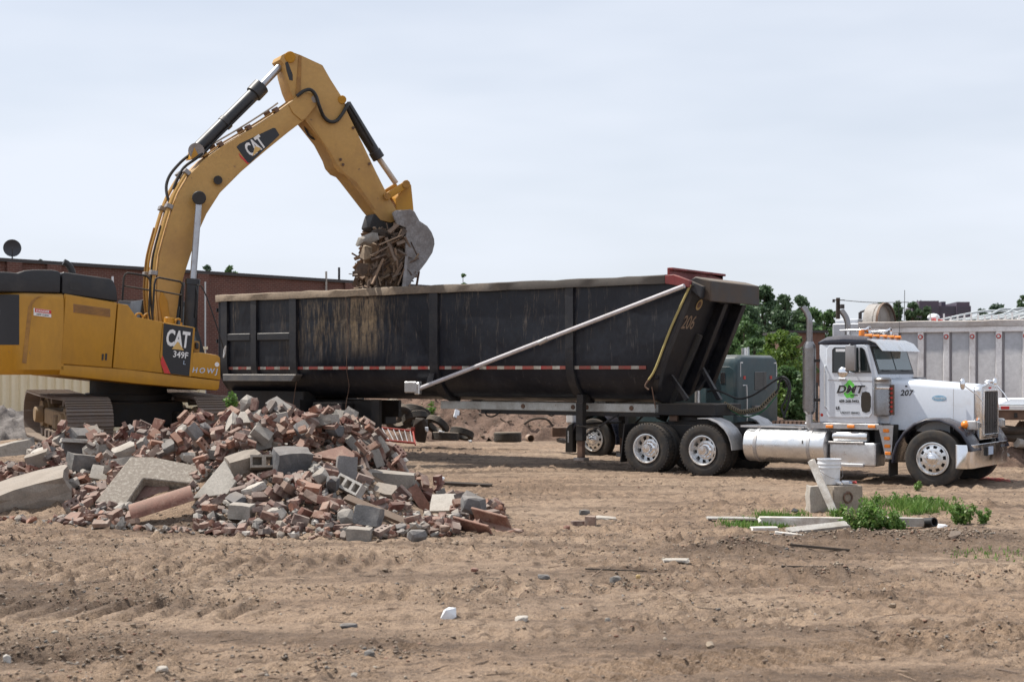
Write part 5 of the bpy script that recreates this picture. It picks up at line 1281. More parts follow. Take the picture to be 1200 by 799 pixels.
# ------------------------------------------------------------------ grey refuse trailer behind the truck, low flatbed end at right
def grey_trailer():
    th = R(27); Y0 = 37.0
    G = Frame((1100 - 600) / F_PX * Y0, Y0, th)
    r = G.thing('refuse_trailer', 'tall grey ribbed open top trailer behind the white truck', 'trailer')
    B = lambda name, mb, mat, par=r, bev=0.0, **k: mb.build(name, mat, par, bev, **k)
    t = NT('weathered_shadow_painted_aluminium'); v = t.coord((1, 1, 1)); n = t.noise(v, 1.2, 6, 0.6); sp = t.new('ShaderNodeSeparateXYZ'); t.l.new(v, sp.inputs[0])
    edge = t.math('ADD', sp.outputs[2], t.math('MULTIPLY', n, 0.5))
    low = t.ramp(t.math('DIVIDE', edge, 4.0), [(0.70, 1.0), (0.735, 0.0)])  # shadow painted into the panel colour: darker above, brighter below
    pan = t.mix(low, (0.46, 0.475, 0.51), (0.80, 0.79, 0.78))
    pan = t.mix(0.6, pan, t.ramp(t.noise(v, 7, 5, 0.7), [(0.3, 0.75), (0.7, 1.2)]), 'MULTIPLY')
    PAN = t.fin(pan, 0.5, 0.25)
    POST = worn('grey_post_paint', (0.74, 0.73, 0.735), dirt=(.30, .26, .24), amount=.3, rough=.5, scale=3, fine=.1)
    SHADOW_GREY = flat('shadow_strip_grey', (0.22, 0.21, 0.225), .6)
    x0 = G.p(1008, 400, 0)[0]; x1 = x0 + 13.5; zt = G.p(1100, 376, 0)[1]; zb = 1.12
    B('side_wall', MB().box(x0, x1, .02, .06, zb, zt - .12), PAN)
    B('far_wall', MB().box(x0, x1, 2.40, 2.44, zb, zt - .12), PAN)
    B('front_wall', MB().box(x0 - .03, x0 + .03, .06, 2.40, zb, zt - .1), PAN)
    B('floor', MB().box(x0, x1, .06, 2.40, zb, zb + .06), STEEL)
    sp_ = (G.p(1170.5, 390, -.06)[0] - G.p(1079, 390, -.06)[0]) / 3
    xp = G.p(1079, 390, -.06)[0]
    k0 = -int((xp - x0) / sp_)
    for k in range(k0, k0 + int(13.4 / sp_)):
        x = xp + k * sp_
        if x > x1 - .1: break
        B('post_shadow_strip', MB().box(x + .077, x + .125, -.03, .017, zb + .02, zt - .17), SHADOW_GREY)  # dark strip added beside the post, standing in for its shadow
        p_ = B('side_post', MB().box(x - .075, x + .075, -.09, .018, zb + .02, zt - .17), POST, bev=.012)
        B('clearance_lamp', MB().cyl((x, -.09, zt - .42), (x, -.115, zt - .42), .065, .05, 12), REDL, p_)
        lw = MB().cyl((x, -.116, zt - .42), (x, -.12, zt - .42), .035, n=10)
        B('lamp_centre', lw, PVC_G, p_)
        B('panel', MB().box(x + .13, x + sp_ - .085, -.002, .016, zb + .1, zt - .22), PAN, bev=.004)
    q = []
    g = random.Random(4)
    for i in range(60):
        x = x0 - .02 + (x1 - x0) * i / 59; j = g.uniform(-.012, .012)
        q.append([(x, -.14 + j, zt - .155), (x, -.15 + j, zt - .02 + j), (x, -.10, zt + j), (x, .08, zt + j), (x, .08, zt - .155)])
    B('top_rail', MB().loft(q), worn('pale_top_rail', (0.50, 0.48, 0.47), dirt=(.3, .24, .2), amount=.5, rough=.6, scale=2, dust=.5), angle=50)
    B('rail_lip', MB().box(x0, x1, -.11, .019, zt - .30, zt - .158), POST, bev=.01)
    # arched front hoop and end cap
    arc = []
    for k in range(13):
        a = math.pi * k / 12; arc.append((1.22 - 1.18 * math.cos(a), zt - .02 + .56 * math.sin(a)))
    B('arched_cap', MB().loft([[(x0 + .05, y, z) for y, z in arc], [(x0 + .42, y, z) for y, z in arc]], close=False, caps=False).loft([[(x0 + .05, y, z - .03) for y, z in arc], [(x0 + .42, y, z - .03) for y, z in arc]], close=False, caps=False), worn('grey_tan_tarp_cap', (0.34, 0.32, 0.30), amount=.4, rough=.7, scale=3))
    B('cap_end', MB().prism(arc, x0 + .30, x0 + .33, 'x'), worn('brown_stained_panel', (0.22, 0.19, 0.165), amount=.5, scale=3))
    B('cap_bow', MB().loft([[(x0 + .40, y, z), (x0 + .46, y, z), (x0 + .46, y, z + .03), (x0 + .40, y, z + .03)] for y, z in arc]), RUST)
    B('end_box', MB().box(x0 - .78, x0 - .04, .1, 1.6, 2.3, zt - .02), PAN, bev=.03)
    B('end_cover', MB().box(x0 - .74, x0 - .1, .2, 1.5, zt - .02, zt + .10), PVC, bev=.05, seg=2)
    # tarp bows and hoses heaped on top
    g = random.Random(9)
    for i in range(7):
        x = G.p(1095 + 16 * i, 372, 0)[0]
        pts = [(x, .15, zt), (x + .5 + g.random() * .5, .4, zt + .14 + .1 * g.random()), (x + 1.3, .9, zt + .26 + .12 * g.random()), (x + 2.2, 1.4, zt + .20), (x + 3.0, 2.0, zt + .1)]
        B('tarp_bow', MB().tube(pts, .03, 7), PVC_G)
    for i in range(16):
        x = G.p(1090 + 8 * i, 372, 0)[0]
        B('tarp_hook', MB().box(x - .02, x + .02, .0, .04, zt, zt + .10 + .12 * g.random()), POST)
    B('folded_tarp', MB().tube([(x0 + 3.0, .5, zt + .03), (x0 + 5, .5, zt + .05), (x0 + 8, .5, zt + .04), (x1 - .5, .6, zt + .05)], .09, 8), PVC_G)
    B('white_bundle', MB().ball((G.p(1094, 372, .3)[0], .3, zt + .10), .14, 6, (1.2, 1, .8)), PVC)
    B('red_cloth', MB().ball((G.p(1097, 373, .1)[0], .1, zt + .02), .10, 6, (1.8, 1, .35)), REDL)
    for y in (.35, 2.1): B('frame_rail', MB().box(x0 + .5, x1, y - .05, y + .05, .95, zb - .002), BLK_M)
    for s, y in ((True, .2), (False, 2.24)):
        for x in (x1 - 2.4, x1 - 1.1): wheel(r, x, y + (.1 if s else -.1), .51, 'dark', s, x)
        B('support_leg', MB().box(x0 + 2.3, x0 + 2.45, y + (.1 if s else -.25), y + (.25 if s else -.1), -.05, .95), BLK_M)
    for x in (x1 - 2.4, x1 - 1.1): B('axle', MB().cyl((x, .3, .51), (x, 2.1, .51), .07, n=8), BLK_M)
grey_trailer()

def flatbed():
    Y0 = 31.5
    G = Frame((1169.5 - 600) / F_PX * Y0, Y0, R(12))
    r = G.thing('flatbed_trailer', 'flatbed trailer end with white deck and red reflectors at the right edge', 'trailer')
    B = lambda name, mb, mat, par=r, bev=0.0, **k: mb.build(name, mat, par, bev, **k)
    z1 = G.p(1180, 476.5, 0)[1]; zb = G.p(1180, 480.5, 0)[1]
    B('deck', MB().box(0, 6.5, .03, 2.4, zb + .02, z1 + .02), PVC, bev=.01)
    B('side_rail', MB().box(-.02, 6.5, -.01, .029, zb, z1 + .03), WHT_DEC, bev=.008)
    for k in range(8):
        B('reflector', MB().box(.06 + k * .82, .24 + k * .82, -.016, -.0105, zb + .02, z1 + .01), RED_DEC)
    B('ramp_plate', MB().prism([(.02, z1 + .04), (.30, z1 + .16), (6.4, z1 + .18), (6.4, z1 + .04)], .25, 2.2), PVC)
    B('main_beam', MB().box(-.05, 6.5, .05, .22, zb - .22, zb - .003), RUST, bev=.012)
    B('main_beam', MB().box(-.05, 6.5, 2.1, 2.28, zb - .22, zb - .003), RUST, bev=.012)
    B('beam_hook', MB().box(.35, .42, .03, .049, zb - .17, zb - .06), BLK_M)
    for y, s in ((.25, True), (2.2, False)):
        for x in (4.4, 5.5): wheel(r, x, y, .51, 'dark', s, x)
    B('support_leg', MB().box(2.2, 2.35, .3, .45, -.1, zb - .2).box(2.2, 2.35, 2.0, 2.15, -.1, zb - .2), BLK_M)
flatbed()

# ------------------------------------------------------------------ the excavator
def excavator():
    E = Frame(-8.25, 31.3, R(-30), 0.5)
    r = E.thing('excavator', 'large yellow crawler excavator reaching its bucket over the black trailer', 'excavator')
    B = lambda name, mb, mat, par=r, bev=0.0, **k: mb.build(name, mat, par, bev, **k)
    YS = -1.5
    P = lambda pts, y=YS: E.poly(pts, y)
    # --- upper body
    B('platform', MB().prism(P([(70, 427), (150, 432.5), (221, 441.5), (258, 446), (257, 455.5), (254, 457.5), (160, 449.5), (70, 439.5)]), -1.49, 1.49), YEL, bev=.03, seg=2)
    B('engine_housing', MB().prism(P([(75.5, 344), (138, 354.5), (131.5, 432), (71, 427.5)]), -1.47, 1.47), YEL, bev=.02)
    B('side_door', MB().prism(P([(77, 345.5), (137, 355.3), (130.8, 430.6), (72, 425.8)]), -1.50, -1.471), YEL, bev=.012, seg=2)
    B('side_door', MB().prism(P([(138.6, 355.5), (150, 357.5), (160, 371.5), (190.5, 377.5), (187, 417), (190.6, 437), (132.6, 430.8)]), -1.50, -1.471), YEL, bev=.012, seg=2)
    vp = B('vent_panel', MB().prism(P([(86, 356), (129, 362), (129, 371.5), (86, 366)]), -1.506, -1.4995), worn('brown_vent_mesh', (0.26, 0.135, 0.06), amount=.4, rough=.7, scale=8))
    for k in range(6):
        y0 = 357.3 + k * 1.55
        B('vent_slat', MB().prism(P([(87.5, y0), (128, y0 + 5.7), (128, y0 + 6.3), (87.5, y0 + .6)]), -1.512, -1.5055), YEL_D, vp)
    B('latch', MB().prism(P([(119.5, 414.5), (121.5, 414.7), (121, 422), (119, 421.8)]), -1.512, -1.5).prism(P([(123.5, 414), (125.5, 414.2), (125, 422), (123, 421.8)]), -1.512, -1.5), DARK_TXT)
    B('tank_housing', MB().prism(P([(138.5, 355), (150.5, 357.3), (160.5, 371.5), (190, 377), (229, 383.5), (225, 441), (132, 431)]), -1.47, -.58), YEL, bev=.02)
    B('nose_panel', MB().prism(P([(191, 377.8), (228.8, 384), (224.4, 441.5), (192, 437.3), (187.5, 417)]), -1.4995, -1.471), YEL, bev=.008)
    dp = B('decal_panel', MB().prism(P([(191.6, 379), (226.3, 384.5), (221.6, 440.6), (200, 437.8), (190.4, 416)]), -1.5045, -1.5), BLK_PL)
    B('red_stripe', MB().prism(P([(190.2, 416.5), (199.6, 438), (192.4, 437), (187.9, 424.5)]), -1.5045, -1.5), RED_DEC)
    x, z = E.p(208.3, 399, YS); tilt = R(7)
    text('decal_lettering', 'CAT', 0.47, WHT_DEC, dp, side_M(x, -1.506, z + .02, tilt), 0.034, 0, .95, sx=.56)
    tx, tz = E.p(208.5, 409, YS)
    B('decal_triangle', MB().prism(P([(201.3, 408.8), (208.3, 400), (215.3, 410.5)]), -1.512, -1.508), flat('yellow_decal', (0.62, 0.40, 0.13), .4), dp)
    x, z = E.p(211.5, 416, YS)
    text('decal_lettering', '349F', 0.19, WHT_DEC, dp, side_M(x, -1.506, z, tilt), 0.015, 0, 1, sx=.9)
    x, z = E.p(216, 425, YS)
    text('decal_lettering', 'L', 0.12, BLUE_DEC, dp, side_M(x, -1.506, z, tilt), 0.0, 0, 1)
    # step box in front
    sb = B('step_box', MB().prism(P([(226, 413.5), (229.5, 412.5), (237, 413), (255, 416), (258.5, 419), (258.8, 445.5), (221.8, 440.8)]), -1.495, -.75), YEL, bev=.03, seg=2)
    x, z = E.p(240, 434.5, YS)
    text('box_lettering', 'HOWJ', 0.16, BLUE_DEC, sb, side_M(x, -1.497, z, R(3)), 0.012, .15, 1.45)
    x, z = E.p(254.3, 427, YS)
    B('round_sticker', MB().cyl((x, -1.494, z), (x, -1.499, z), .05, n=14), WHT_DEC, sb)
    B('lamp_bracket', MB().prism(P([(228.5, 399), (235.5, 400), (235.5, 413), (228.5, 412)]), -1.40, -1.34), YEL_D, bev=.01)
    B('work_lamp', MB().prism(P([(230, 401), (234, 401.5), (234, 409), (230, 408.5)]), -1.45, -1.401), DARK_TXT, bev=.015)
    # --- counterweight, rounded in plan
    zb, zt = E.p(40, 439, YS)[1], E.p(74, 343.5, YS)[1]
    def plan(k=0.0):
        half = [(-2.00, -1.49 + k), (-2.75, -1.49 + k), (-2.98, -1.44 + k), (-3.22, -1.28 + k), (-3.42, -1.0 + k * .8), (-3.56 + k * .8, -.5), (-3.60 + k, 0)]
        return half + [(x_, -y_) for x_, y_ in reversed(half[:-1])]
    cw = MB()
    L = [(zb, .10), (zb + .10, .0), (zt - .14, .0), (zt - .04, .05), (zt, .14)]
    cw.loft([[(x_, y_, zz) for x_, y_ in plan(k)] for zz, k in L])
    c = B('counterweight', cw, YEL, angle=40)
    q = plan(-.006)
    a0, a1 = E.p(0, 404, -1.3)[1], E.p(0, 345, -1.3)[1]
    pts = [(q[1][0] * .45 + q[2][0] * .55, q[1][1] * .45 + q[2][1] * .55)] + q[2:9]
    B('black_panel', MB().loft([[(x_, y_, zz) for x_, y_ in pts] for zz in (a0, zt - .05)], close=False, caps=False), BLK_PL, c)
    B('panel_mark', MB().loft([[(x_ - .004, y_ - .004, zz) for x_, y_ in q[3:5]] for zz in (E.p(0, 369, -1.3)[1], E.p(0, 363, -1.3)[1])], close=False, caps=False), WHT_DEC, c)
    B('scoop', MB().prism(P([(26, 425), (33, 360), (37, 352), (45, 347), (52, 346), (43, 350), (38, 357), (31, 426)]), -1.496, -1.4895), YEL_D, c, bev=.004)
    ds = B('danger_sign', MB().prism(P([(39.5, 361), (60, 363.6), (60, 372), (39.5, 369.5)]), -1.50, -1.49), WHT_DEC)
    B('danger_band', MB().prism(P([(41, 361.4), (60, 363.8), (60, 368), (41, 365.6)]), -1.505, -1.5005), RED_DEC, ds)
    x, z = E.p(50, 364.8, YS)
    text('danger_lettering', 'DANGER', .065, WHT_DEC, ds, side_M(x, -1.507, z, R(6)), .02)
    x, z = E.p(50, 369, YS)
    text('danger_lettering', 'KEEP CLEAR', .045, DARK_TXT, ds, side_M(x, -1.502, z, R(6)), .01)
    # --- black hoods
    B('rear_hood', MB().prism(P([(72, 343), (72.5, 320), (69, 317), (62, 315.8), (40, 315.5), (30, 316.5), (22, 319.5), (12, 318.5), (-26, 317), (-28, 341)]), -1.42, 1.42), BLK, bev=.07, seg=3)
    B('front_hood', MB().prism(P([(73.6, 344), (73.6, 319), (76, 318.3), (130, 326), (134, 328.5), (137.5, 337), (139.5, 353.5)]), -1.42, 1.42), BLK, bev=.05, seg=3)
    B('lamp_cutout', MB().prism(P([(82, 330), (96, 332), (96, 341), (82, 339)]), -1.43, -1.418), DARK_TXT).parent = r
    x, z = E.p(79, 316, -.6)
    B('engine_exhaust', MB().tube([(x + .12, -.6, z - .3), (x + .10, -.6, z - .05), (x + .02, -.6, z + .10), (x - .08, -.6, z + .16)], .07, 12), DARK_TXT)
    # --- handrails
    def rail(name, pts, y, rad=.022): return B(name, MB().tube([E.p3(a, b, y) for a, b in pts], rad, 7, 1), BLK_M)
    R1 = [(143.5, 352), (145, 326), (146.5, 321.5), (149.5, 319.8), (171, 323), (175.5, 327), (176, 332), (174.5, 366), (176, 375)]
    h1 = rail('handrail', R1, -1.2); B('mid_bar', MB().tube([E.p3(145.5, 335, -1.2), E.p3(174.5, 340, -1.2)], .018, 6, 1), BLK_M, h1)
    R2 = [(178.5, 374), (181, 333), (182.5, 327), (186, 325.2), (211, 330), (214.5, 334), (213, 378)]
    h2 = rail('handrail', R2, -1.25); B('mid_bar', MB().tube([E.p3(181, 340, -1.25), E.p3(213.5, 346, -1.25)], .018, 6, 1), BLK_M, h2)
    for pts in ([(158, 373), (160, 368), (165, 367.5), (168, 372)], [(167, 374), (170, 369), (174, 368), (175, 375)], [(205, 379), (207, 374), (212, 375), (212.5, 381)]):
        B('grab_loop', MB().tube([E.p3(a, b, -1.1) for a, b in pts], .022, 6, 2), YEL)
    B('filler_neck', MB().cyl(E.p3(198, 381, -1.1), E.p3(198.5, 372, -1.1), .11, n=16), YEL, bev=.01)
    ma = B('mirror_arm', MB().tube([E.p3(231, 334, -1.3), E.p3(236, 335.5, -1.3), E.p3(243, 350, -1.32), E.p3(252, 376, -1.35), E.p3(258, 395, -1.35), E.p3(262, 408, -1.35)], .014, 6, 2), BLK_M)
    # --- cab on the far side (mostly hidden behind the boom)
    zc0, zc1 = E.p(200, 440, 0.9)[1], 3.22
    cabp = [(.05, 1.25), (1.45, 1.18), (1.62, 2.0), (1.25, zc1), (.15, zc1 + .02), (.05, 2.6)]
    cb = B('cab', MB().prism(cabp, .45, 1.45), BLK, bev=.04, seg=2)
    B('cab_window', MB().prism([(.15, 2.0), (1.50, 1.98), (1.18, zc1 - .12), (.22, zc1 - .12)], .44, .449), GLASS, cb)
    B('cab_window', MB().prism([(.15, 2.0), (1.50, 1.98), (1.18, zc1 - .12), (.22, zc1 - .12)], 1.451, 1.46), GLASS, cb)
    B('windscreen', MB().add([(1.622, .52, 2.0), (1.622, 1.38, 2.0), (1.265, 1.38, zc1 - .05), (1.265, .52, zc1 - .05), (1.635, .52, 2.0), (1.635, 1.38, 2.0), (1.278, 1.38, zc1 - .05), (1.278, .52, zc1 - .05)], [(0, 1, 2, 3), (7, 6, 5, 4), (0, 4, 5, 1), (3, 2, 6, 7), (0, 3, 7, 4), (1, 5, 6, 2)]), GLASS, cb)
    B('deck_housing', MB().prism(P([(131, 432), (131, 372), (150, 376), (175, 398), (200, 440)], 0), -.57, 1.45), BLK_M)
    # --- boom
    yb = -.37
    side = [(187, 378), (184, 344), (185, 320), (187.5, 298), (196, 266), (203, 243), (211, 224), (223, 204), (242, 185), (261, 171), (294, 151.5), (326, 131), (345, 117), (351, 110.5), (360, 108), (370, 109.5), (374.5, 115.5), (373, 122), (366, 130), (359, 139), (354.5, 142.5), (338, 155), (311, 177), (283, 201), (258, 226), (242, 251), (234, 269), (226, 291), (216, 322), (210, 347), (205, 384)]
    sp_ = P(side, yb)
    bo = B('boom', MB().prism(sp_, yb, .37), YEL_B, bev=.015, seg=2)
    # cheek plates at the nose and foot, weld seams
    B('nose_plate', MB().prism(P([(338, 123), (350, 111.5), (360, 108.6), (369.5, 110), (373.8, 116), (371, 123), (365, 130), (358, 139), (353, 141.5), (343, 133)], yb), yb - .03, yb - .001), YEL_B, bo, bev=.008)
    for x_, y_, rad in ((369, 116.3, .085),): B('pin', MB().cyl(E.p3(x_, y_, yb - .06), E.p3(x_, y_, .43), rad, n=18), STEEL, bo)
    B('foot_plate', MB().prism(P([(190, 377), (186, 352), (189, 340), (196, 352), (200, 380)], yb), yb - .03, yb - .001), YEL, bo, bev=.008)
    dpl = B('boom_decal', MB().prism(P([(277, 172.3), (281, 168.5), (319.5, 150.3), (322.5, 150.3), (327.5, 158.5), (293, 191.3), (289.5, 190.5)], yb), yb - .006, yb - .001), BLK_PL, bo)
    B('red_stripe', MB().prism(P([(279.5, 179.5), (291, 191.2), (292, 192.2), (290, 192.4), (281.5, 184.6)], yb), yb - .006, yb - .001), RED_DEC, bo)
    x, z = E.p(299, 173, yb)
    text('boom_lettering', 'CAT', 0.43, WHT_DEC, dpl, side_M(x, yb - .008, z + .02, R(-38)), .034, 0, .95, sx=.58)
    B('decal_triangle', MB().prism(P([(295.8, 183.3), (298.6, 171.5), (306.2, 174.2)], yb), yb - .012, yb - .0085), bpy.data.materials['yellow_decal'], dpl)
    B('pin_boss', MB().cyl(E.p3(255.5, 211.2, yb), E.p3(255.5, 211.2, yb - .10), .10, n=18), DARK_TXT, bo)
    # hoses and steel lines over the top of the boom
    top = [(165, 372), (166, 345), (165, 320), (168, 296), (176, 262), (182, 243), (190, 224), (203, 203), (222, 184), (242, 170), (277, 150), (312, 129), (336, 113)]
    tp = [E.p(a + 20 if b > 230 else a + 19, b, yb) for a, b in [(165, 372), (165, 345), (165.5, 320)]]
    edge = P([(187, 376), (184, 344), (185, 320), (187.5, 298), (196, 266), (203, 243), (211, 224), (223, 204), (242, 185), (261, 171), (294, 151.5), (326, 131), (340, 121)], yb)
    def along(off, y, i0=0, i1=None):
        out = []
        ed = edge[i0:i1]
        for i, (x_, z_) in enumerate(ed):
            a = Vector(ed[max(0, i - 1)]); b = Vector(ed[min(len(ed) - 1, i + 1)]); d = (b - a).normalized()
            out.append((x_ - d.y * off, y, z_ + d.x * off))
        return out
    for y, off in ((-.30, .07), (-.22, .07), (.22, .07), (.30, .07)):
        B('steel_line', MB().tube(along(off, y, 0, 8), .032, 7, 3), YEL_L, bo)
    for y, off in ((-.26, .12), (.26, .12)):
        B('hose', MB().tube(along(off, y, 0, 5), .022, 7, 3), YEL_D if y > 0 else HOSE, bo)
    for y in (-.31, -.25): B('steel_line', MB().tube(along(.05, y, 8, None), .020, 6, 3), YEL_D, bo)
    B('hose', MB().tube(along(.12, .24, 8, 13), .022, 6, 3), STEEL, bo)
    for i in (2, 5, 7, 9, 10, 11):
        x_, y_, z_ = along(.06, 0, 0)[i]
        a = edge[max(0, i - 1)]; b = edge[min(len(edge) - 1, i + 1)]
        ang = math.atan2(b[1] - a[1], b[0] - a[0])
        for s in (-.27, .26):
            M = Matrix.Translation((x_, s, z_)) @ Matrix.Rotation(-ang, 4, 'Y')
            B('line_clamp', MB().box(-.05, .05, -.10, .10, -.06, .09 if i < 8 else .05, M), STEEL if i < 8 else RUST, bo, bev=.008)
    B('hose', MB().tube([E.p3(200, 240, -.12), E.p3(196, 230, -.05), E.p3(195, 217, .05), E.p3(200, 204, .1), E.p3(212, 190, .1), E.p3(222, 182, .1), E.p3(232, 176, .05), E.p3(238, 172, 0)], .034, 8, 4), HOSE, bo)
    B('hose', MB().tube([E.p3(203, 222, -.2), E.p3(208, 210, -.2), E.p3(216, 196, -.2), E.p3(228, 187, -.2), E.p3(240, 178, -.2), E.p3(247, 170, -.1)], .036, 8, 4), HOSE, bo)
    # boom rams, one each side
    for s in (-1, 1):
        y = s * .58
        ra = B('boom_ram', MB().cyl(E.p3(222.5, 388, y if s < 0 else -.58), E.p3(225.5, 333, -.58), .145, n=20).cyl(E.p3(225.5, 334, -.58), E.p3(226, 327, -.58), .165, n=20), BLK, bev=.008)
        rd = B('ram_rod', MB().cyl(E.p3(226, 330, -.58), E.p3(233, 236, -.58), .072, n=16), ROD, ra)
        ey = B('ram_eye', MB().cyl(E.p3(233.3, 232, -.68), E.p3(233.3, 232, -.48), .155, n=20), DARK_TXT, ra, bev=.015)
        B('ram_line', MB().tube([E.p3(228, 333, -.70), E.p3(231, 345, -.74), E.p3(229, 372, -.74)], .018, 6), HOSE, ra)
        if s > 0: ra.location.y = 1.16
    # --- stick
    ys = -.27
    stick = [(328, 70), (330, 65), (335, 62.3), (345, 62), (352, 64.5), (378, 76.5), (388, 94), (401.5, 115), (404.5, 119), (404.5, 126), (420, 158), (440, 200), (454, 228), (464, 245), (470, 250), (468, 258), (458, 261), (446, 258), (436, 246), (409, 211), (404, 205), (397, 202), (391, 195), (388, 186), (378, 167), (359, 143), (348, 124), (340, 106), (335, 88), (333, 76)]
    st = B('stick', MB().prism(P(stick, ys), ys, .27), YEL_B, bev=.015, seg=2)
    B('pin_boss', MB().cyl(E.p3(340, 67, ys - .06), E.p3(340, 67, .33), .13, n=18), YEL, st, bev=.01)
    B('pin_boss', MB().cyl(E.p3(401, 117, ys - .05), E.p3(401, 117, .32), .10, n=18), YEL, st, bev=.01)
    B('rib_strip', MB().prism(P([(350, 65), (353, 66), (352, 112), (346, 112)], ys), ys - .02, ys - .001), YEL_D, st)
    B('wear_plate', MB().prism(P([(362, 143), (388, 180), (395, 193), (404, 203), (418, 214), (440, 246), (437, 246), (409, 211.5), (404, 205.5), (397, 202.5), (391, 195.5), (388, 186.5), (378, 167.5)], ys), ys - .008, ys - .001), YEL_D, st)
    for (x_, y_) in ((414, 150), (433, 192), (399, 187), (402, 193)): B('bolt', MB().cyl(E.p3(x_, y_, ys), E.p3(x_, y_, ys - .04), .035, n=10), RUST, st)
    B('grease_stain', MB().prism(P([(334, 74), (337, 72), (343, 88), (343, 95), (339, 94), (336, 84)], ys), ys - .004, ys - .001), DARK_TXT, st)
    B('hose', MB().tube([E.p3(348, 113, yb - .08), E.p3(356, 107, yb - .10), E.p3(364, 105.5, yb - .10), E.p3(370, 112, yb - .10), E.p3(374, 124, yb - .08), E.p3(379, 136, ys - .06), E.p3(386, 142.5, ys - .06), E.p3(394, 142, ys - .06), E.p3(401, 134, ys - .06), E.p3(406, 125, ys - .06), E.p3(408.5, 121, ys)], .042, 9, 5), HOSE, st)
    B('hose', MB().tube([E.p3(357.5, 142, 0), E.p3(358.5, 152, 0), E.p3(363, 160, 0), E.p3(369, 163, 0), E.p3(374, 162.5, 0)], .03, 8, 5), HOSE, st)
    # stick ram over the boom
    sr = B('stick_ram', MB().cyl(E.p3(229, 178, 0), E.p3(303, 105, 0), .155, n=22).cyl(E.p3(297, 111, 0), E.p3(306.5, 101, 0), .20, n=22).cyl(E.p3(262, 146, 0), E.p3(266, 142, 0), .175, n=20), BLK, bev=.01)
    B('ram_rod', MB().cyl(E.p3(305, 102.5, 0), E.p3(335, 71, 0), .085, n=16), ROD, sr)
    B('ram_eye', MB().cyl(E.p3(230, 177, -.2), E.p3(230, 177, .2), .18, n=18), STEEL, sr)
    B('ram_line', MB().tube([E.p3(246, 172, -.12), E.p3(256, 161, -.17), E.p3(285, 132, -.18), E.p3(298, 118, -.16)], .022, 6, 2), HOSE, sr)
    B('ram_bracket', MB().prism(P([(224, 186), (228, 172), (236, 172), (246, 182)], -.2), -.2, .2), YEL, sr)
    # bucket ram
    br = B('bucket_ram', MB().cyl(E.p3(405, 122, 0), E.p3(441, 181, 0), .13, n=20).cyl(E.p3(438.5, 177, 0), E.p3(444, 186, 0), .155, n=20), BLK, bev=.01)
    B('ram_rod', MB().cyl(E.p3(443, 184.5, 0), E.p3(464, 215, 0), .07, n=14), worn('dusty_ram_rod', (.52, .46, .40), dirt=(.35, .26, .18), amount=.5, rough=.4, metal=.5), br)
    B('ram_line', MB().tube([E.p3(408, 121, -.14), E.p3(420, 140, -.17), E.p3(438, 171, -.17)], .02, 6, 2), HOSE, br)
    # linkage
    for s in (-1, 1):
        y0, y1 = (.30, .36) if s > 0 else (-.36, -.30)
        def bar(a, b, w, name):
            (xa, za), (xb, zb_) = E.p(*a, -.33), E.p(*b, -.33)
            d = Vector((xb - xa, zb_ - za)).normalized(); n_ = Vector((-d.y, d.x)) * w
            return B(name, MB().prism([(xa + n_.x - d.x * w, za + n_.y - d.y * w), (xb + n_.x + d.x * w, zb_ + n_.y + d.y * w), (xb - n_.x + d.x * w, zb_ - n_.y + d.y * w), (xa - n_.x - d.x * w, za - n_.y - d.y * w)], y0, y1), YEL, bev=.03, seg=2)
        bar((454, 230), (476, 216), .085, 'link_bar')
    B('link_pin', MB().cyl(E.p3(476, 216, -.42), E.p3(476, 216, .42), .10, n=16), YEL_D, bev=.01)
    B('link_pin', MB().cyl(E.p3(454, 230, -.40), E.p3(454, 230, .40), .08, n=16), YEL_D)
    B('power_link', MB().prism(P([(471, 219), (478, 217), (480.5, 243), (481, 250), (460, 250), (460, 233)], 0), -.2, .2), YEL, bev=.02)
    # bucket
    bk = [(460, 250), (463, 247), (475, 246), (482, 245.5), (486, 248), (492, 259), (501, 265), (506, 272), (509, 280), (509.5, 286), (507, 296), (500, 307), (490, 320), (482, 331), (478, 336), (471, 338), (474, 322), (475, 302), (476, 267), (465, 263)]
    yk = -.78
    bp = P(bk, yk)
    bu = B('bucket', MB().prism(bp, yk, yk + .05), BUCKET_M, bev=.012)
    B('side_plate', MB().prism(bp, -yk - .05, -yk), BUCKET_M, bu, bev=.012)
    back = P([(476, 248), (486, 248), (492, 259), (501, 265), (506, 272), (509, 280), (509.5, 286), (507, 296), (500, 307), (490, 320), (482, 331), (478, 336)], yk)
    inner = [(x_ - .05, z_ - .01) for x_, z_ in back]
    B('back_plate', MB().prism(back + inner[::-1], yk + .051, -yk - .051), BUCKET_M, bu)
    B('wear_edge', MB().prism(P([(474.5, 300), (477.5, 300), (475, 338), (470.5, 338)], yk), yk - .03, yk - .001), STEEL, bu)
    B('hinge_plate', MB().prism(P([(459, 249), (464, 246.5), (476, 246.5), (478, 262), (468, 263.5), (461, 258)], -.36), -.43, -.37), BUCKET_M, bu, bev=.02)
    B('hinge_plate', MB().prism(P([(459, 249), (464, 246.5), (476, 246.5), (478, 262), (468, 263.5), (461, 258)], -.36), .37, .43), BUCKET_M, bu, bev=.02)
    B('pin', MB().cyl(E.p3(469, 253, -.47), E.p3(469, 253, .47), .085, n=16), DARK_TXT, bu)
    for y in (-.62, -.31, 0, .31, .62):
        B('tooth', MB().prism(P([(478, 334), (473, 338), (468, 350), (472, 349)], yk), y - .06, y + .06), STEEL, bu, bev=.01)
    B('bent_bar', MB().cyl(E.p3(491, 318, .3), E.p3(488, 336, .3), .03, n=8), RUST, bu)
    # thumb above the load
    th = [(434, 266), (437, 256), (439, 250), (444, 252), (452, 260), (474, 262), (474, 268), (450, 272), (438, 270)]
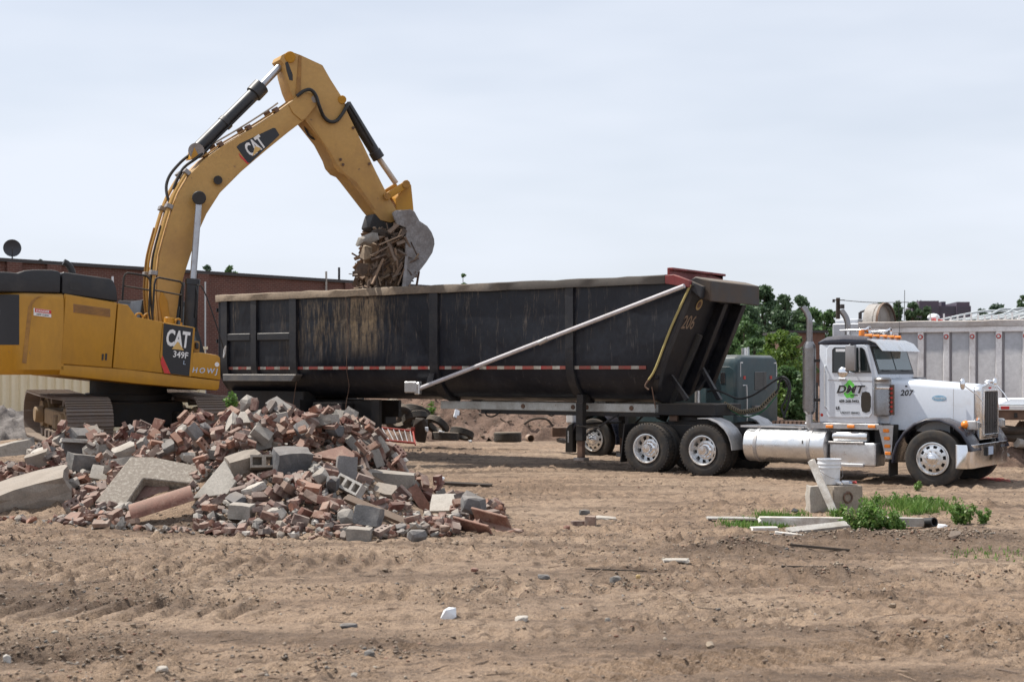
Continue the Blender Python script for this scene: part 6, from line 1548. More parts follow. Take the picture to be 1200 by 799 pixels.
    B('thumb', MB().prism(P(th, -.3), -.26, .26), BLK_M, bev=.02)
    # --- slew ring and undercarriage
    u_ang = math.atan2(-.87, .48)
    cx, cy = -8.70, 31.92
    dx, dy = cx - E.ox, cy - E.oy
    lx, ly = dx * E.c - dy * E.s, dx * E.s + dy * E.c
    U = bpy.data.objects
    rel = u_ang - R(30)
    base_M = Matrix.Translation((lx, ly, 0)) @ Matrix.Rotation(rel, 4, 'Z') @ Matrix.Rotation(R(1.7), 4, 'Y')
    def UB(name, mb, mat, par=r, bev=0.0, M=None):
        me = mb.mesh(name, mat, bev); me.transform(base_M if M is None else base_M @ M); return put(name, me, par)
    UB('slew_ring', MB().cyl((0, 0, .95), (0, 0, 1.45), .85, n=36).cyl((0, 0, 1.0), (0, 0, 1.12), .95, n=36), BLK_M)
    UB('car_body', MB().box(-.9, .9, -1.0, 1.0, .42, .96).box(-1.3, 1.3, -1.05, -.75, .35, .75).box(-1.3, 1.3, .75, 1.05, .35, .75), BLK_M, bev=.03)
    half, rad, zc = 1.98, .50, .585
    shoe = MB().box(-.104, .104, -.47, .47, -.012, .012)
    for gx in (-.085, 0, .082): shoe.box(gx - .010, gx + .010, -.47, .47, .012, .046)
    shoe_me = shoe.mesh('track_shoe', TRACK_M, 0, smooth=False)
    per = 4 * half + 2 * math.pi * rad; n = int(round(per / .213))
    for s in (-1, 1):
        yc = s * 1.38
        fr = UB('track_frame', MB().box(-half + .55, half - .62, yc - .20, yc + .20, .38, .74), SPROCKET, r, .03)
        for k in range(n):
            t_ = per * k / n
            if t_ < 2 * half: px, pz, a = -half + t_, zc + rad, 0
            elif t_ < 2 * half + math.pi * rad:
                a = (t_ - 2 * half) / rad; px, pz = half + rad * math.sin(a), zc + rad * math.cos(a)
            elif t_ < 4 * half + math.pi * rad: q_ = t_ - 2 * half - math.pi * rad; px, pz, a = half - q_, zc - rad, math.pi
            else:
                a = math.pi + (t_ - 4 * half - math.pi * rad) / rad; px, pz = -half + rad * math.sin(a), zc + rad * math.cos(a)
            sag = -.03 * math.sin(math.pi * (px + half) / (2 * half)) if a == 0 else 0
            o = put('track_shoe', shoe_me, fr)
            o.matrix_local = base_M @ Matrix.Translation((px, yc, pz + sag)) @ Matrix.Rotation(a, 4, 'Y')
        ch = MB()
        for xx in (-half, half):
            pass
        for xx, nm in ((half, 'sprocket'), (-half, 'idler')):
            sk = MB()
            sk.cyl((xx, yc - .05, zc), (xx, yc + .05, zc), .40, n=32)
            if nm == 'sprocket':
                for k in range(21):
                    a = 2 * math.pi * k / 21
                    sk.box(.38, .455, -.045, .045, -.035, .035, Matrix.Translation((xx, yc, zc)) @ Matrix.Rotation(a, 4, 'Y'))
                for sg in (-1, 1):
                    sk.cyl((xx, yc + sg * .05, zc), (xx, yc + sg * .26, zc), .29, .26, 24)
                    for k in range(10):
                        a = 2 * math.pi * k / 10
                        sk.cyl((xx + .335 * math.cos(a), yc + sg * .05, zc + .335 * math.sin(a)), (xx + .335 * math.cos(a), yc + sg * .075, zc + .335 * math.sin(a)), .03, n=8)
            else:
                sk.cyl((xx, yc - .16, zc), (xx, yc + .16, zc), .30, n=24)
            UB(nm, sk, SPROCKET, fr)
        UB('drive_guard', MB().prism([(half - .60, zc - .26), (half - .15, zc - .26), (half + .10, zc - .12), (half + .10, zc + .12), (half - .1, zc + .24), (half - .60, zc + .22)], yc - .40, yc - .27).prism([(half - .60, zc - .26), (half - .15, zc - .26), (half + .10, zc - .12), (half + .10, zc + .12), (half - .1, zc + .24), (half - .60, zc + .22)], yc + .27, yc + .40), SPROCKET, fr, .01)
        for sg in (-1, 1):
            UB('motor_cover', MB().cyl((half - .30, yc + sg * .2, zc), (half - .30, yc + sg * .47, zc), .24, .20, 20).cyl((half - .30, yc + sg * .2, zc), (half - .30, yc + sg * .36, zc), .33, .31, 20), SPROCKET, fr, .01)
            UB('frame_boss', MB().box(half - 1.25, half - .85, yc + sg * .33 - .11, yc + sg * .33 + .11, .40, .70), SPROCKET, fr, .03)
            UB('frame_boss', MB().cyl((-half + .35, yc + sg * .2, zc), (-half + .35, yc + sg * .38, zc), .20, .17, 16), SPROCKET, fr, .01)
        for k in range(8):
            xx = -half + .55 + k * (2 * half - 1.1) / 7
            UB('track_roller', MB().cyl((xx, yc - .25, .19), (xx, yc + .25, .19), .10, n=14), TRACK_M, fr)
        for xx in (-.6, .7): UB('carrier_roller', MB().cyl((xx, yc - .2, .95), (xx, yc + .2, .95), .08, n=12), TRACK_M, fr)
        lk = MB()
        for sg in (-.10, .10):
            rings = []
            for k in range(48):
                t_ = per * k / 48
                if t_ < 2 * half: c_ = (-half + t_, 0, 0)
                if t_ < 2 * half: px, pz, nx, nz = -half + t_, zc, 0, 1
                elif t_ < 2 * half + math.pi * rad: a = (t_ - 2 * half) / rad; px, pz, nx, nz = half, zc, math.sin(a), math.cos(a)
                elif t_ < 4 * half + math.pi * rad: px, pz, nx, nz = half - (t_ - 2 * half - math.pi * rad), zc, 0, -1
                else: a = math.pi + (t_ - 4 * half - math.pi * rad) / rad; px, pz, nx, nz = -half, zc, math.sin(a), math.cos(a)
                rings.append([(px + nx * rr_, yc + sg + w, pz + nz * rr_) for rr_, w in ((.485, -.03), (.485, .03), (.40, .03), (.40, -.03))])
            lk.loft(rings + [rings[0]], True, False)
        UB('chain_links', lk, TRACK_M, fr)
    return E
EX = excavator()

def bucket_load():
    """The splintered boards and rubble hanging out of the bucket: one snarl, with the big pieces apart."""
    g = random.Random(12)
    E = EX
    m = MB()
    pts2 = [(436, 272), (472, 268), (473, 300), (472, 331), (432, 333), (421, 333), (425, 310), (431, 285)]
    cx = sum(p[0] for p in pts2) / 8; cy = sum(p[1] for p in pts2) / 8
    def inside(x, y):
        c = False; j = 7
        for i in range(8):
            (xi, yi), (xj, yj) = pts2[i], pts2[j]
            if (yi > y) != (yj > y) and x < (xj - xi) * (y - yi) / (yj - yi) + xi: c = not c
            j = i
        return c
    n = 0
    while n < 620:
        px, py = g.uniform(418, 475), g.uniform(268, 345)
        if not inside(px, min(py, 332)): continue
        y = g.uniform(-.80, .72) * (0.75 if px < 440 else 1)
        x, z = E.p(px, py, 0.0)
        L = g.uniform(.12, .60) * (1 if n % 3 else .5); w = g.uniform(.015, .13); th = g.uniform(.01, .05)
        slope = g.gauss(1.0, .75)
        M = Matrix.Translation((x, y, z)) @ Matrix.Rotation(g.uniform(-.7, .7), 4, 'Z') @ Matrix.Rotation(-slope, 4, 'Y') @ Matrix.Rotation(g.uniform(0, 3), 4, 'X')
        m.box(-L / 2, L / 2, -w / 2, w / 2, -th / 2, th / 2, M); n += 1
    o = m.build('timber_debris', WOOD, None, smooth=False)
    me = o.data; me.transform(Matrix.Translation((E.ox, E.oy, E.bz)) @ Matrix.Rotation(-E.th, 4, 'Z'))
    tag(o, 'snarl of splintered boards spilling from the excavator bucket', 'debris', kind='stuff')
    WM = Matrix.Translation((E.ox, E.oy, E.bz)) @ Matrix.Rotation(-E.th, 4, 'Z')
    core = MB()
    def chunk(name, label, px, py, y, size, rot, mat, seed, cat):
        mb = MB(); rock(mb, size, seed)
        o = mb.build(name, mat, None, smooth=False)
        x, z = E.p(px, py, y); o.location = WM @ Vector((x, y, z)); o.rotation_euler = rot
        return tag(o, label, cat)
    chunk('concrete_chunk', 'mossy grey chunk sticking out of the bucket load at upper left', 430, 281, -.55, (.62, .34, .24), (.2, -.45, .3), CONC, 3, 'rubble')
    chunk('roofing_scrap', 'tan plywood scrap hanging low at the left of the bucket load', 424, 316, -.5, (.30, .10, .36), (.2, .1, .2), WOOD, 5, 'board')
    chunk('dark_chunk', 'dark dirt clod jammed under the thumb in the bucket', 452, 275, -.45, (.75, .5, .20), (.1, .15, .5), WOOD_D, 8, 'dirt clod')
    chunk('dark_chunk', 'dark clod on the left flank of the bucket load', 429, 297, -.35, (.25, .4, .40), (.3, .2, .5), MORTAR, 9, 'dirt clod')
    for i, (a, b, y, w, lab) in enumerate([((434, 300), (457, 288), -.84, .07, 'pale broken board lying across the upper front of the bucket load'), ((436, 333), (449, 303), -.84, .09, 'long tan board hanging steeply in the middle of the bucket load'), ((444, 287), (470, 276), -.80, .06, 'dark board near the top of the bucket load')]):
        p0, p1 = WM @ Vector(E.p3(*a, y)), WM @ Vector(E.p3(*b, y))
        d = p1 - p0
        o = MB().box(0, d.length, -w / 2, w / 2, -.015, .015).build('broken_board', WOOD, None, .004)
        o.matrix_world = Matrix.Translation(p0) @ d.to_track_quat('X', 'Z').to_matrix().to_4x4()
        tag(o, lab, 'board')
    x, z = E.p(450, 312, 0)
    mb = MB(); rock(mb, (1.25, 1.35, 1.5), 31)
    o = mb.build('load_core', WOOD, None, smooth=False)
    o.location = WM @ Vector((x + .12, .05, z - .02)); tag(o, 'packed dark brown mass of debris inside the excavator bucket', 'debris', kind='stuff')

def rock(mb, size, seed, rough=.16, pts=22):
    """Broken lump: convex hull of jittered points in a box."""
    g = random.Random(seed)
    bm = bmesh.new()
    for i in range(pts):
        p = Vector((g.uniform(-1, 1), g.uniform(-1, 1), g.uniform(-1, 1)))
        k = max(abs(p.x), abs(p.y), abs(p.z)); p = p / k * (1 - rough * g.random())
        p = p.lerp(p.normalized(), .35)
        bm.verts.new((p.x * size[0] / 2, p.y * size[1] / 2, p.z * size[2] / 2))
    res = bmesh.ops.convex_hull(bm, input=bm.verts)
    bmesh.ops.delete(bm, geom=[v for v in bm.verts if not v.link_faces], context='VERTS')
    bm.verts.index_update()
    mb.add([v.co.copy() for v in bm.verts], [tuple(v.index for v in f.verts) for f in bm.faces])
    bm.free()
bucket_load()

# ------------------------------------------------------------------ the rubble heap
CELL = 0.03
HX0, HX1, HY0, HY1 = -11.5, 1.2, 16.5, 29.5
_gx = np.arange(HX0, HX1, CELL); _gy = np.arange(HY0, HY1, CELL)
GX, GY = np.meshgrid(_gx, _gy)
HM = ground_z(GX, GY)
NOLAND = np.zeros(HM.shape, bool)
VIEW = []                                               # sight boxes of the big pieces: nothing lands in front of them
def proj(x, y, z): return 600 + F_PX * x / y, Y_HOR - (z - CAM_H) * F_PX / y
def hides(x, y, z, m=0):
    u, v = proj(x, y, z)
    for (u0, u1, v0, v1, yy) in VIEW:
        if y < yy and u0 - m < u < u1 + m and v0 - m < v < v1 + m * 1.3: return True
    return False
def win(x, y, rad):
    i0 = max(0, int((x - rad - HX0) / CELL)); i1 = min(HM.shape[1], int((x + rad - HX0) / CELL) + 2)
    j0 = max(0, int((y - rad - HY0) / CELL)); j1 = min(HM.shape[0], int((y + rad - HY0) / CELL) + 2)
    return slice(j0, j1), slice(i0, i1)
def vspan(Rm, half, dx, dy):
    """Lowest and highest height of a turned box over each cell offset from its centre."""
    A = np.array(Rm).T
    o = dx[..., None] * A[:, 0] + dy[..., None] * A[:, 1]
    d = A[:, 2]
    lo = np.full(dx.shape, -9.0); hi = np.full(dx.shape, 9.0)
    for k in range(3):
        if abs(d[k]) < 1e-5:
            bad = np.abs(o[..., k]) > half[k]; lo[bad] = 9; hi[bad] = -9
        else:
            a = (-half[k] - o[..., k]) / d[k]; b = (half[k] - o[..., k]) / d[k]
            lo = np.maximum(lo, np.minimum(a, b)); hi = np.minimum(hi, np.maximum(a, b))
    return lo, hi, hi > lo
def hit(px, py):
    k = (px - 600) / F_PX; q = (Y_HOR - py) / F_PX
    for Y in np.arange(16.6, 29.4, 0.02):
        x = k * Y
        if not HX0 < x < HX1 - .05: continue
        if CAM_H + q * Y < HM[int((Y - HY0) / CELL), int((x - HX0) / CELL)] + 0.02: return x, Y, CAM_H + q * Y
    return spot(px, py) + (0.0,)
def settle(x, y, Rm, half, pct=82):
    rad = math.sqrt(sum(h * h for h in half))
    w = win(x, y, rad)
    lo, hi, ok = vspan(Rm, half, GX[w] - x, GY[w] - y)
    if not ok.any(): return None
    z = np.percentile((HM[w] - lo)[ok], pct)
    return z, w, hi, ok
def stamp(w, z, hi, ok, shrink=0.95, block=False):
    top = np.where(ok, z + hi * shrink, -9)
    HM[w] = np.maximum(HM[w], top)
    if block: NOLAND[w] |= ok

def brick_solid(L=.225, Wd=.107, Hh=.070, seed=0):
    g = random.Random(seed); mb = MB()
    j = lambda: g.uniform(-.004, .004)
    mb.box(-L / 2, L / 2, -Wd / 2, Wd / 2, -Hh / 2, Hh / 2)
    mb.v = [(a + j(), b + j(), c + j()) for a, b, c in mb.v]
    return mb.mesh('brick', BRICK, .006, smooth=False)
def cored(L, Wd, Hh, cells, hw, hh, mat, name, oct_=True, bevel=0.0):
    """Block with through holes along z: cells across, each ringed by quads."""
    mb = MB(); n = cells; cw = L / n
    for k in range(n):
        x0 = -L / 2 + k * cw; cx = x0 + cw / 2
        outer = [(x0, -Wd / 2), (cx, -Wd / 2), (x0 + cw, -Wd / 2), (x0 + cw, 0), (x0 + cw, Wd / 2), (cx, Wd / 2), (x0, Wd / 2), (x0, 0)]
        f = .72 if oct_ else 1.0
        inn = [(cx - hw * f, -hh * f), (cx, -hh), (cx + hw * f, -hh * f), (cx + hw, 0), (cx + hw * f, hh * f), (cx, hh), (cx - hw * f, hh * f), (cx - hw, 0)]
        o = len(mb.v)
        for z in (-Hh / 2, Hh / 2):
            mb.v += [(a, b, z) for a, b in outer] + [(a, b, z) for a, b in inn]
        for i in range(8):
            j = (i + 1) % 8
            mb.f += [(o + i, o + j, o + 8 + j, o + 8 + i), (o + 16 + i, o + 16 + j, o + 24 + j, o + 24 + i), (o + 8 + i, o + 8 + j, o + 24 + j, o + 24 + i)]
            if not ((i in (2, 3) and k < n - 1) or (i in (6, 7) and k > 0)):
                mb.f.append((o + i, o + j, o + 16 + j, o + 16 + i))
    bm = bmesh.new(); vs = [bm.verts.new(v) for v in mb.v]
    for f in mb.f: bm.faces.new([vs[i] for i in f])
    bmesh.ops.remove_doubles(bm, verts=bm.verts, dist=1e-5); bmesh.ops.recalc_face_normals(bm, faces=bm.faces)
    me = bpy.data.meshes.new(name); bm.to_mesh(me); bm.free(); me.materials.append(mat); return me
def slab_mesh(name, size, mat, seed, rough=.05, bevel=.012):
    """Broken rectangular block: a box with nicked corners and chipped edges."""
    g = random.Random(seed); bm = bmesh.new()
    bmesh.ops.create_cube(bm, size=1.0)
    bmesh.ops.subdivide_edges(bm, edges=bm.edges[:], cuts=2, use_grid_fill=True)
    for v in bm.verts:
        on = sum(abs(abs(c) - .5) < 1e-4 for c in v.co)
        k = rough * (1.0 if on >= 2 else .45) * (1.6 if on == 3 else 1)
        v.co = Vector(v.co[i] * (1 - k * g.random()) + g.uniform(-k, k) * .25 for i in range(3))
        v.co = Vector((v.co.x * size[0], v.co.y * size[1], v.co.z * size[2]))
    me = bpy.data.meshes.new(name); bm.to_mesh(me); bm.free(); me.materials.append(mat); return me
def rock_mesh(name, size, mat, seed, rough=.2, pts=26):
    mb = MB(); rock(mb, size, seed, rough, pts); return mb.mesh(name, mat, smooth=False)
def poly_mesh(name, poly, th, mat, bevel=.01):
    return MB().prism(poly, -th / 2, th / 2, 'z').mesh(name, mat, bevel, smooth=False)

def hero(name, label, me, px, py, rot, half, cat, lift=0.0, group=None, back=0.0, pct=70, free=False, near=0.34):
    x, y, z = hit(px, py)
    y += back; x = (px - 600) / F_PX * y
    Rm = Euler([R(a) for a in rot], 'XYZ').to_matrix()
    s = settle(x, y, Rm, half, pct)
    if s is None: return None
    zz, w, hi, ok = s
    if free:
        y -= near; vh = sum(abs(Rm[2][i]) * half[i] for i in range(3))
        for _ in range(70):
            if CAM_H + (Y_HOR - py) * y / F_PX >= float(ground_z(np.array([(px - 600) / F_PX * y]), np.array([y]))[0]) + vh * .45: break
            y -= .04
        x = (px - 600) / F_PX * y
    zt = CAM_H + (Y_HOR - py) * y / F_PX                     # where the photo shows its middle
    if free: s = settle(x, y, Rm, half, pct) or s
    zz = min(max(zz + lift, zt - .10), zt + .14) if not free else zt
    stamp(w, zz, hi, ok, 1.0, True)
    cs = [proj(*(Vector((x, y, zz)) + Rm @ Vector((a * half[0], b * half[1], c * half[2])))) for a in (-1, 1) for b in (-1, 1) for c in (-1, 1)]
    us, vs = [c[0] for c in cs], [c[1] for c in cs]; mu, mv = (max(us) - min(us)) * .10, (max(vs) - min(vs)) * .10
    VIEW.append((min(us) + mu, max(us) - mu, min(vs) + mv, max(vs) - mv * 1.5, y + .15))
    o = put(name, me, None, loc=(x, y, zz), rot=[R(a) for a in rot])
    return tag(o, label, cat, group)

def build_rubble():
    S_ = slab_mesh
    # big pieces one can point at
    hero('concrete_block', 'huge pale concrete block with a tilted flat top at the left edge of the heap', S_('concrete_block', (1.25, .70, .42), CONC, 1, .12), 33, 577, (14, -16, 14), (.62, .35, .21), 'concrete block', free=True)
    hero('concrete_beam', 'long tan concrete beam lying at the far left behind the huge pale block', S_('concrete_beam', (1.05, .34, .30), CONC, 2, .08), 10, 528, (5, -14, 12), (.52, .17, .15), 'concrete beam', free=True)
    hero('concrete_block', 'flat topped block with shaded sides coloured dark right behind the huge pale block', S_('concrete_block', (.46, .44, .24), CONC_D, 3, .05), 88, 534, (-6, 4, 24), (.23, .22, .12), 'concrete block')  # white block drawn in dark concrete, its shaded sides put into the colour
    hero('lit_top_plate', 'pale plate painting the lit top of the dark sided block', S_('lit_top_plate', (.47, .44, .07), CONC_L, 4, .05), 87, 524, (-5, 4, 22), (.23, .22, .03), 'concrete slab')  # pale plate added as the sunlit top of the block below
    hero('concrete_block', 'dark broken block at the foot of the flat topped block', S_('concrete_block', (.40, .34, .30), CONC_D, 41, .1), 94, 552, (4, 8, 40), (.20, .17, .15), 'concrete block')
    L_ = [(-.73, -.44), (-.31, -.52), (-.15, .06), (.62, .00), (.82, .32), (-.10, .50), (-.42, .48)]
    hero('corner_slab', 'large L shaped slab of pebbly concrete lying tilted at the front of the heap', poly_mesh('corner_slab', L_, .17, AGG, .012), 180, 569, (42, 3, 2), (.6, .35, .08), 'concrete slab', free=True)
    def arcmesh(name, Rr, th, a0, a1, Ln, mat, n=10):
        rings = []
        for k in range(n + 1):
            a = R(a0 + (a1 - a0) * k / n); c_, s_ = math.cos(a), math.sin(a)
            rings.append([(-Ln / 2, Rr * c_, Rr * s_), (Ln / 2, Rr * c_, Rr * s_), (Ln / 2, (Rr - th) * c_, (Rr - th) * s_), (-Ln / 2, (Rr - th) * c_, (Rr - th) * s_)])
        return MB().loft(rings).mesh(name, mat, .004)
    hero('clay_pipe', 'broken half of a dull red clay pipe under the L shaped slab', arcmesh('clay_pipe', .20, .045, 30, 150, .86, CLAY), 192, 596, (30, -17, 12), (.46, .2, .1), 'clay pipe', free=True, lift=0)
    hero('clay_slab', 'dark red clay slab tucked in the inner corner of the L shaped slab', S_('clay_slab', (.50, .34, .05), BRICK, 6, .03), 178, 577, (40, -18, 8), (.25, .17, .03), 'clay slab')
    hero('concrete_shard', 'pale triangular concrete shard standing right of the L shaped slab', poly_mesh('concrete_shard', [(-.34, -.20), (.18, -.20), (.30, -.02), (.10, .36)], .07, CONC_L, .008), 254, 567, (58, -8, -8), (.25, .2, .04), 'concrete slab', free=True)
    hero('concrete_square', 'small square pale slab left of the L shaped slab', S_('concrete_square', (.29, .30, .09), CONC_L, 7, .03), 117, 560, (44, 12, 12), (.14, .15, .045), 'concrete slab')
    hero('concrete_wedge', 'white wedge of concrete behind the top corner of the L shaped slab', S_('concrete_wedge', (.40, .26, .20), CONC_L, 8, .12), 146, 534, (18, -20, 20), (.2, .13, .1), 'concrete chunk')
    hero('stone_post', 'long pale block pointing up and right at the back of the heap near the tracks', S_('stone_post', (.55, .20, .20), CONC_L, 9, .05), 176, 512, (10, -22, 22), (.27, .1, .1), 'concrete block')
    cmu = cored(.39, .19, .19, 2, .068, .062, CONC, 'cinder_block', False)
    cmu_l = cored(.39, .19, .19, 3, .045, .060, CONC_L, 'cinder_block', False)
    cmu_h = cored(.20, .19, .19, 1, .062, .062, CONC, 'cinder_block', False)
    hero('cinder_block', 'grey cinder block with one open core facing out beside the long pale block', cmu_h, 185, 524, (70, 10, 30), (.1, .1, .1), 'cinder block')
    hero('cinder_block', 'pale cinder block half with a square hole at the right of the long pale block', cmu_h, 199, 520, (75, -20, 15), (.1, .1, .1), 'cinder block')
    hero('paving_block', 'long dark grey block lying level below the slew ring', S_('paving_block', (.46, .18, .15), CONC_D, 10, .04), 217, 511, (4, -6, 6), (.23, .09, .07), 'concrete block')
    hero('cinder_block', 'big grey cinder block set steeply near the top left of the heap crest', S_('cinder_block', (.36, .26, .38), CONC, 11, .03), 306, 501, (18, 24, 28), (.18, .13, .19), 'cinder block', free=True)
    hero('mortar_slab', 'long crumbly tan mortar slab near the crest of the heap', rock_mesh('mortar_slab', (.86, .34, .30), MORTAR, 12, .14, 60), 341, 512, (20, -22, 8), (.4, .16, .14), 'mortar slab', free=True)
    hero('concrete_block', 'upright grey block right of the crumbly mortar slab', S_('concrete_block', (.25, .24, .34), CONC, 13, .06), 379, 512, (-12, 10, 18), (.12, .12, .17), 'concrete block', free=True)
    hero('clay_shard', 'maroon clay shard standing right of the upright grey block', S_('clay_shard', (.12, .06, .36), CLAY, 14, .1), 394, 509, (-10, 16, 20), (.06, .03, .18), 'clay slab', free=True)
    hero('clay_slab', 'pointed flat clay slab below the maroon shard', poly_mesh('clay_slab', [(-.42, -.06), (.30, -.16), (.26, .05), (.05, .20)], .07, CLAY, .006), 395, 534, (40, 4, -6), (.3, .12, .04), 'clay slab', free=True)
    hero('cinder_block', 'square faced grey block below the pointed clay slab', S_('cinder_block', (.30, .20, .34), CONC, 15, .05), 406, 549, (-14, 6, 14), (.15, .1, .17), 'cinder block', free=True)
    hero('dark_block', 'broad dark block in the hollow under the crumbly mortar slab', S_('dark_block', (.55, .34, .36), CONC_D, 16, .1), 341, 540, (18, 0, 30), (.27, .17, .18), 'concrete block', free=True)
    hero('cinder_block', 'pale cinder block with three square holes facing the viewer at the middle of the heap', cmu_l, 410, 570, (62, 22, -24), (.19, .1, .1), 'cinder block', free=True)
    hero('cinder_block', 'hollow grey cinder block lying open at the left middle of the heap', cmu, 309, 542, (70, 0, 14), (.19, .1, .1), 'cinder block', free=True)
    hero('concrete_beam', 'long grey kerb stone carrying bricks at the right of the heap', S_('concrete_beam', (.72, .22, .22), CONC, 17, .05), 458, 561, (8, 5, -4), (.36, .11, .11), 'concrete beam', free=True)
    hero('cinder_block', 'grey cinder block tipped up at the right shoulder of the heap', cmu, 498, 541, (38, 30, 38), (.19, .1, .1), 'cinder block', free=True)
    hero('white_rock', 'rounded white stone at the right crest below the red ladder', rock_mesh('white_rock', (.36, .30, .24), CONC_L, 18, .25, 40), 462, 526, (0, 0, 0), (.15, .12, .1), 'stone', free=True)
    hero('white_block', 'small white block left of the rounded white stone', S_('white_block', (.30, .22, .18), CONC_L, 19, .06), 430, 523, (14, 10, -14), (.15, .11, .09), 'concrete block', free=True)
    for i, (px, py) in enumerate([(321, 579), (330, 576.5), (339, 573)]):
        hero('brick', ['left one of three bricks still mortared side by side', 'middle one of three bricks still mortared side by side', 'right one of three bricks still mortared side by side'][i], brick_solid(.30, .10, .12, 60 + i), px, py, (24, 26, 62), (.15, .05, .06), 'brick', free=True)
    hero('paving_slab', 'white speckled concrete slab leaning at the right foot of the heap', S_('paving_slab', (.36, .40, .16), CONC_L, 20, .03), 519, 593, (34, -2, -6), (.18, .2, .08), 'concrete slab', free=True)
    fl = MB()
    a, b, Lf = .19, .155, .62
    rings = []
    for x in (-Lf / 2, Lf / 2): rings.append([(x, -a, -a), (x, a, -a), (x, a, a * .2), (x, b, a * .2), (x, b, -b), (x, -b, -b), (x, -b, a), (x, -a, a)])
    fl.loft(rings)
    hero('flue_tile', 'broken square clay flue tile open side up at the right foot of the heap', fl.mesh('flue_tile', CLAY, .008, smooth=False), 565, 612, (38, 8, -38), (.28, .18, .15), 'clay tile', free=True)
    hero('concrete_chunk', 'dark grey chunk behind the clay flue tile', rock_mesh('concrete_chunk', (.40, .30, .26), CONC_D, 21, .15), 555, 592, (0, 10, 12), (.18, .14, .12), 'concrete chunk', free=True)
    hero('field_stone', 'round grey stone at the front foot of the heap', rock_mesh('field_stone', (.25, .22, .19), CONC_D, 22, .3, 40), 489, 628, (0, 0, 20), (.11, .1, .09), 'stone', free=True)
    hero('concrete_block', 'half buried grey block at the very front of the heap', S_('concrete_block', (.31, .22, .17), CONC, 23, .05), 421, 626, (4, 3, -4), (.15, .11, .08), 'concrete block', free=True)
    hero('timber_plank', 'long tan plank sloping down to the right across the front of the heap', S_('timber_plank', (1.0, .13, .05), WOOD, 24, .06), 444, 599, (30, 22, -4), (.5, .06, .02), 'plank', free=True)
    hero('clay_slab', 'leaning red clay slab left of the white speckled slab', S_('clay_slab', (.17, .07, .50), CLAY, 25, .05), 493, 586, (-14, -32, 10), (.08, .03, .25), 'clay slab', free=True)
    hero('grey_slab', 'pale grey flat stone under the long kerb stone', S_('grey_slab', (.34, .25, .07), CONC, 26, .1), 451, 578, (30, 8, -16), (.17, .12, .04), 'concrete slab')
    hero('dark_slab', 'large dark slab at the foot of the heap below the sloping plank', S_('dark_slab', (.36, .18, .26), CONC_D, 27, .08), 432, 613, (-12, 8, -20), (.18, .09, .13), 'concrete slab')
    hero('grey_slab', 'tilted grey stone with a stepped edge left of centre', S_('grey_slab', (.50, .26, .26), CONC, 28, .1), 285, 553, (20, -14, 30), (.25, .13, .13), 'concrete block')
    hero('concrete_chunk', 'chipped pale block on the left foot of the heap beside the clay pipe', S_('concrete_chunk', (.32, .22, .2), CONC, 29, .08), 283, 610, (6, 4, -12), (.16, .11, .1), 'concrete chunk')
    o = MB().cyl((-.26, 0, 0), (.26, 0, 0), .035, n=14).mesh('plastic_pipe', PVC_G)
    hero('plastic_pipe', 'short pale grey plastic pipe lying across the heap crest', o, 293, 491, (0, -26, 20), (.26, .03, .03), 'pipe', free=True)
    o = arcmesh('metal_hoop', .30, .02, 15, 150, .10, STEEL)
    hero('metal_hoop', 'bent grey hoop poking out of the heap crest', o, 318, 486, (0, 0, 80), (.05, .2, .1), 'scrap metal', free=True)
    # ---- loose fill: fragments too small to pick apart, then bricks and chunks dropped on top
    g = random.Random(77)
    zr_f = lambda x: float(np.interp(x, _MX, _MZ))
    def rand_xy(front=0.5):
        while True:
            x = g.uniform(-9.8, .35)
            yt, yr = float(np.interp(x, _MX, _MT)), float(np.interp(x, _MX, _MR))
            y = g.uniform(yt - .05, yr + 1.2)
            if x > -0.15 or (x > -0.7 and g.random() > .35): continue
            return x, y, yt, yr
    frag = [rock_mesh('rubble_fragment', (1, .75, .6), CONC, 100 + i, .2, 14) for i in range(5)]
    fv = [np.array([v.co for v in m.vertices]) for m in frag]
    fp = [[tuple(p.vertices) for p in m.polygons] for m in frag]
    acc = {'b': ([], [], 0), 'c': ([], [], 0), 'l': ([], [], 0)}
    def add_acc(key, V, P):
        a, b, n = acc[key]; a.append(V); b += [tuple(i + n for i in p) for p in P]; acc[key] = (a, b, n + len(V))
    for i in range(4600):
        x, y, yt, yr = rand_xy()
        k = g.randrange(5); s = g.choice([.06, .08, .10, .13, .17])
        Rm = Euler((g.uniform(-.6, .6), g.uniform(-.6, .6), g.uniform(0, 6.28))).to_matrix()
        st = settle(x, y, Rm, (s * .42, s * .32, s * .25), 60)
        if st is None: continue
        z, w, hi, ok = st
        if NOLAND[w][ok].mean() > .4 or hides(x, y, z, 1): continue
        stamp(w, z, hi, ok, .8)
        V = (fv[k] * s) @ np.array(Rm).T + np.array((x, y, z))
        add_acc('b' if g.random() < .58 else ('c' if g.random() < .75 else 'l'), V, fp[k])
    bricks = [(slab_mesh('brick', (.225, .107, .070), BRICK, 500 + i, .05) if i < 2 else brick_solid(seed=i), (.112, .053, .035), 'whole red brick', 'loose whole bricks in the rubble heap') for i in range(3)]
    cb = cored(.225, .107, .070, 3, .021, .021, BRICK, 'brick')
    bricks = bricks * 2 + [(cb, (.112, .053, .035), 'brick with three holes', 'holed bricks in the rubble heap')] * 2
    bats = [(slab_mesh('brick', (.13, .107, .070), BRICK, 520 + i, .13), (.06, .053, .035), 'broken half brick', 'broken half bricks in the rubble heap') for i in range(2)]
    pairs = [(slab_mesh('brick', (.215, .14, .10), BRICK, 30, .06), (.107, .07, .05), 'mortar caked brick', 'mortared bricks in the rubble heap')]
    kinds = bricks * 2 + bats * 3 + pairs * 2
    placed = []
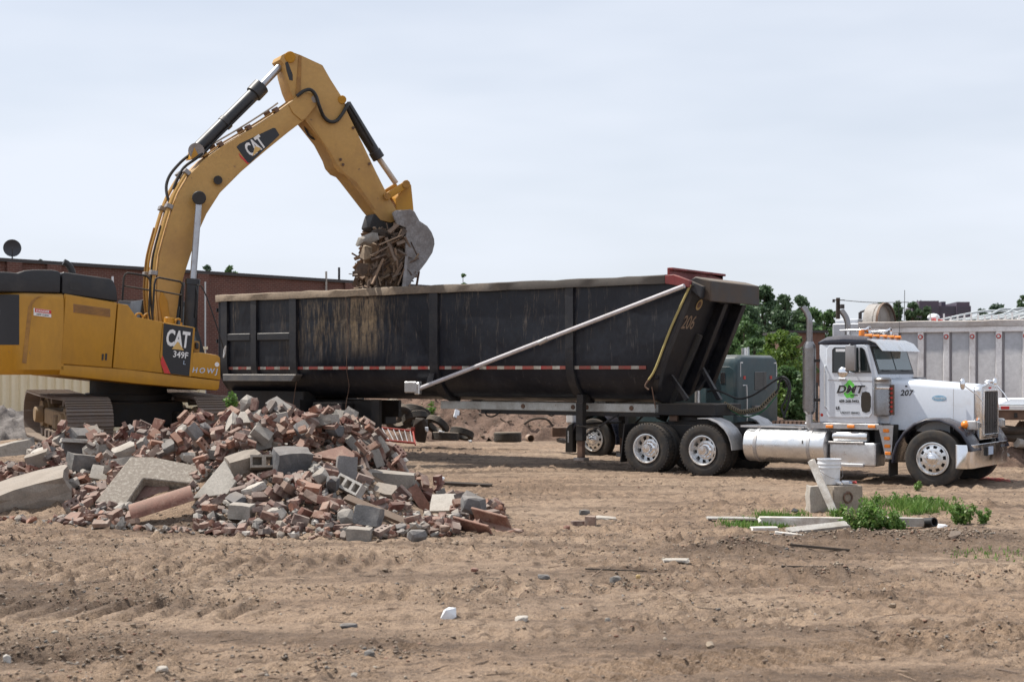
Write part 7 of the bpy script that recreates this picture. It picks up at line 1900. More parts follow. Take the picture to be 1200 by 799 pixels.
    def drop(me, half, n_try=9, pct=80, jit=.25):
        for _ in range(n_try):
            x, y, yt, yr = rand_xy()
            w = win(x, y, max(half[0], half[1]) * 1.1)
            if NOLAND[w].mean() > .22: continue
            sub = HM[w]
            if sub.size < 9: continue
            A = np.stack([GX[w].ravel() - x, GY[w].ravel() - y, np.ones(sub.size)], 1)
            c, *_ = np.linalg.lstsq(A, sub.ravel(), rcond=None)
            nrm = Vector((-c[0], -c[1], 1)).normalized()
            tilt = nrm.angle(Vector((0, 0, 1)))
            if tilt > R(42): nrm = Vector((0, 0, 1)).slerp(nrm, R(42) / tilt)
            r_ = g.random()
            up = 'flat' if r_ < .60 else ('edge' if r_ < .95 else 'end')
            base = {'flat': Matrix.Identity(3), 'edge': Matrix.Rotation(R(90), 3, 'X'), 'end': Matrix.Rotation(R(80), 3, 'Y')}[up]
            Q = Vector((0, 0, 1)).rotation_difference(nrm).to_matrix()
            Rm = Euler((g.gauss(0, jit), g.gauss(0, jit), 0)).to_matrix() @ Q @ Matrix.Rotation(g.uniform(0, 6.28), 3, 'Z') @ base
            s = settle(x, y, Rm, half, pct)
            if s is None: continue
            z, w, hi, ok = s
            if hides(x, y, z, 4) or z > float(mound(np.array([x]), np.array([y]), 0.0)[0]) + .10: continue
            stamp(w, z, hi, ok, .9)
            return x, y, z, Rm, up
        return None
    chunks = [(slab_mesh('concrete_chunk', (.29, .21, .15), CONC, 200 + i, .07), (.14, .10, .07), 'squarish grey chunk') for i in range(3)]
    chunks += [(rock_mesh('concrete_chunk', (.30, .24, .19), m_, 210 + i, .2), (.14, .10, .08), ['rough grey lump', 'rough dark lump', 'rough pale lump', 'rough dark lump'][i]) for i, m_ in enumerate((CONC, CONC_D, CONC_L, CONC_D))]
    chunks += [(slab_mesh('concrete_chunk', (.28, .22, .10), CONC_L, 220, .08), (.14, .11, .05), 'flat pale chunk'), (slab_mesh('concrete_chunk', (.42, .24, .15), CONC, 221, .08), (.2, .12, .07), 'long grey chunk'), (cmu_h, (.1, .095, .095), 'hollow cinder block half')]
    tiles = [(poly_mesh('clay_shard', [(-.13, -.09), (.12, -.10), (.15, .06), (-.02, .12)], .035, CLAY, .004), (.13, .1, .018)), (poly_mesh('clay_shard', [(-.2, -.05), (.18, -.06), (.2, .05), (-.17, .06)], .04, CLAY, .004), (.19, .06, .02))]
    nb, nc, nt = 1350, 105, 70
    order = ['b'] * nb + ['c'] * nc + ['t'] * nt
    g.shuffle(order)
    for k in order:
        src = g.choice(kinds) if k == 'b' else ((g.choice(chunks[:-1]) if g.random() < .95 else chunks[-2]) if k == 'c' else g.choice(tiles))
        d = drop(src[0], src[1])
        if d: placed.append((k, src, d))
    for i in range(1000):
        x, y, yt, yr = rand_xy()
        k = g.randrange(5); s = g.choice([.025, .03, .04, .05, .07])
        Rm = Euler((g.uniform(-.6, .6), g.uniform(-.6, .6), g.uniform(0, 6.28))).to_matrix()
        st = settle(x, y, Rm, (s * .42, s * .32, s * .25), 60)
        if st is None or hides(x, y, st[0], 0): continue
        add_acc('b' if g.random() < .5 else ('c' if g.random() < .6 else 'l'), (fv[k] * s) @ np.array(Rm).T + np.array((x, y, st[0])), fp[k])
    allb = sorted([p for p in placed if p[0] == 'b'], key=lambda p: p[2][1] - 2.0 * p[2][2])
    own = set(id(p) for p in allb[:285])
    for p in placed:
        k, src, (x, y, z, Rm, up) = p
        if k == 'b' and id(p) not in own:
            V = np.array([v.co for v in src[0].vertices]) @ np.array(Rm).T + np.array((x, y, z))
            add_acc('b', V, [tuple(q.vertices) for q in src[0].polygons]); continue
        o = put(src[0].name.split('.')[0], src[0], None)
        o.matrix_world = Matrix.Translation((x, y, z)) @ Rm.to_4x4()
        yt, yr = float(np.interp(x, _MX, _MT)), float(np.interp(x, _MX, _MR)); t_ = (y - yt) / (yr - yt)
        row = 'foot' if t_ < .3 else ('slope' if t_ < .68 else 'crest')
        side = 'below the near track' if x < -6 else ('left of middle' if x < -4 else ('right of middle' if x < -2.2 else 'at right'))
        pose = {'flat': 'lying flat', 'edge': 'on its edge', 'end': 'standing on end'}[up]
        where = ' %s on the heap %s, %s' % (pose, row, side)
        if k == 'b': tag(o, src[2] + where, 'brick', src[3])
        elif k == 'c': tag(o, src[2] + where, 'concrete chunk', 'concrete chunks in the rubble heap')
        else: tag(o, 'thin clay shard' + where, 'clay shard', 'clay shards in the rubble heap')
    for key, mat, nm in (('b', BRICK, 'brick_rubble'), ('c', CONC, 'concrete_rubble'), ('l', CONC_L, 'pale_rubble')):
        a, b, n = acc[key]
        me = bpy.data.meshes.new(nm); me.from_pydata(np.concatenate(a).tolist(), [], b); me.materials.append(mat); me.update()
        o = put(nm, me)
        tag(o, {'b': 'red brick bits and fragments filling the rubble heap', 'c': 'grey concrete bits filling the rubble heap', 'l': 'pale stone bits filling the rubble heap'}[key], 'rubble', kind='stuff')
    for m_ in frag: bpy.data.meshes.remove(m_)
build_rubble()

# ------------------------------------------------------------------ tyres, ladder and scrap by the dirt bank
def gz(x, y): return float(ground_z(np.array([x]), np.array([y]))[0])
def tyre_at(px, py, Y, r, w, rot, label, mat=RUB_OLD, z=None):
    me = tyre_mesh(r, w, r * .58, 'old_tyre', mat, 3, 32)
    x = (px - 600) / F_PX * Y
    zz = CAM_H + (Y_HOR - py) * Y / F_PX if z is None else z
    o = put('old_tyre', me, None, loc=(x, Y, zz), rot=[R(a) for a in rot])
    return tag(o, label, 'tyre', 'old tyres dumped by the dirt bank')
tyre_at(467, 489, 39.2, .40, .24, (28, 0, 24), 'dusty old tyre facing out at the front of the tyre pile')
tyre_at(461, 484, 40.1, .42, .24, (14, 0, -40), 'dark old tyre leaning at the back left of the tyre pile')
tyre_at(488, 484, 40.0, .40, .24, (70, 20, 10), 'old tyre lying nearly flat on top at the right of the tyre pile')
tyre_at(487, 491, 39.4, .38, .22, (64, -10, 5), 'old tyre under the flat one in the tyre pile')
tyre_at(512, 498.5, 39.2, .36, .20, (48, 16, -25), 'black tyre tipped up right of the tyre pile')
tyre_at(522, 511, 38.6, .38, .22, (86, 2, 0), 'half buried grey tyre lying flat at the front of the dirt bank')
tyre_at(541, 508, 38.9, .34, .20, (72, 14, 0), 'half buried tyre at the right end of the scrap')
tyre_at(595, 512, 38.4, .38, .28, (88, 0, 0), 'lone dusty tyre lying flat on the open dirt')
def ladder():
    Y = 37.2; k = F_PX / Y
    pt = lambda px, py, dy=0: Vector(((px - 600) / F_PX * (Y + dy), Y + dy, CAM_H + (Y_HOR - py) * (Y + dy) / F_PX))
    root = thing('ladder', 'red framed ladder with pale rungs lying behind the rubble heap', 'ladder', tuple(pt(455, 515, .3)))
    T0 = root.location
    redm = flat('red_ladder_paint', (.34, .06, .045), .6)
    a0, a1 = pt(418, 498.5, 1.2), pt(484, 505, 1.2); b0, b1 = pt(432, 514, 0), pt(486, 519, 0)
    MB().cyl(a0 - T0, a1 - T0, .032, n=8).build('side_rail', redm, root)
    MB().cyl(b0 - T0, b1 - T0, .032, n=8).build('side_rail', redm, root)
    for i in range(10):
        t = (i + .5) / 10
        MB().cyl(a0.lerp(a1, t) - T0, b0.lerp(b1, t) - T0, .013, n=6).build('rung', ALU_D, root)
    MB().box(-.05, .05, -.05, .05, -.10, .10, Matrix.Translation(a1 - T0)).build('end_cap', redm, root)
    MB().cyl(a1 - T0, b1 - T0 + Vector((.02, -.05, -.05)), .022, n=6).build('end_strut', redm, root)
ladder()
def on_bank(px, py):
    for Y in np.arange(38, 50, .05):
        x = (px - 600) / F_PX * Y; z = CAM_H + (Y_HOR - py) * Y / F_PX
        if z < max(berm_z(x, Y), gz(x, Y)) + .05: return float(Y)
    return 42.0
def loose(name, label, cat, me, px, py, Y, rot, dz=0.0, group=None):
    x = (px - 600) / F_PX * Y
    z = CAM_H + (Y_HOR - py) * Y / F_PX + dz
    o = put(name, me, None, loc=(x, Y, z), rot=[R(a) for a in rot])
    return tag(o, label, cat, group)
def on_ground(name, label, cat, me, px, py, rot, lift=0.0, group=None):
    x, y = spot(px, py); z = gz(x, y)
    x, y = spot(px, py, z); z = gz(x, y)
    o = put(name, me, None, loc=(x, y, z + lift), rot=[R(a) for a in rot])
    return tag(o, label, cat, group)
loose('tree_stump', 'dark charred stump standing between the tyres and the ladder', 'stump', rock_mesh('tree_stump', (.45, .4, .75), WOOD_D, 70, .25, 30), 492, 504, 38.6, (0, 6, 0))
loose('scrap_sheet', 'crumpled white sheet of scrap on the dirt bank', 'scrap', slab_mesh('scrap_sheet', (.16, .05, .30), PVC, 71, .1), 535, 485, on_bank(535, 485) - .1, (-30, 24, 20))
loose('scrap_can', 'white plastic scrap in front of the black tipped tyre', 'scrap', slab_mesh('scrap_can', (.26, .1, .08), PVC, 72, .2), 519, 507, 38.3, (0, 20, 0))
loose('scrap_paper', 'white paper scrap beside the charred stump', 'scrap', rock_mesh('scrap_paper', (.10, .1, .16), PVC, 73), 500, 503, 38.4, (0, 0, 0))
loose('scrap_paper', 'white paper scrap at the right end of the scrap line', 'scrap', rock_mesh('scrap_paper', (.12, .1, .08), PVC, 74), 551, 517, 38.0, (0, 0, 0))
can = MB().lathe([(.10, 0), (.10, .34), (.085, .34), (.085, .02), (.001, .02)], (0, 0, 0), 'y', 20).mesh('clay_drain', worn('pale_clay_drain', (.40, .29, .22), scale=5))
loose('clay_drain', 'short clay drain pipe showing its dark open end on the dirt', 'pipe', can, 619.5, 513, 38.0, (0, 0, 190))
loose('timber_block', 'rusty brown timber block by the teal truck wheel', 'timber', slab_mesh('timber_block', (.42, .3, .24), RUST, 75, .06), 655, 506, 36.5, (0, 0, 10))
loose('dark_block', 'dark stone under the rusty timber block', 'stone', rock_mesh('dark_block', (.34, .3, .16), CONC_D, 76), 659, 516, 36.4, (0, 0, 0))
def roots():
    for i, pts in enumerate([[(614, 497), (622, 492), (632, 490), (642, 492), (648, 500)], [(640, 483), (646, 487), (651, 484)], [(586, 490), (592, 494), (600, 493)]]):
        Y = on_bank(*pts[1]) - .25
        P = [((a - 600) / F_PX * Y, Y, CAM_H + (Y_HOR - b) * Y / F_PX) for a, b in pts]
        o = MB().tube(P, .034 - .007 * i, 7).build('tree_root', WOOD_D, None)
        tag(o, ['thick arched root sticking out of the dirt bank', 'short dark root under the trailer rail', 'thin root left of the arched root'][i], 'root')
roots()
# logs on the right heap
for i, (px, py, L, rz) in enumerate([(1193, 505, .9, 8), (1190, 513, .8, -6), (1186, 536, .5, 4), (1204, 520, .6, 20)]):
    m = MB().cyl((-L / 2, 0, 0), (L / 2, 0, 0), .11, .09, 10).mesh('log', WOOD_D if i < 2 else WOOD_G)
    loose('log', ['upper dark log lying on the dirt heap at the right edge', 'second dark log lying on the dirt heap at the right edge', 'pale split log at the foot of the right hand dirt heap', 'weathered log end at the very right edge'][i], 'log', m, px, py, 31.6, (0, 6, rz))

# ------------------------------------------------------------------ the weedy island with block, pail and boards
TANC = lump('tan_weathered_concrete', [(0.33, 0.28, 0.225)], scale=3, speck=(0.42, 0.37, 0.31))
def island():
    bx, by = spot(985, 601)
    z = gz(bx, by)
    rz = R(24)
    root = tag(put('anchor_block', slab_mesh('anchor_block', (.52, .44, .44), TANC, 80, .035), None, loc=(bx + .02, by + .15, z + .21), rot=(0, 0, rz)), 'square concrete block with an iron ring standing in the weeds', 'concrete block')
    MB().lathe([(.075 + .014 * math.cos(R(45 * k)), .014 * math.sin(R(45 * k))) for k in range(8)], (-.02, -.232, .05), 'y', 20, True).build('iron_ring', RUST, root)
    MB().box(-.04, .0, -.24, -.20, .10, .14).build('ring_staple', RUST, root)
    o = put('broken_block', slab_mesh('broken_block', (.30, .22, .46), CONC_L, 81, .12), None, loc=(bx - .34, by + .10, z + .2), rot=(0, 0, R(10)))
    tag(o, 'pale broken block standing left of the ringed block', 'concrete block')
    zt = z + .44
    px_, py_ = bx - .13, by + .18
    pail = thing('plastic_pail', 'white plastic pail standing on the concrete block', 'pail', (px_, py_, zt), .4)
    MB().lathe([(.001, 0), (.150, 0), (.155, .01), (.165, .24), (.176, .245), (.176, .262), (.166, .264), (.168, .295), (.178, .30), (.178, .315), (.170, .318), (.172, .365), (.182, .368), (.182, .38), (.165, .38), (.15, .02), (.001, .015)], n=40, axis='z').build('pail_body', PVC, pail)
    MB().tube([(-.178, 0, .30), (-.21, -.03, .22), (-.12, -.17, .12), (0, -.205, .09), (.12, -.17, .12), (.21, -.03, .22), (.178, 0, .30)], .004, 5).build('pail_handle', STEEL, pail)
    for i, (dx, dy, s, m_, lb) in enumerate([(.08, -.06, .07, PVC, 'crumpled white rag on the concrete block in front of the pail'), (.16, -.02, .05, BLUE_DEC, 'bluish plastic scrap beside the white rag on the block'), (.24, .02, .055, REDL, 'dull red scrap at the right end of the block top'), (.20, .08, .06, STEEL, 'grey metal scrap behind the red scrap on the block'), (-.02, -.10, .06, PVC, 'small white lump at the left front corner of the block top')]):
        o = put('scrap', rock_mesh('scrap', (s * 1.8, s * 1.3, s), m_, 90 + i, .3, 18), None, loc=(bx + dx, by + .12 + dy, zt + s * .45)); tag(o, lb, 'scrap')
    def board(name, label, a, b, w, th, mat, ya, yb, seed=1, roll=0):
        A = Vector(((a[0] - 600) / F_PX * ya, ya, CAM_H + (Y_HOR - a[1]) * ya / F_PX)); Bv = Vector(((b[0] - 600) / F_PX * yb, yb, CAM_H + (Y_HOR - b[1]) * yb / F_PX))
        d = Bv - A
        me = slab_mesh(name, (d.length, w, th), mat, seed, .07)
        o = put(name, me)
        o.matrix_world = Matrix.Translation((A + Bv) / 2) @ d.to_track_quat('X', 'Z').to_matrix().to_4x4() @ Matrix.Rotation(R(roll), 4, 'X')
        return tag(o, label, 'board')
    board('white_board', 'white painted board leaning against the pail and block', (950, 538), (979, 604), .115, .035, WOOD_W, by - .02, by - .33, 2, 62)
    board('weathered_beam', 'long weathered grey beam lying left of the weeds', (888, 609.5), (992, 611), .16, .11, WOOD_W, spot(0, 617)[1], spot(0, 619)[1], 3)
    board('weathered_beam', 'grey beam continuing right of the weeds', (1030, 611), (1082, 611.5), .16, .12, WOOD_G, spot(0, 619)[1], spot(0, 619)[1], 4)
    board('thin_board', 'thin pale board lying flat in the dirt at the left of the island', (828, 606.5), (886, 607.5), .22, .03, WOOD_G, spot(0, 612)[1], spot(0, 612)[1], 5)
    board('splintered_board', 'splintered tan board lying in front of the grey beam', (922, 622), (994, 614), .14, .04, WOOD_G, spot(0, 628)[1], spot(0, 624)[1], 6, 20)
    board('splintered_board', 'pale splintered board end left of the tan one', (880, 619), (912, 619), .18, .04, WOOD_W, spot(0, 625)[1], spot(0, 625)[1], 7)
    board('splintered_board', 'narrow white splinter in front of the grey beam', (908, 624), (942, 628), .10, .04, WOOD_W, spot(0, 632)[1], spot(0, 633)[1], 8)
    board('dark_stick', 'long dark stick lying below the splintered boards', (925, 638), (1000, 645), .035, .03, WOOD_D, spot(0, 642)[1], spot(0, 647)[1], 9)
    board('dark_stick', 'dark curved stick in the dirt further toward the viewer', (915, 664), (995, 665), .035, .03, WOOD_D, spot(0, 668)[1], spot(0, 668)[1], 10)
    o = on_ground('black_pipe', 'black plastic pipe end lying at the right end of the grey beam', 'pipe', MB().lathe([(.062, -.16), (.066, .14), (.05, .14), (.05, -.14), (.062, -.16)], (0, 0, 0), 'x', 20).mesh('black_pipe', HOSE), 1086, 618, (0, -8, -60), .07)
    for i, (px, py, s, m_, lb) in enumerate([(1107, 621, .13, PVC, 'crumpled white plastic sheet right of the black pipe'), (1119, 626, .14, WOOD, 'tan board scrap right of the crumpled plastic'), (975, 628, .10, HOSE, 'black plastic scrap under the splintered boards'), (995, 628, .07, WOOD, 'small tan block in front of the weeds'), (1008, 629, .05, PVC, 'white pebble sized scrap in front of the weeds'), (1016, 600, .05, PVC, 'white scrap in the weeds'), (932, 604, .10, HOSE, 'short dark block behind the grey beam')]):
        on_ground('scrap', lb, 'scrap', rock_mesh('scrap', (s * 1.6, s, s * .8), m_, 120 + i, .3, 16), px, py, (0, 0, 20 * i), s * .25)
island()
def weed_plant(px, py, h, w, n, leaf, mat, label, seed, name='weed', cat='weed', group=None, blobs=14):
    x, y = spot(px, py); z = gz(x, y); g = random.Random(seed)
    root = thing(name, label, cat, (x, y, z), 0, group)
    bl = []; st = MB()
    for i in range(blobs):
        a = g.random() * 6.28; q = w * .5 * g.random() ** .6; hh = h * g.uniform(.3, 1.0) * (1 - .45 * q / (w * .5))
        bl.append((q * math.cos(a), q * math.sin(a) * .7, hh, w * .11 + .02))
        st.cyl((q * .35 * math.cos(a), q * .3 * math.sin(a), -.03), (q * math.cos(a), q * .7 * math.sin(a), hh), .007, .003, 5)
        for t in (.35, .65): bl.append((q * (.35 + .65 * t) * math.cos(a), q * (.3 + .4 * t) * math.sin(a), hh * t, w * .08 + .02))
    V, Fq = leaf_cloud(bl, n, leaf, seed, 1.0)
    put('foliage', np_mesh('foliage', V, Fq, mat), root)
    st.build('stem', mat, root, smooth=False)
    return root
weed_plant(1013, 622, .46, .58, 3200, .026, WEED, 'big leafy green weed in front of the concrete block', 1, blobs=22)
weed_plant(1034, 620, .36, .42, 1700, .024, WEED, 'smaller leafy weed just right of the big one', 2)
weed_plant(1026, 611, .46, .25, 700, .024, WEED, 'tall thin weed behind the big leafy one', 9)
weed_plant(1060, 590, .26, .5, 900, .024, WEED, 'leafy weed patch behind the right beam among grass', 11, blobs=14)
weed_plant(1090, 592, .22, .4, 600, .024, WEED, 'low leafy weed at the right side of the grass', 12, blobs=10)
weed_plant(1075, 577, .22, .14, 220, .022, WEED, 'tall thin sprig above the grass in front of the truck wheel', 3, blobs=6)
weed_plant(1124, 614, .40, .44, 1100, .024, WEED, 'ragged weed at the right end of the beam', 4)
weed_plant(1152, 614, .26, .20, 420, .022, WEED, 'small separate weed at the far right of the island', 5, blobs=8)
weed_plant(987, 606, .22, .22, 320, .022, WEED, 'low weed at the foot of the concrete block', 6, blobs=8)
weed_plant(1050, 621, .14, .30, 420, .022, WEED, 'low weed spreading in front of the right beam', 7, blobs=8)
weed_plant(502, 484, .55, .7, 350, .06, GRASS, 'yellow green tuft growing on the dirt bank above the tyres', 8, blobs=8).location = ((502 - 600) / F_PX * on_bank(502, 490), on_bank(502, 490), CAM_H + (Y_HOR - 490) * on_bank(502, 490) / F_PX)
weed_plant(272, 478, .30, .35, 200, .04, WEED, 'small green tuft on the heap crest beside the tracks', 10, blobs=6).location = ((272 - 600) / F_PX * 26.5, 26.5, CAM_H + (Y_HOR - 478) * 26.5 / F_PX)
def grass():
    g = np.random.default_rng(5)
    V = []; 
    for (px, py, rx, ry, n, h) in [(1060, 596, .78, .95, 2200, .13), (1095, 600, .5, .6, 800, .12), (1000, 605, .35, .3, 600, .10), (916, 607, .34, .28, 800, .09), (885, 618, .5, .18, 700, .07), (905, 612, .4, .2, 600, .07), (1165, 650, .5, .5, 150, .05)]:
        cx, cy = spot(px, py)
        a = g.random(n) * 6.283; q = np.sqrt(g.random(n))
        x = cx + rx * q * np.cos(a) + g.normal(0, .05, n); y = cy + ry * q * np.sin(a) + g.normal(0, .05, n)
        keep = vnoise(x * 4, y * 4) > .42; x, y = x[keep], y[keep]; m = len(x)
        z = ground_z(x, y)
        hh = h * (.4 + g.random(m)) ; yaw = g.random(m) * 6.283; w = .005 + .004 * g.random(m)
        lx, ly = g.normal(0, .4, m) * hh, g.normal(0, .4, m) * hh
        b = np.stack([x, y, z - .01], 1); t = np.stack([x + lx, y + ly, z + hh], 1)
        u = np.stack([np.cos(yaw) * w, np.sin(yaw) * w, 0 * w], 1)
        mid = (b + t) / 2 + np.array([0, 0, 1]) * (hh * .12)[:, None]
        V.append(np.stack([b - u, b + u, mid + u * .7, t, mid - u * .7], 1))
    V = np.concatenate(V); n = len(V)
    o = put('grass', np_mesh('grass', V.reshape(-1, 3), np.arange(n * 5).reshape(n, 5), GRASS))
    tag(o, 'short green grass growing round the concrete block', 'grass', kind='stuff')
grass()

# ------------------------------------------------------------------ litter and clods on the open dirt
def litter():
    g = np.random.default_rng(21); rg = random.Random(3)
    protos = []
    for i in range(6):
        mb = MB(); rock(mb, (1, .8, .6), 300 + i, .25, 10)
        bm = bmesh.new(); vs = [bm.verts.new(v) for v in mb.v]
        for f in mb.f: bm.faces.new([vs[k] for k in f])
        bmesh.ops.triangulate(bm, faces=bm.faces[:]); bm.verts.index_update()
        protos.append((np.array([v.co for v in bm.verts]), np.array([[v.index for v in f.verts] for f in bm.faces]))); bm.free()
    Vs, Fs, n0 = [], [], 0
    N = 18000
    py = Y_HOR + 95 + 275 * g.random(N * 2) ** 1.0
    Yd = CAM_H * F_PX / (py - Y_HOR); xx = (g.random(N * 2) * 1240 - 20 - 600) / F_PX * Yd
    dens = fbm(xx * .55 + 3, Yd * .8 + 1, 3)
    keep = g.random(N * 2) < np.clip(.35 + 3.0 * dens, .08, 1); xx, Yd = xx[keep][:N], Yd[keep][:N]
    zz = ground_z(xx, Yd)
    s = .009 + .042 * g.random(len(xx)) ** 3.0 + .004 * Yd / 10
    s = np.where(g.random(len(xx)) < .006, s * 2.0, s)
    for i in range(len(xx)):
        P, Fq = protos[i % 6]
        a = rg.random() * 6.28; c_, q = math.cos(a), math.sin(a)
        Rz = np.array([[c_, -q, 0], [q, c_, 0], [0, 0, 1]])
        Vs.append((P * s[i]) @ Rz.T + np.array((xx[i], Yd[i], zz[i] + s[i] * .12))); Fs.append(Fq + n0); n0 += len(P)
    for (px, py_, rx, ry, n_, smax) in ((1010, 634, 1.7, .45, 900, .05), (1105, 632, 1.0, .4, 500, .05), (872, 647, .6, .3, 320, .05), (975, 671, .6, .25, 260, .045), (60, 765, .8, .35, 420, .04), (160, 700, 1.4, .5, 500, .04), (880, 556, 1.9, .5, 420, .05), (1165, 672, .8, .3, 220, .04), (420, 765, 1.0, .2, 260, .035), (730, 684, .6, .2, 160, .04), (300, 618, 3.6, .35, 420, .05)):
        cx, cy = spot(px, py_)
        for i in range(n_):
            x, y = cx + rx * rg.gauss(0, .5), cy + ry * rg.gauss(0, .5); s_ = .012 + smax * rg.random() ** 2.5
            P, Fq = protos[i % 6]; a = rg.random() * 6.28; c_, q = math.cos(a), math.sin(a)
            Rz = np.array([[c_, -q, 0], [q, c_, 0], [0, 0, 1]])
            Vs.append((P * s_) @ Rz.T + np.array((x, y, gz(x, y) + s_ * .15))); Fs.append(Fq + n0); n0 += len(P)
    for i in range(4200):
        x, y = rg.uniform(-7.5, 5.5), rg.uniform(42.5, 47)
        if i % 6 == 0: x, y = rg.uniform(10.2, 14), rg.uniform(31, 34)
        z = heap_z(x, y) if i % 6 == 0 else berm_z(x, y)
        if z < -.1: continue
        s_ = .03 + .12 * rg.random() ** 3; P, Fq = protos[i % 6]; a = rg.random() * 6.28; c_, q = math.cos(a), math.sin(a)
        Rz = np.array([[c_, -q, 0], [q, c_, 0], [0, 0, 1]])
        Vs.append((P * s_) @ Rz.T + np.array((x, y, z + s_ * .1))); Fs.append(Fq + n0); n0 += len(P)
    o = put('soil_crumbs', np_mesh('soil_crumbs', np.concatenate(Vs), np.concatenate(Fs), BIT))
    tag(o, 'crumbs of soil, brick and stone scattered over the dirt', 'soil crumbs', kind='stuff')
    V, Fq, n0 = [], [], 0
    # twigs
    tw = MB()
    for i in range(260):
        py = Y_HOR + 110 + 250 * rg.random(); x, y = spot(rg.uniform(0, 1200), py); z = gz(x, y)
        a = rg.gauss(0, .7); L = rg.uniform(.04, .22); r_ = rg.uniform(.002, .006)
        tw.cyl((x, y, z + .004), (x + L * math.cos(a), y + L * math.sin(a), gz(x + L * math.cos(a), y + L * math.sin(a)) + .01), r_, r_ * .6, 5)
    o = tw.build('twigs', WOOD, None, smooth=False); tag(o, 'thin twigs and straw strewn over the dirt', 'twigs', kind='stuff')
litter()
RK = lambda nm, s, m_, sd: rock_mesh(nm, s, m_, sd, .28, 24)
on_ground('white_stone', 'bright white lump lying on the bare dirt in the foreground', 'stone', rock_mesh('white_stone', (.19, .13, .12), PVC, 431, .55, 15), 525, 724, (0, 0, 20), .03)
on_ground('white_stone', 'smaller off white lump right of the bright white one', 'stone', rock_mesh('white_stone', (.13, .10, .06), CONC_L, 402, .4, 60), 611, 727, (0, 0, -10), .015)
on_ground('grey_stone', 'small grey stone far right of the two white lumps', 'stone', RK('grey_stone', (.06, .05, .04), CONC, 403), 712, 727, (0, 0, 30), .01)
on_ground('black_scrap', 'black flat scrap strip on the dirt in mid foreground', 'scrap', slab_mesh('black_scrap', (.50, .05, .02), WOOD_D, 404, .2), 566, 674, (0, 0, -6), .01)
on_ground('brick_bit', 'orange brick bit lying on the black scrap strip', 'brick bit', RK('brick_bit', (.09, .07, .05), CLAY, 405), 556, 672, (0, 0, 0), .03)
on_ground('dark_stone', 'dark stone with sticks round it in the middle of the dirt', 'stone', RK('dark_stone', (.14, .12, .09), CONC_D, 406), 721, 684, (0, 0, 0), .02)
on_ground('dark_stone', 'small dark clod left of the dark stone', 'stone', RK('dark_stone', (.14, .10, .06), CONC_D, 407), 637, 682, (0, 0, 0), .01)
on_ground('stick', 'pale yellow stick left of the dark stone', 'stick', MB().cyl((-.13, 0, 0), (.13, 0, .01), .009, .006, 6).mesh('stick', WOOD), 699, 678, (0, -8, 60), .02)
on_ground('stick', 'long brown stick lying above the dark stone', 'stick', MB().cyl((-.33, 0, 0), (.33, 0, .0), .011, .007, 6).mesh('stick', WOOD_D), 722, 671, (0, 0, -14), .015)
on_ground('yellow_scrap', 'small yellowish chip right of the dark stone', 'scrap', RK('yellow_scrap', (.05, .04, .05), GOLD, 408), 748, 677, (0, 0, 0), .02)
on_ground('brick_bit', 'red brick bits left of the two dark bricks beyond the heap', 'brick bit', RK('brick_bit', (.10, .1, .08), BRICK, 409), 664, 617, (0, 0, 0), .02)
on_ground('brick', 'red brick lying apart from the heap on open dirt', 'brick', brick_solid(.2, .1, .08, 90), 678, 616, (0, 0, 10), .035)
on_ground('brick', 'dark brick standing on end right of the lone red brick', 'brick', brick_solid(.14, .12, .14, 91), 692, 614, (0, 0, -12), .06)
on_ground('dark_stone', 'dark stone behind the pale scraps beyond the lone bricks', 'stone', RK('dark_stone', (.18, .12, .09), CONC_D, 410), 685, 603, (0, 0, 0), .03)
on_ground('pale_scrap', 'flat pale scraps lying right of the lone bricks', 'scrap', slab_mesh('pale_scrap', (.34, .16, .04), CONC_L, 411, .25), 709, 608, (4, 3, -14), .02)
on_ground('pale_scrap', 'flat pale board bit in the dirt near the soil heap', 'scrap', slab_mesh('pale_scrap', (.30, .14, .03), CONC_L, 412, .2), 792, 662, (3, 0, 0), .01)
on_ground('white_bit', 'pale round stone in the lower left foreground', 'stone', RK('white_bit', (.09, .08, .05), CONC_L, 413), 190, 786, (0, 0, 0), .015)
on_ground('grey_stone', 'dark flat stone at the left foreground below the heap', 'stone', RK('grey_stone', (.16, .09, .05), CONC_D, 414), 408, 735, (0, 0, 5), .015)
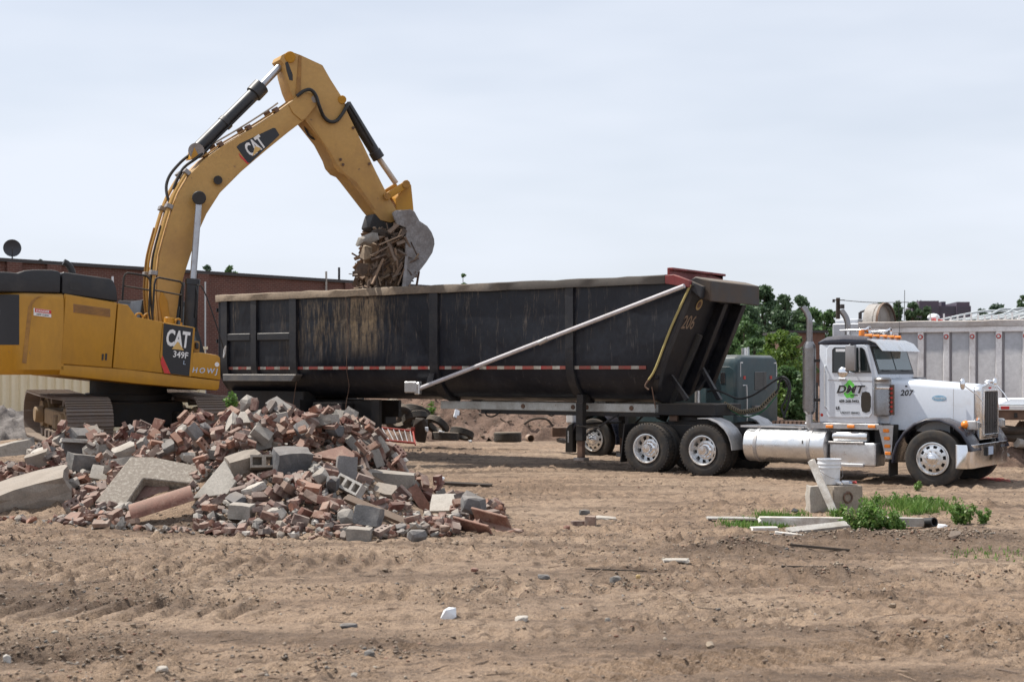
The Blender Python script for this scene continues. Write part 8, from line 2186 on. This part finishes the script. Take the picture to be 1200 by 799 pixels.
on_ground('grey_stone', 'grey stone at the lower middle of the frame', 'stone', RK('grey_stone', (.09, .07, .05), CONC_D, 415), 433, 772, (0, 0, 5), .015)
on_ground('white_bit', 'white chip at the lower left corner', 'stone', RK('white_bit', (.06, .05, .09), CONC_L, 416), 8, 775, (0, 0, 5), .02)
on_ground('white_bit', 'small pale stone at the bottom middle', 'stone', RK('white_bit', (.05, .04, .04), CONC_L, 417), 415, 790, (0, 0, 5), .015)
on_ground('yellow_stone', 'yellow brown stone in the right foreground track', 'stone', RK('yellow_stone', (.09, .06, .05), MORTAR, 418), 1046, 701, (0, 0, 5), .015)
on_ground('brown_stone', 'brown stone lying in the wheel rut in front', 'stone', RK('brown_stone', (.08, .07, .05), MORTAR, 419), 833, 759, (0, 0, 5), .015)
on_ground('dark_board', 'dark board lying flat on the dirt right of the heap', 'board', slab_mesh('dark_board', (.95, .20, .05), WOOD_D, 420, .05), 547, 571, (3, 2, -10), .05)
on_ground('white_scrap', 'white paper scrap beside the dark board', 'scrap', RK('white_scrap', (.16, .12, .12), PVC, 421), 517, 562, (0, 10, 0), .04)
on_ground('rubble_patch', 'small scatter of pink brick dust and stones right of the flue tile', 'rubble', RK('rubble_patch', (.26, .18, .07), BRICK, 422), 604, 622, (0, 0, 0), .01)
# red marking paint sprayed on the soil
def paint():
    cx, cy = spot(1166, 563); g = np.random.default_rng(2)
    V = []
    for i in range(420):
        x, y = cx + g.normal(0, .13), cy + g.normal(0, .22)
        z = gz(x, y) + .012; a = g.random() * 3; s = .012 + .02 * g.random()
        V.append([(x - s * math.cos(a), y - s * math.sin(a), z), (x + s * math.sin(a), y - s * math.cos(a), z + .004), (x + s * math.cos(a), y + s * math.sin(a), z), (x - s * math.sin(a), y + s * math.cos(a), z + .004)])
    V = np.array(V).reshape(-1, 3)
    o = put('marking_paint', np_mesh('marking_paint', V, np.arange(len(V)).reshape(-1, 4), flat('red_marking_paint', (.62, .10, .08), .8)))
    tag(o, 'patch of red marking paint sprayed on the dirt in front of the bumper', 'paint mark', kind='stuff')
paint()
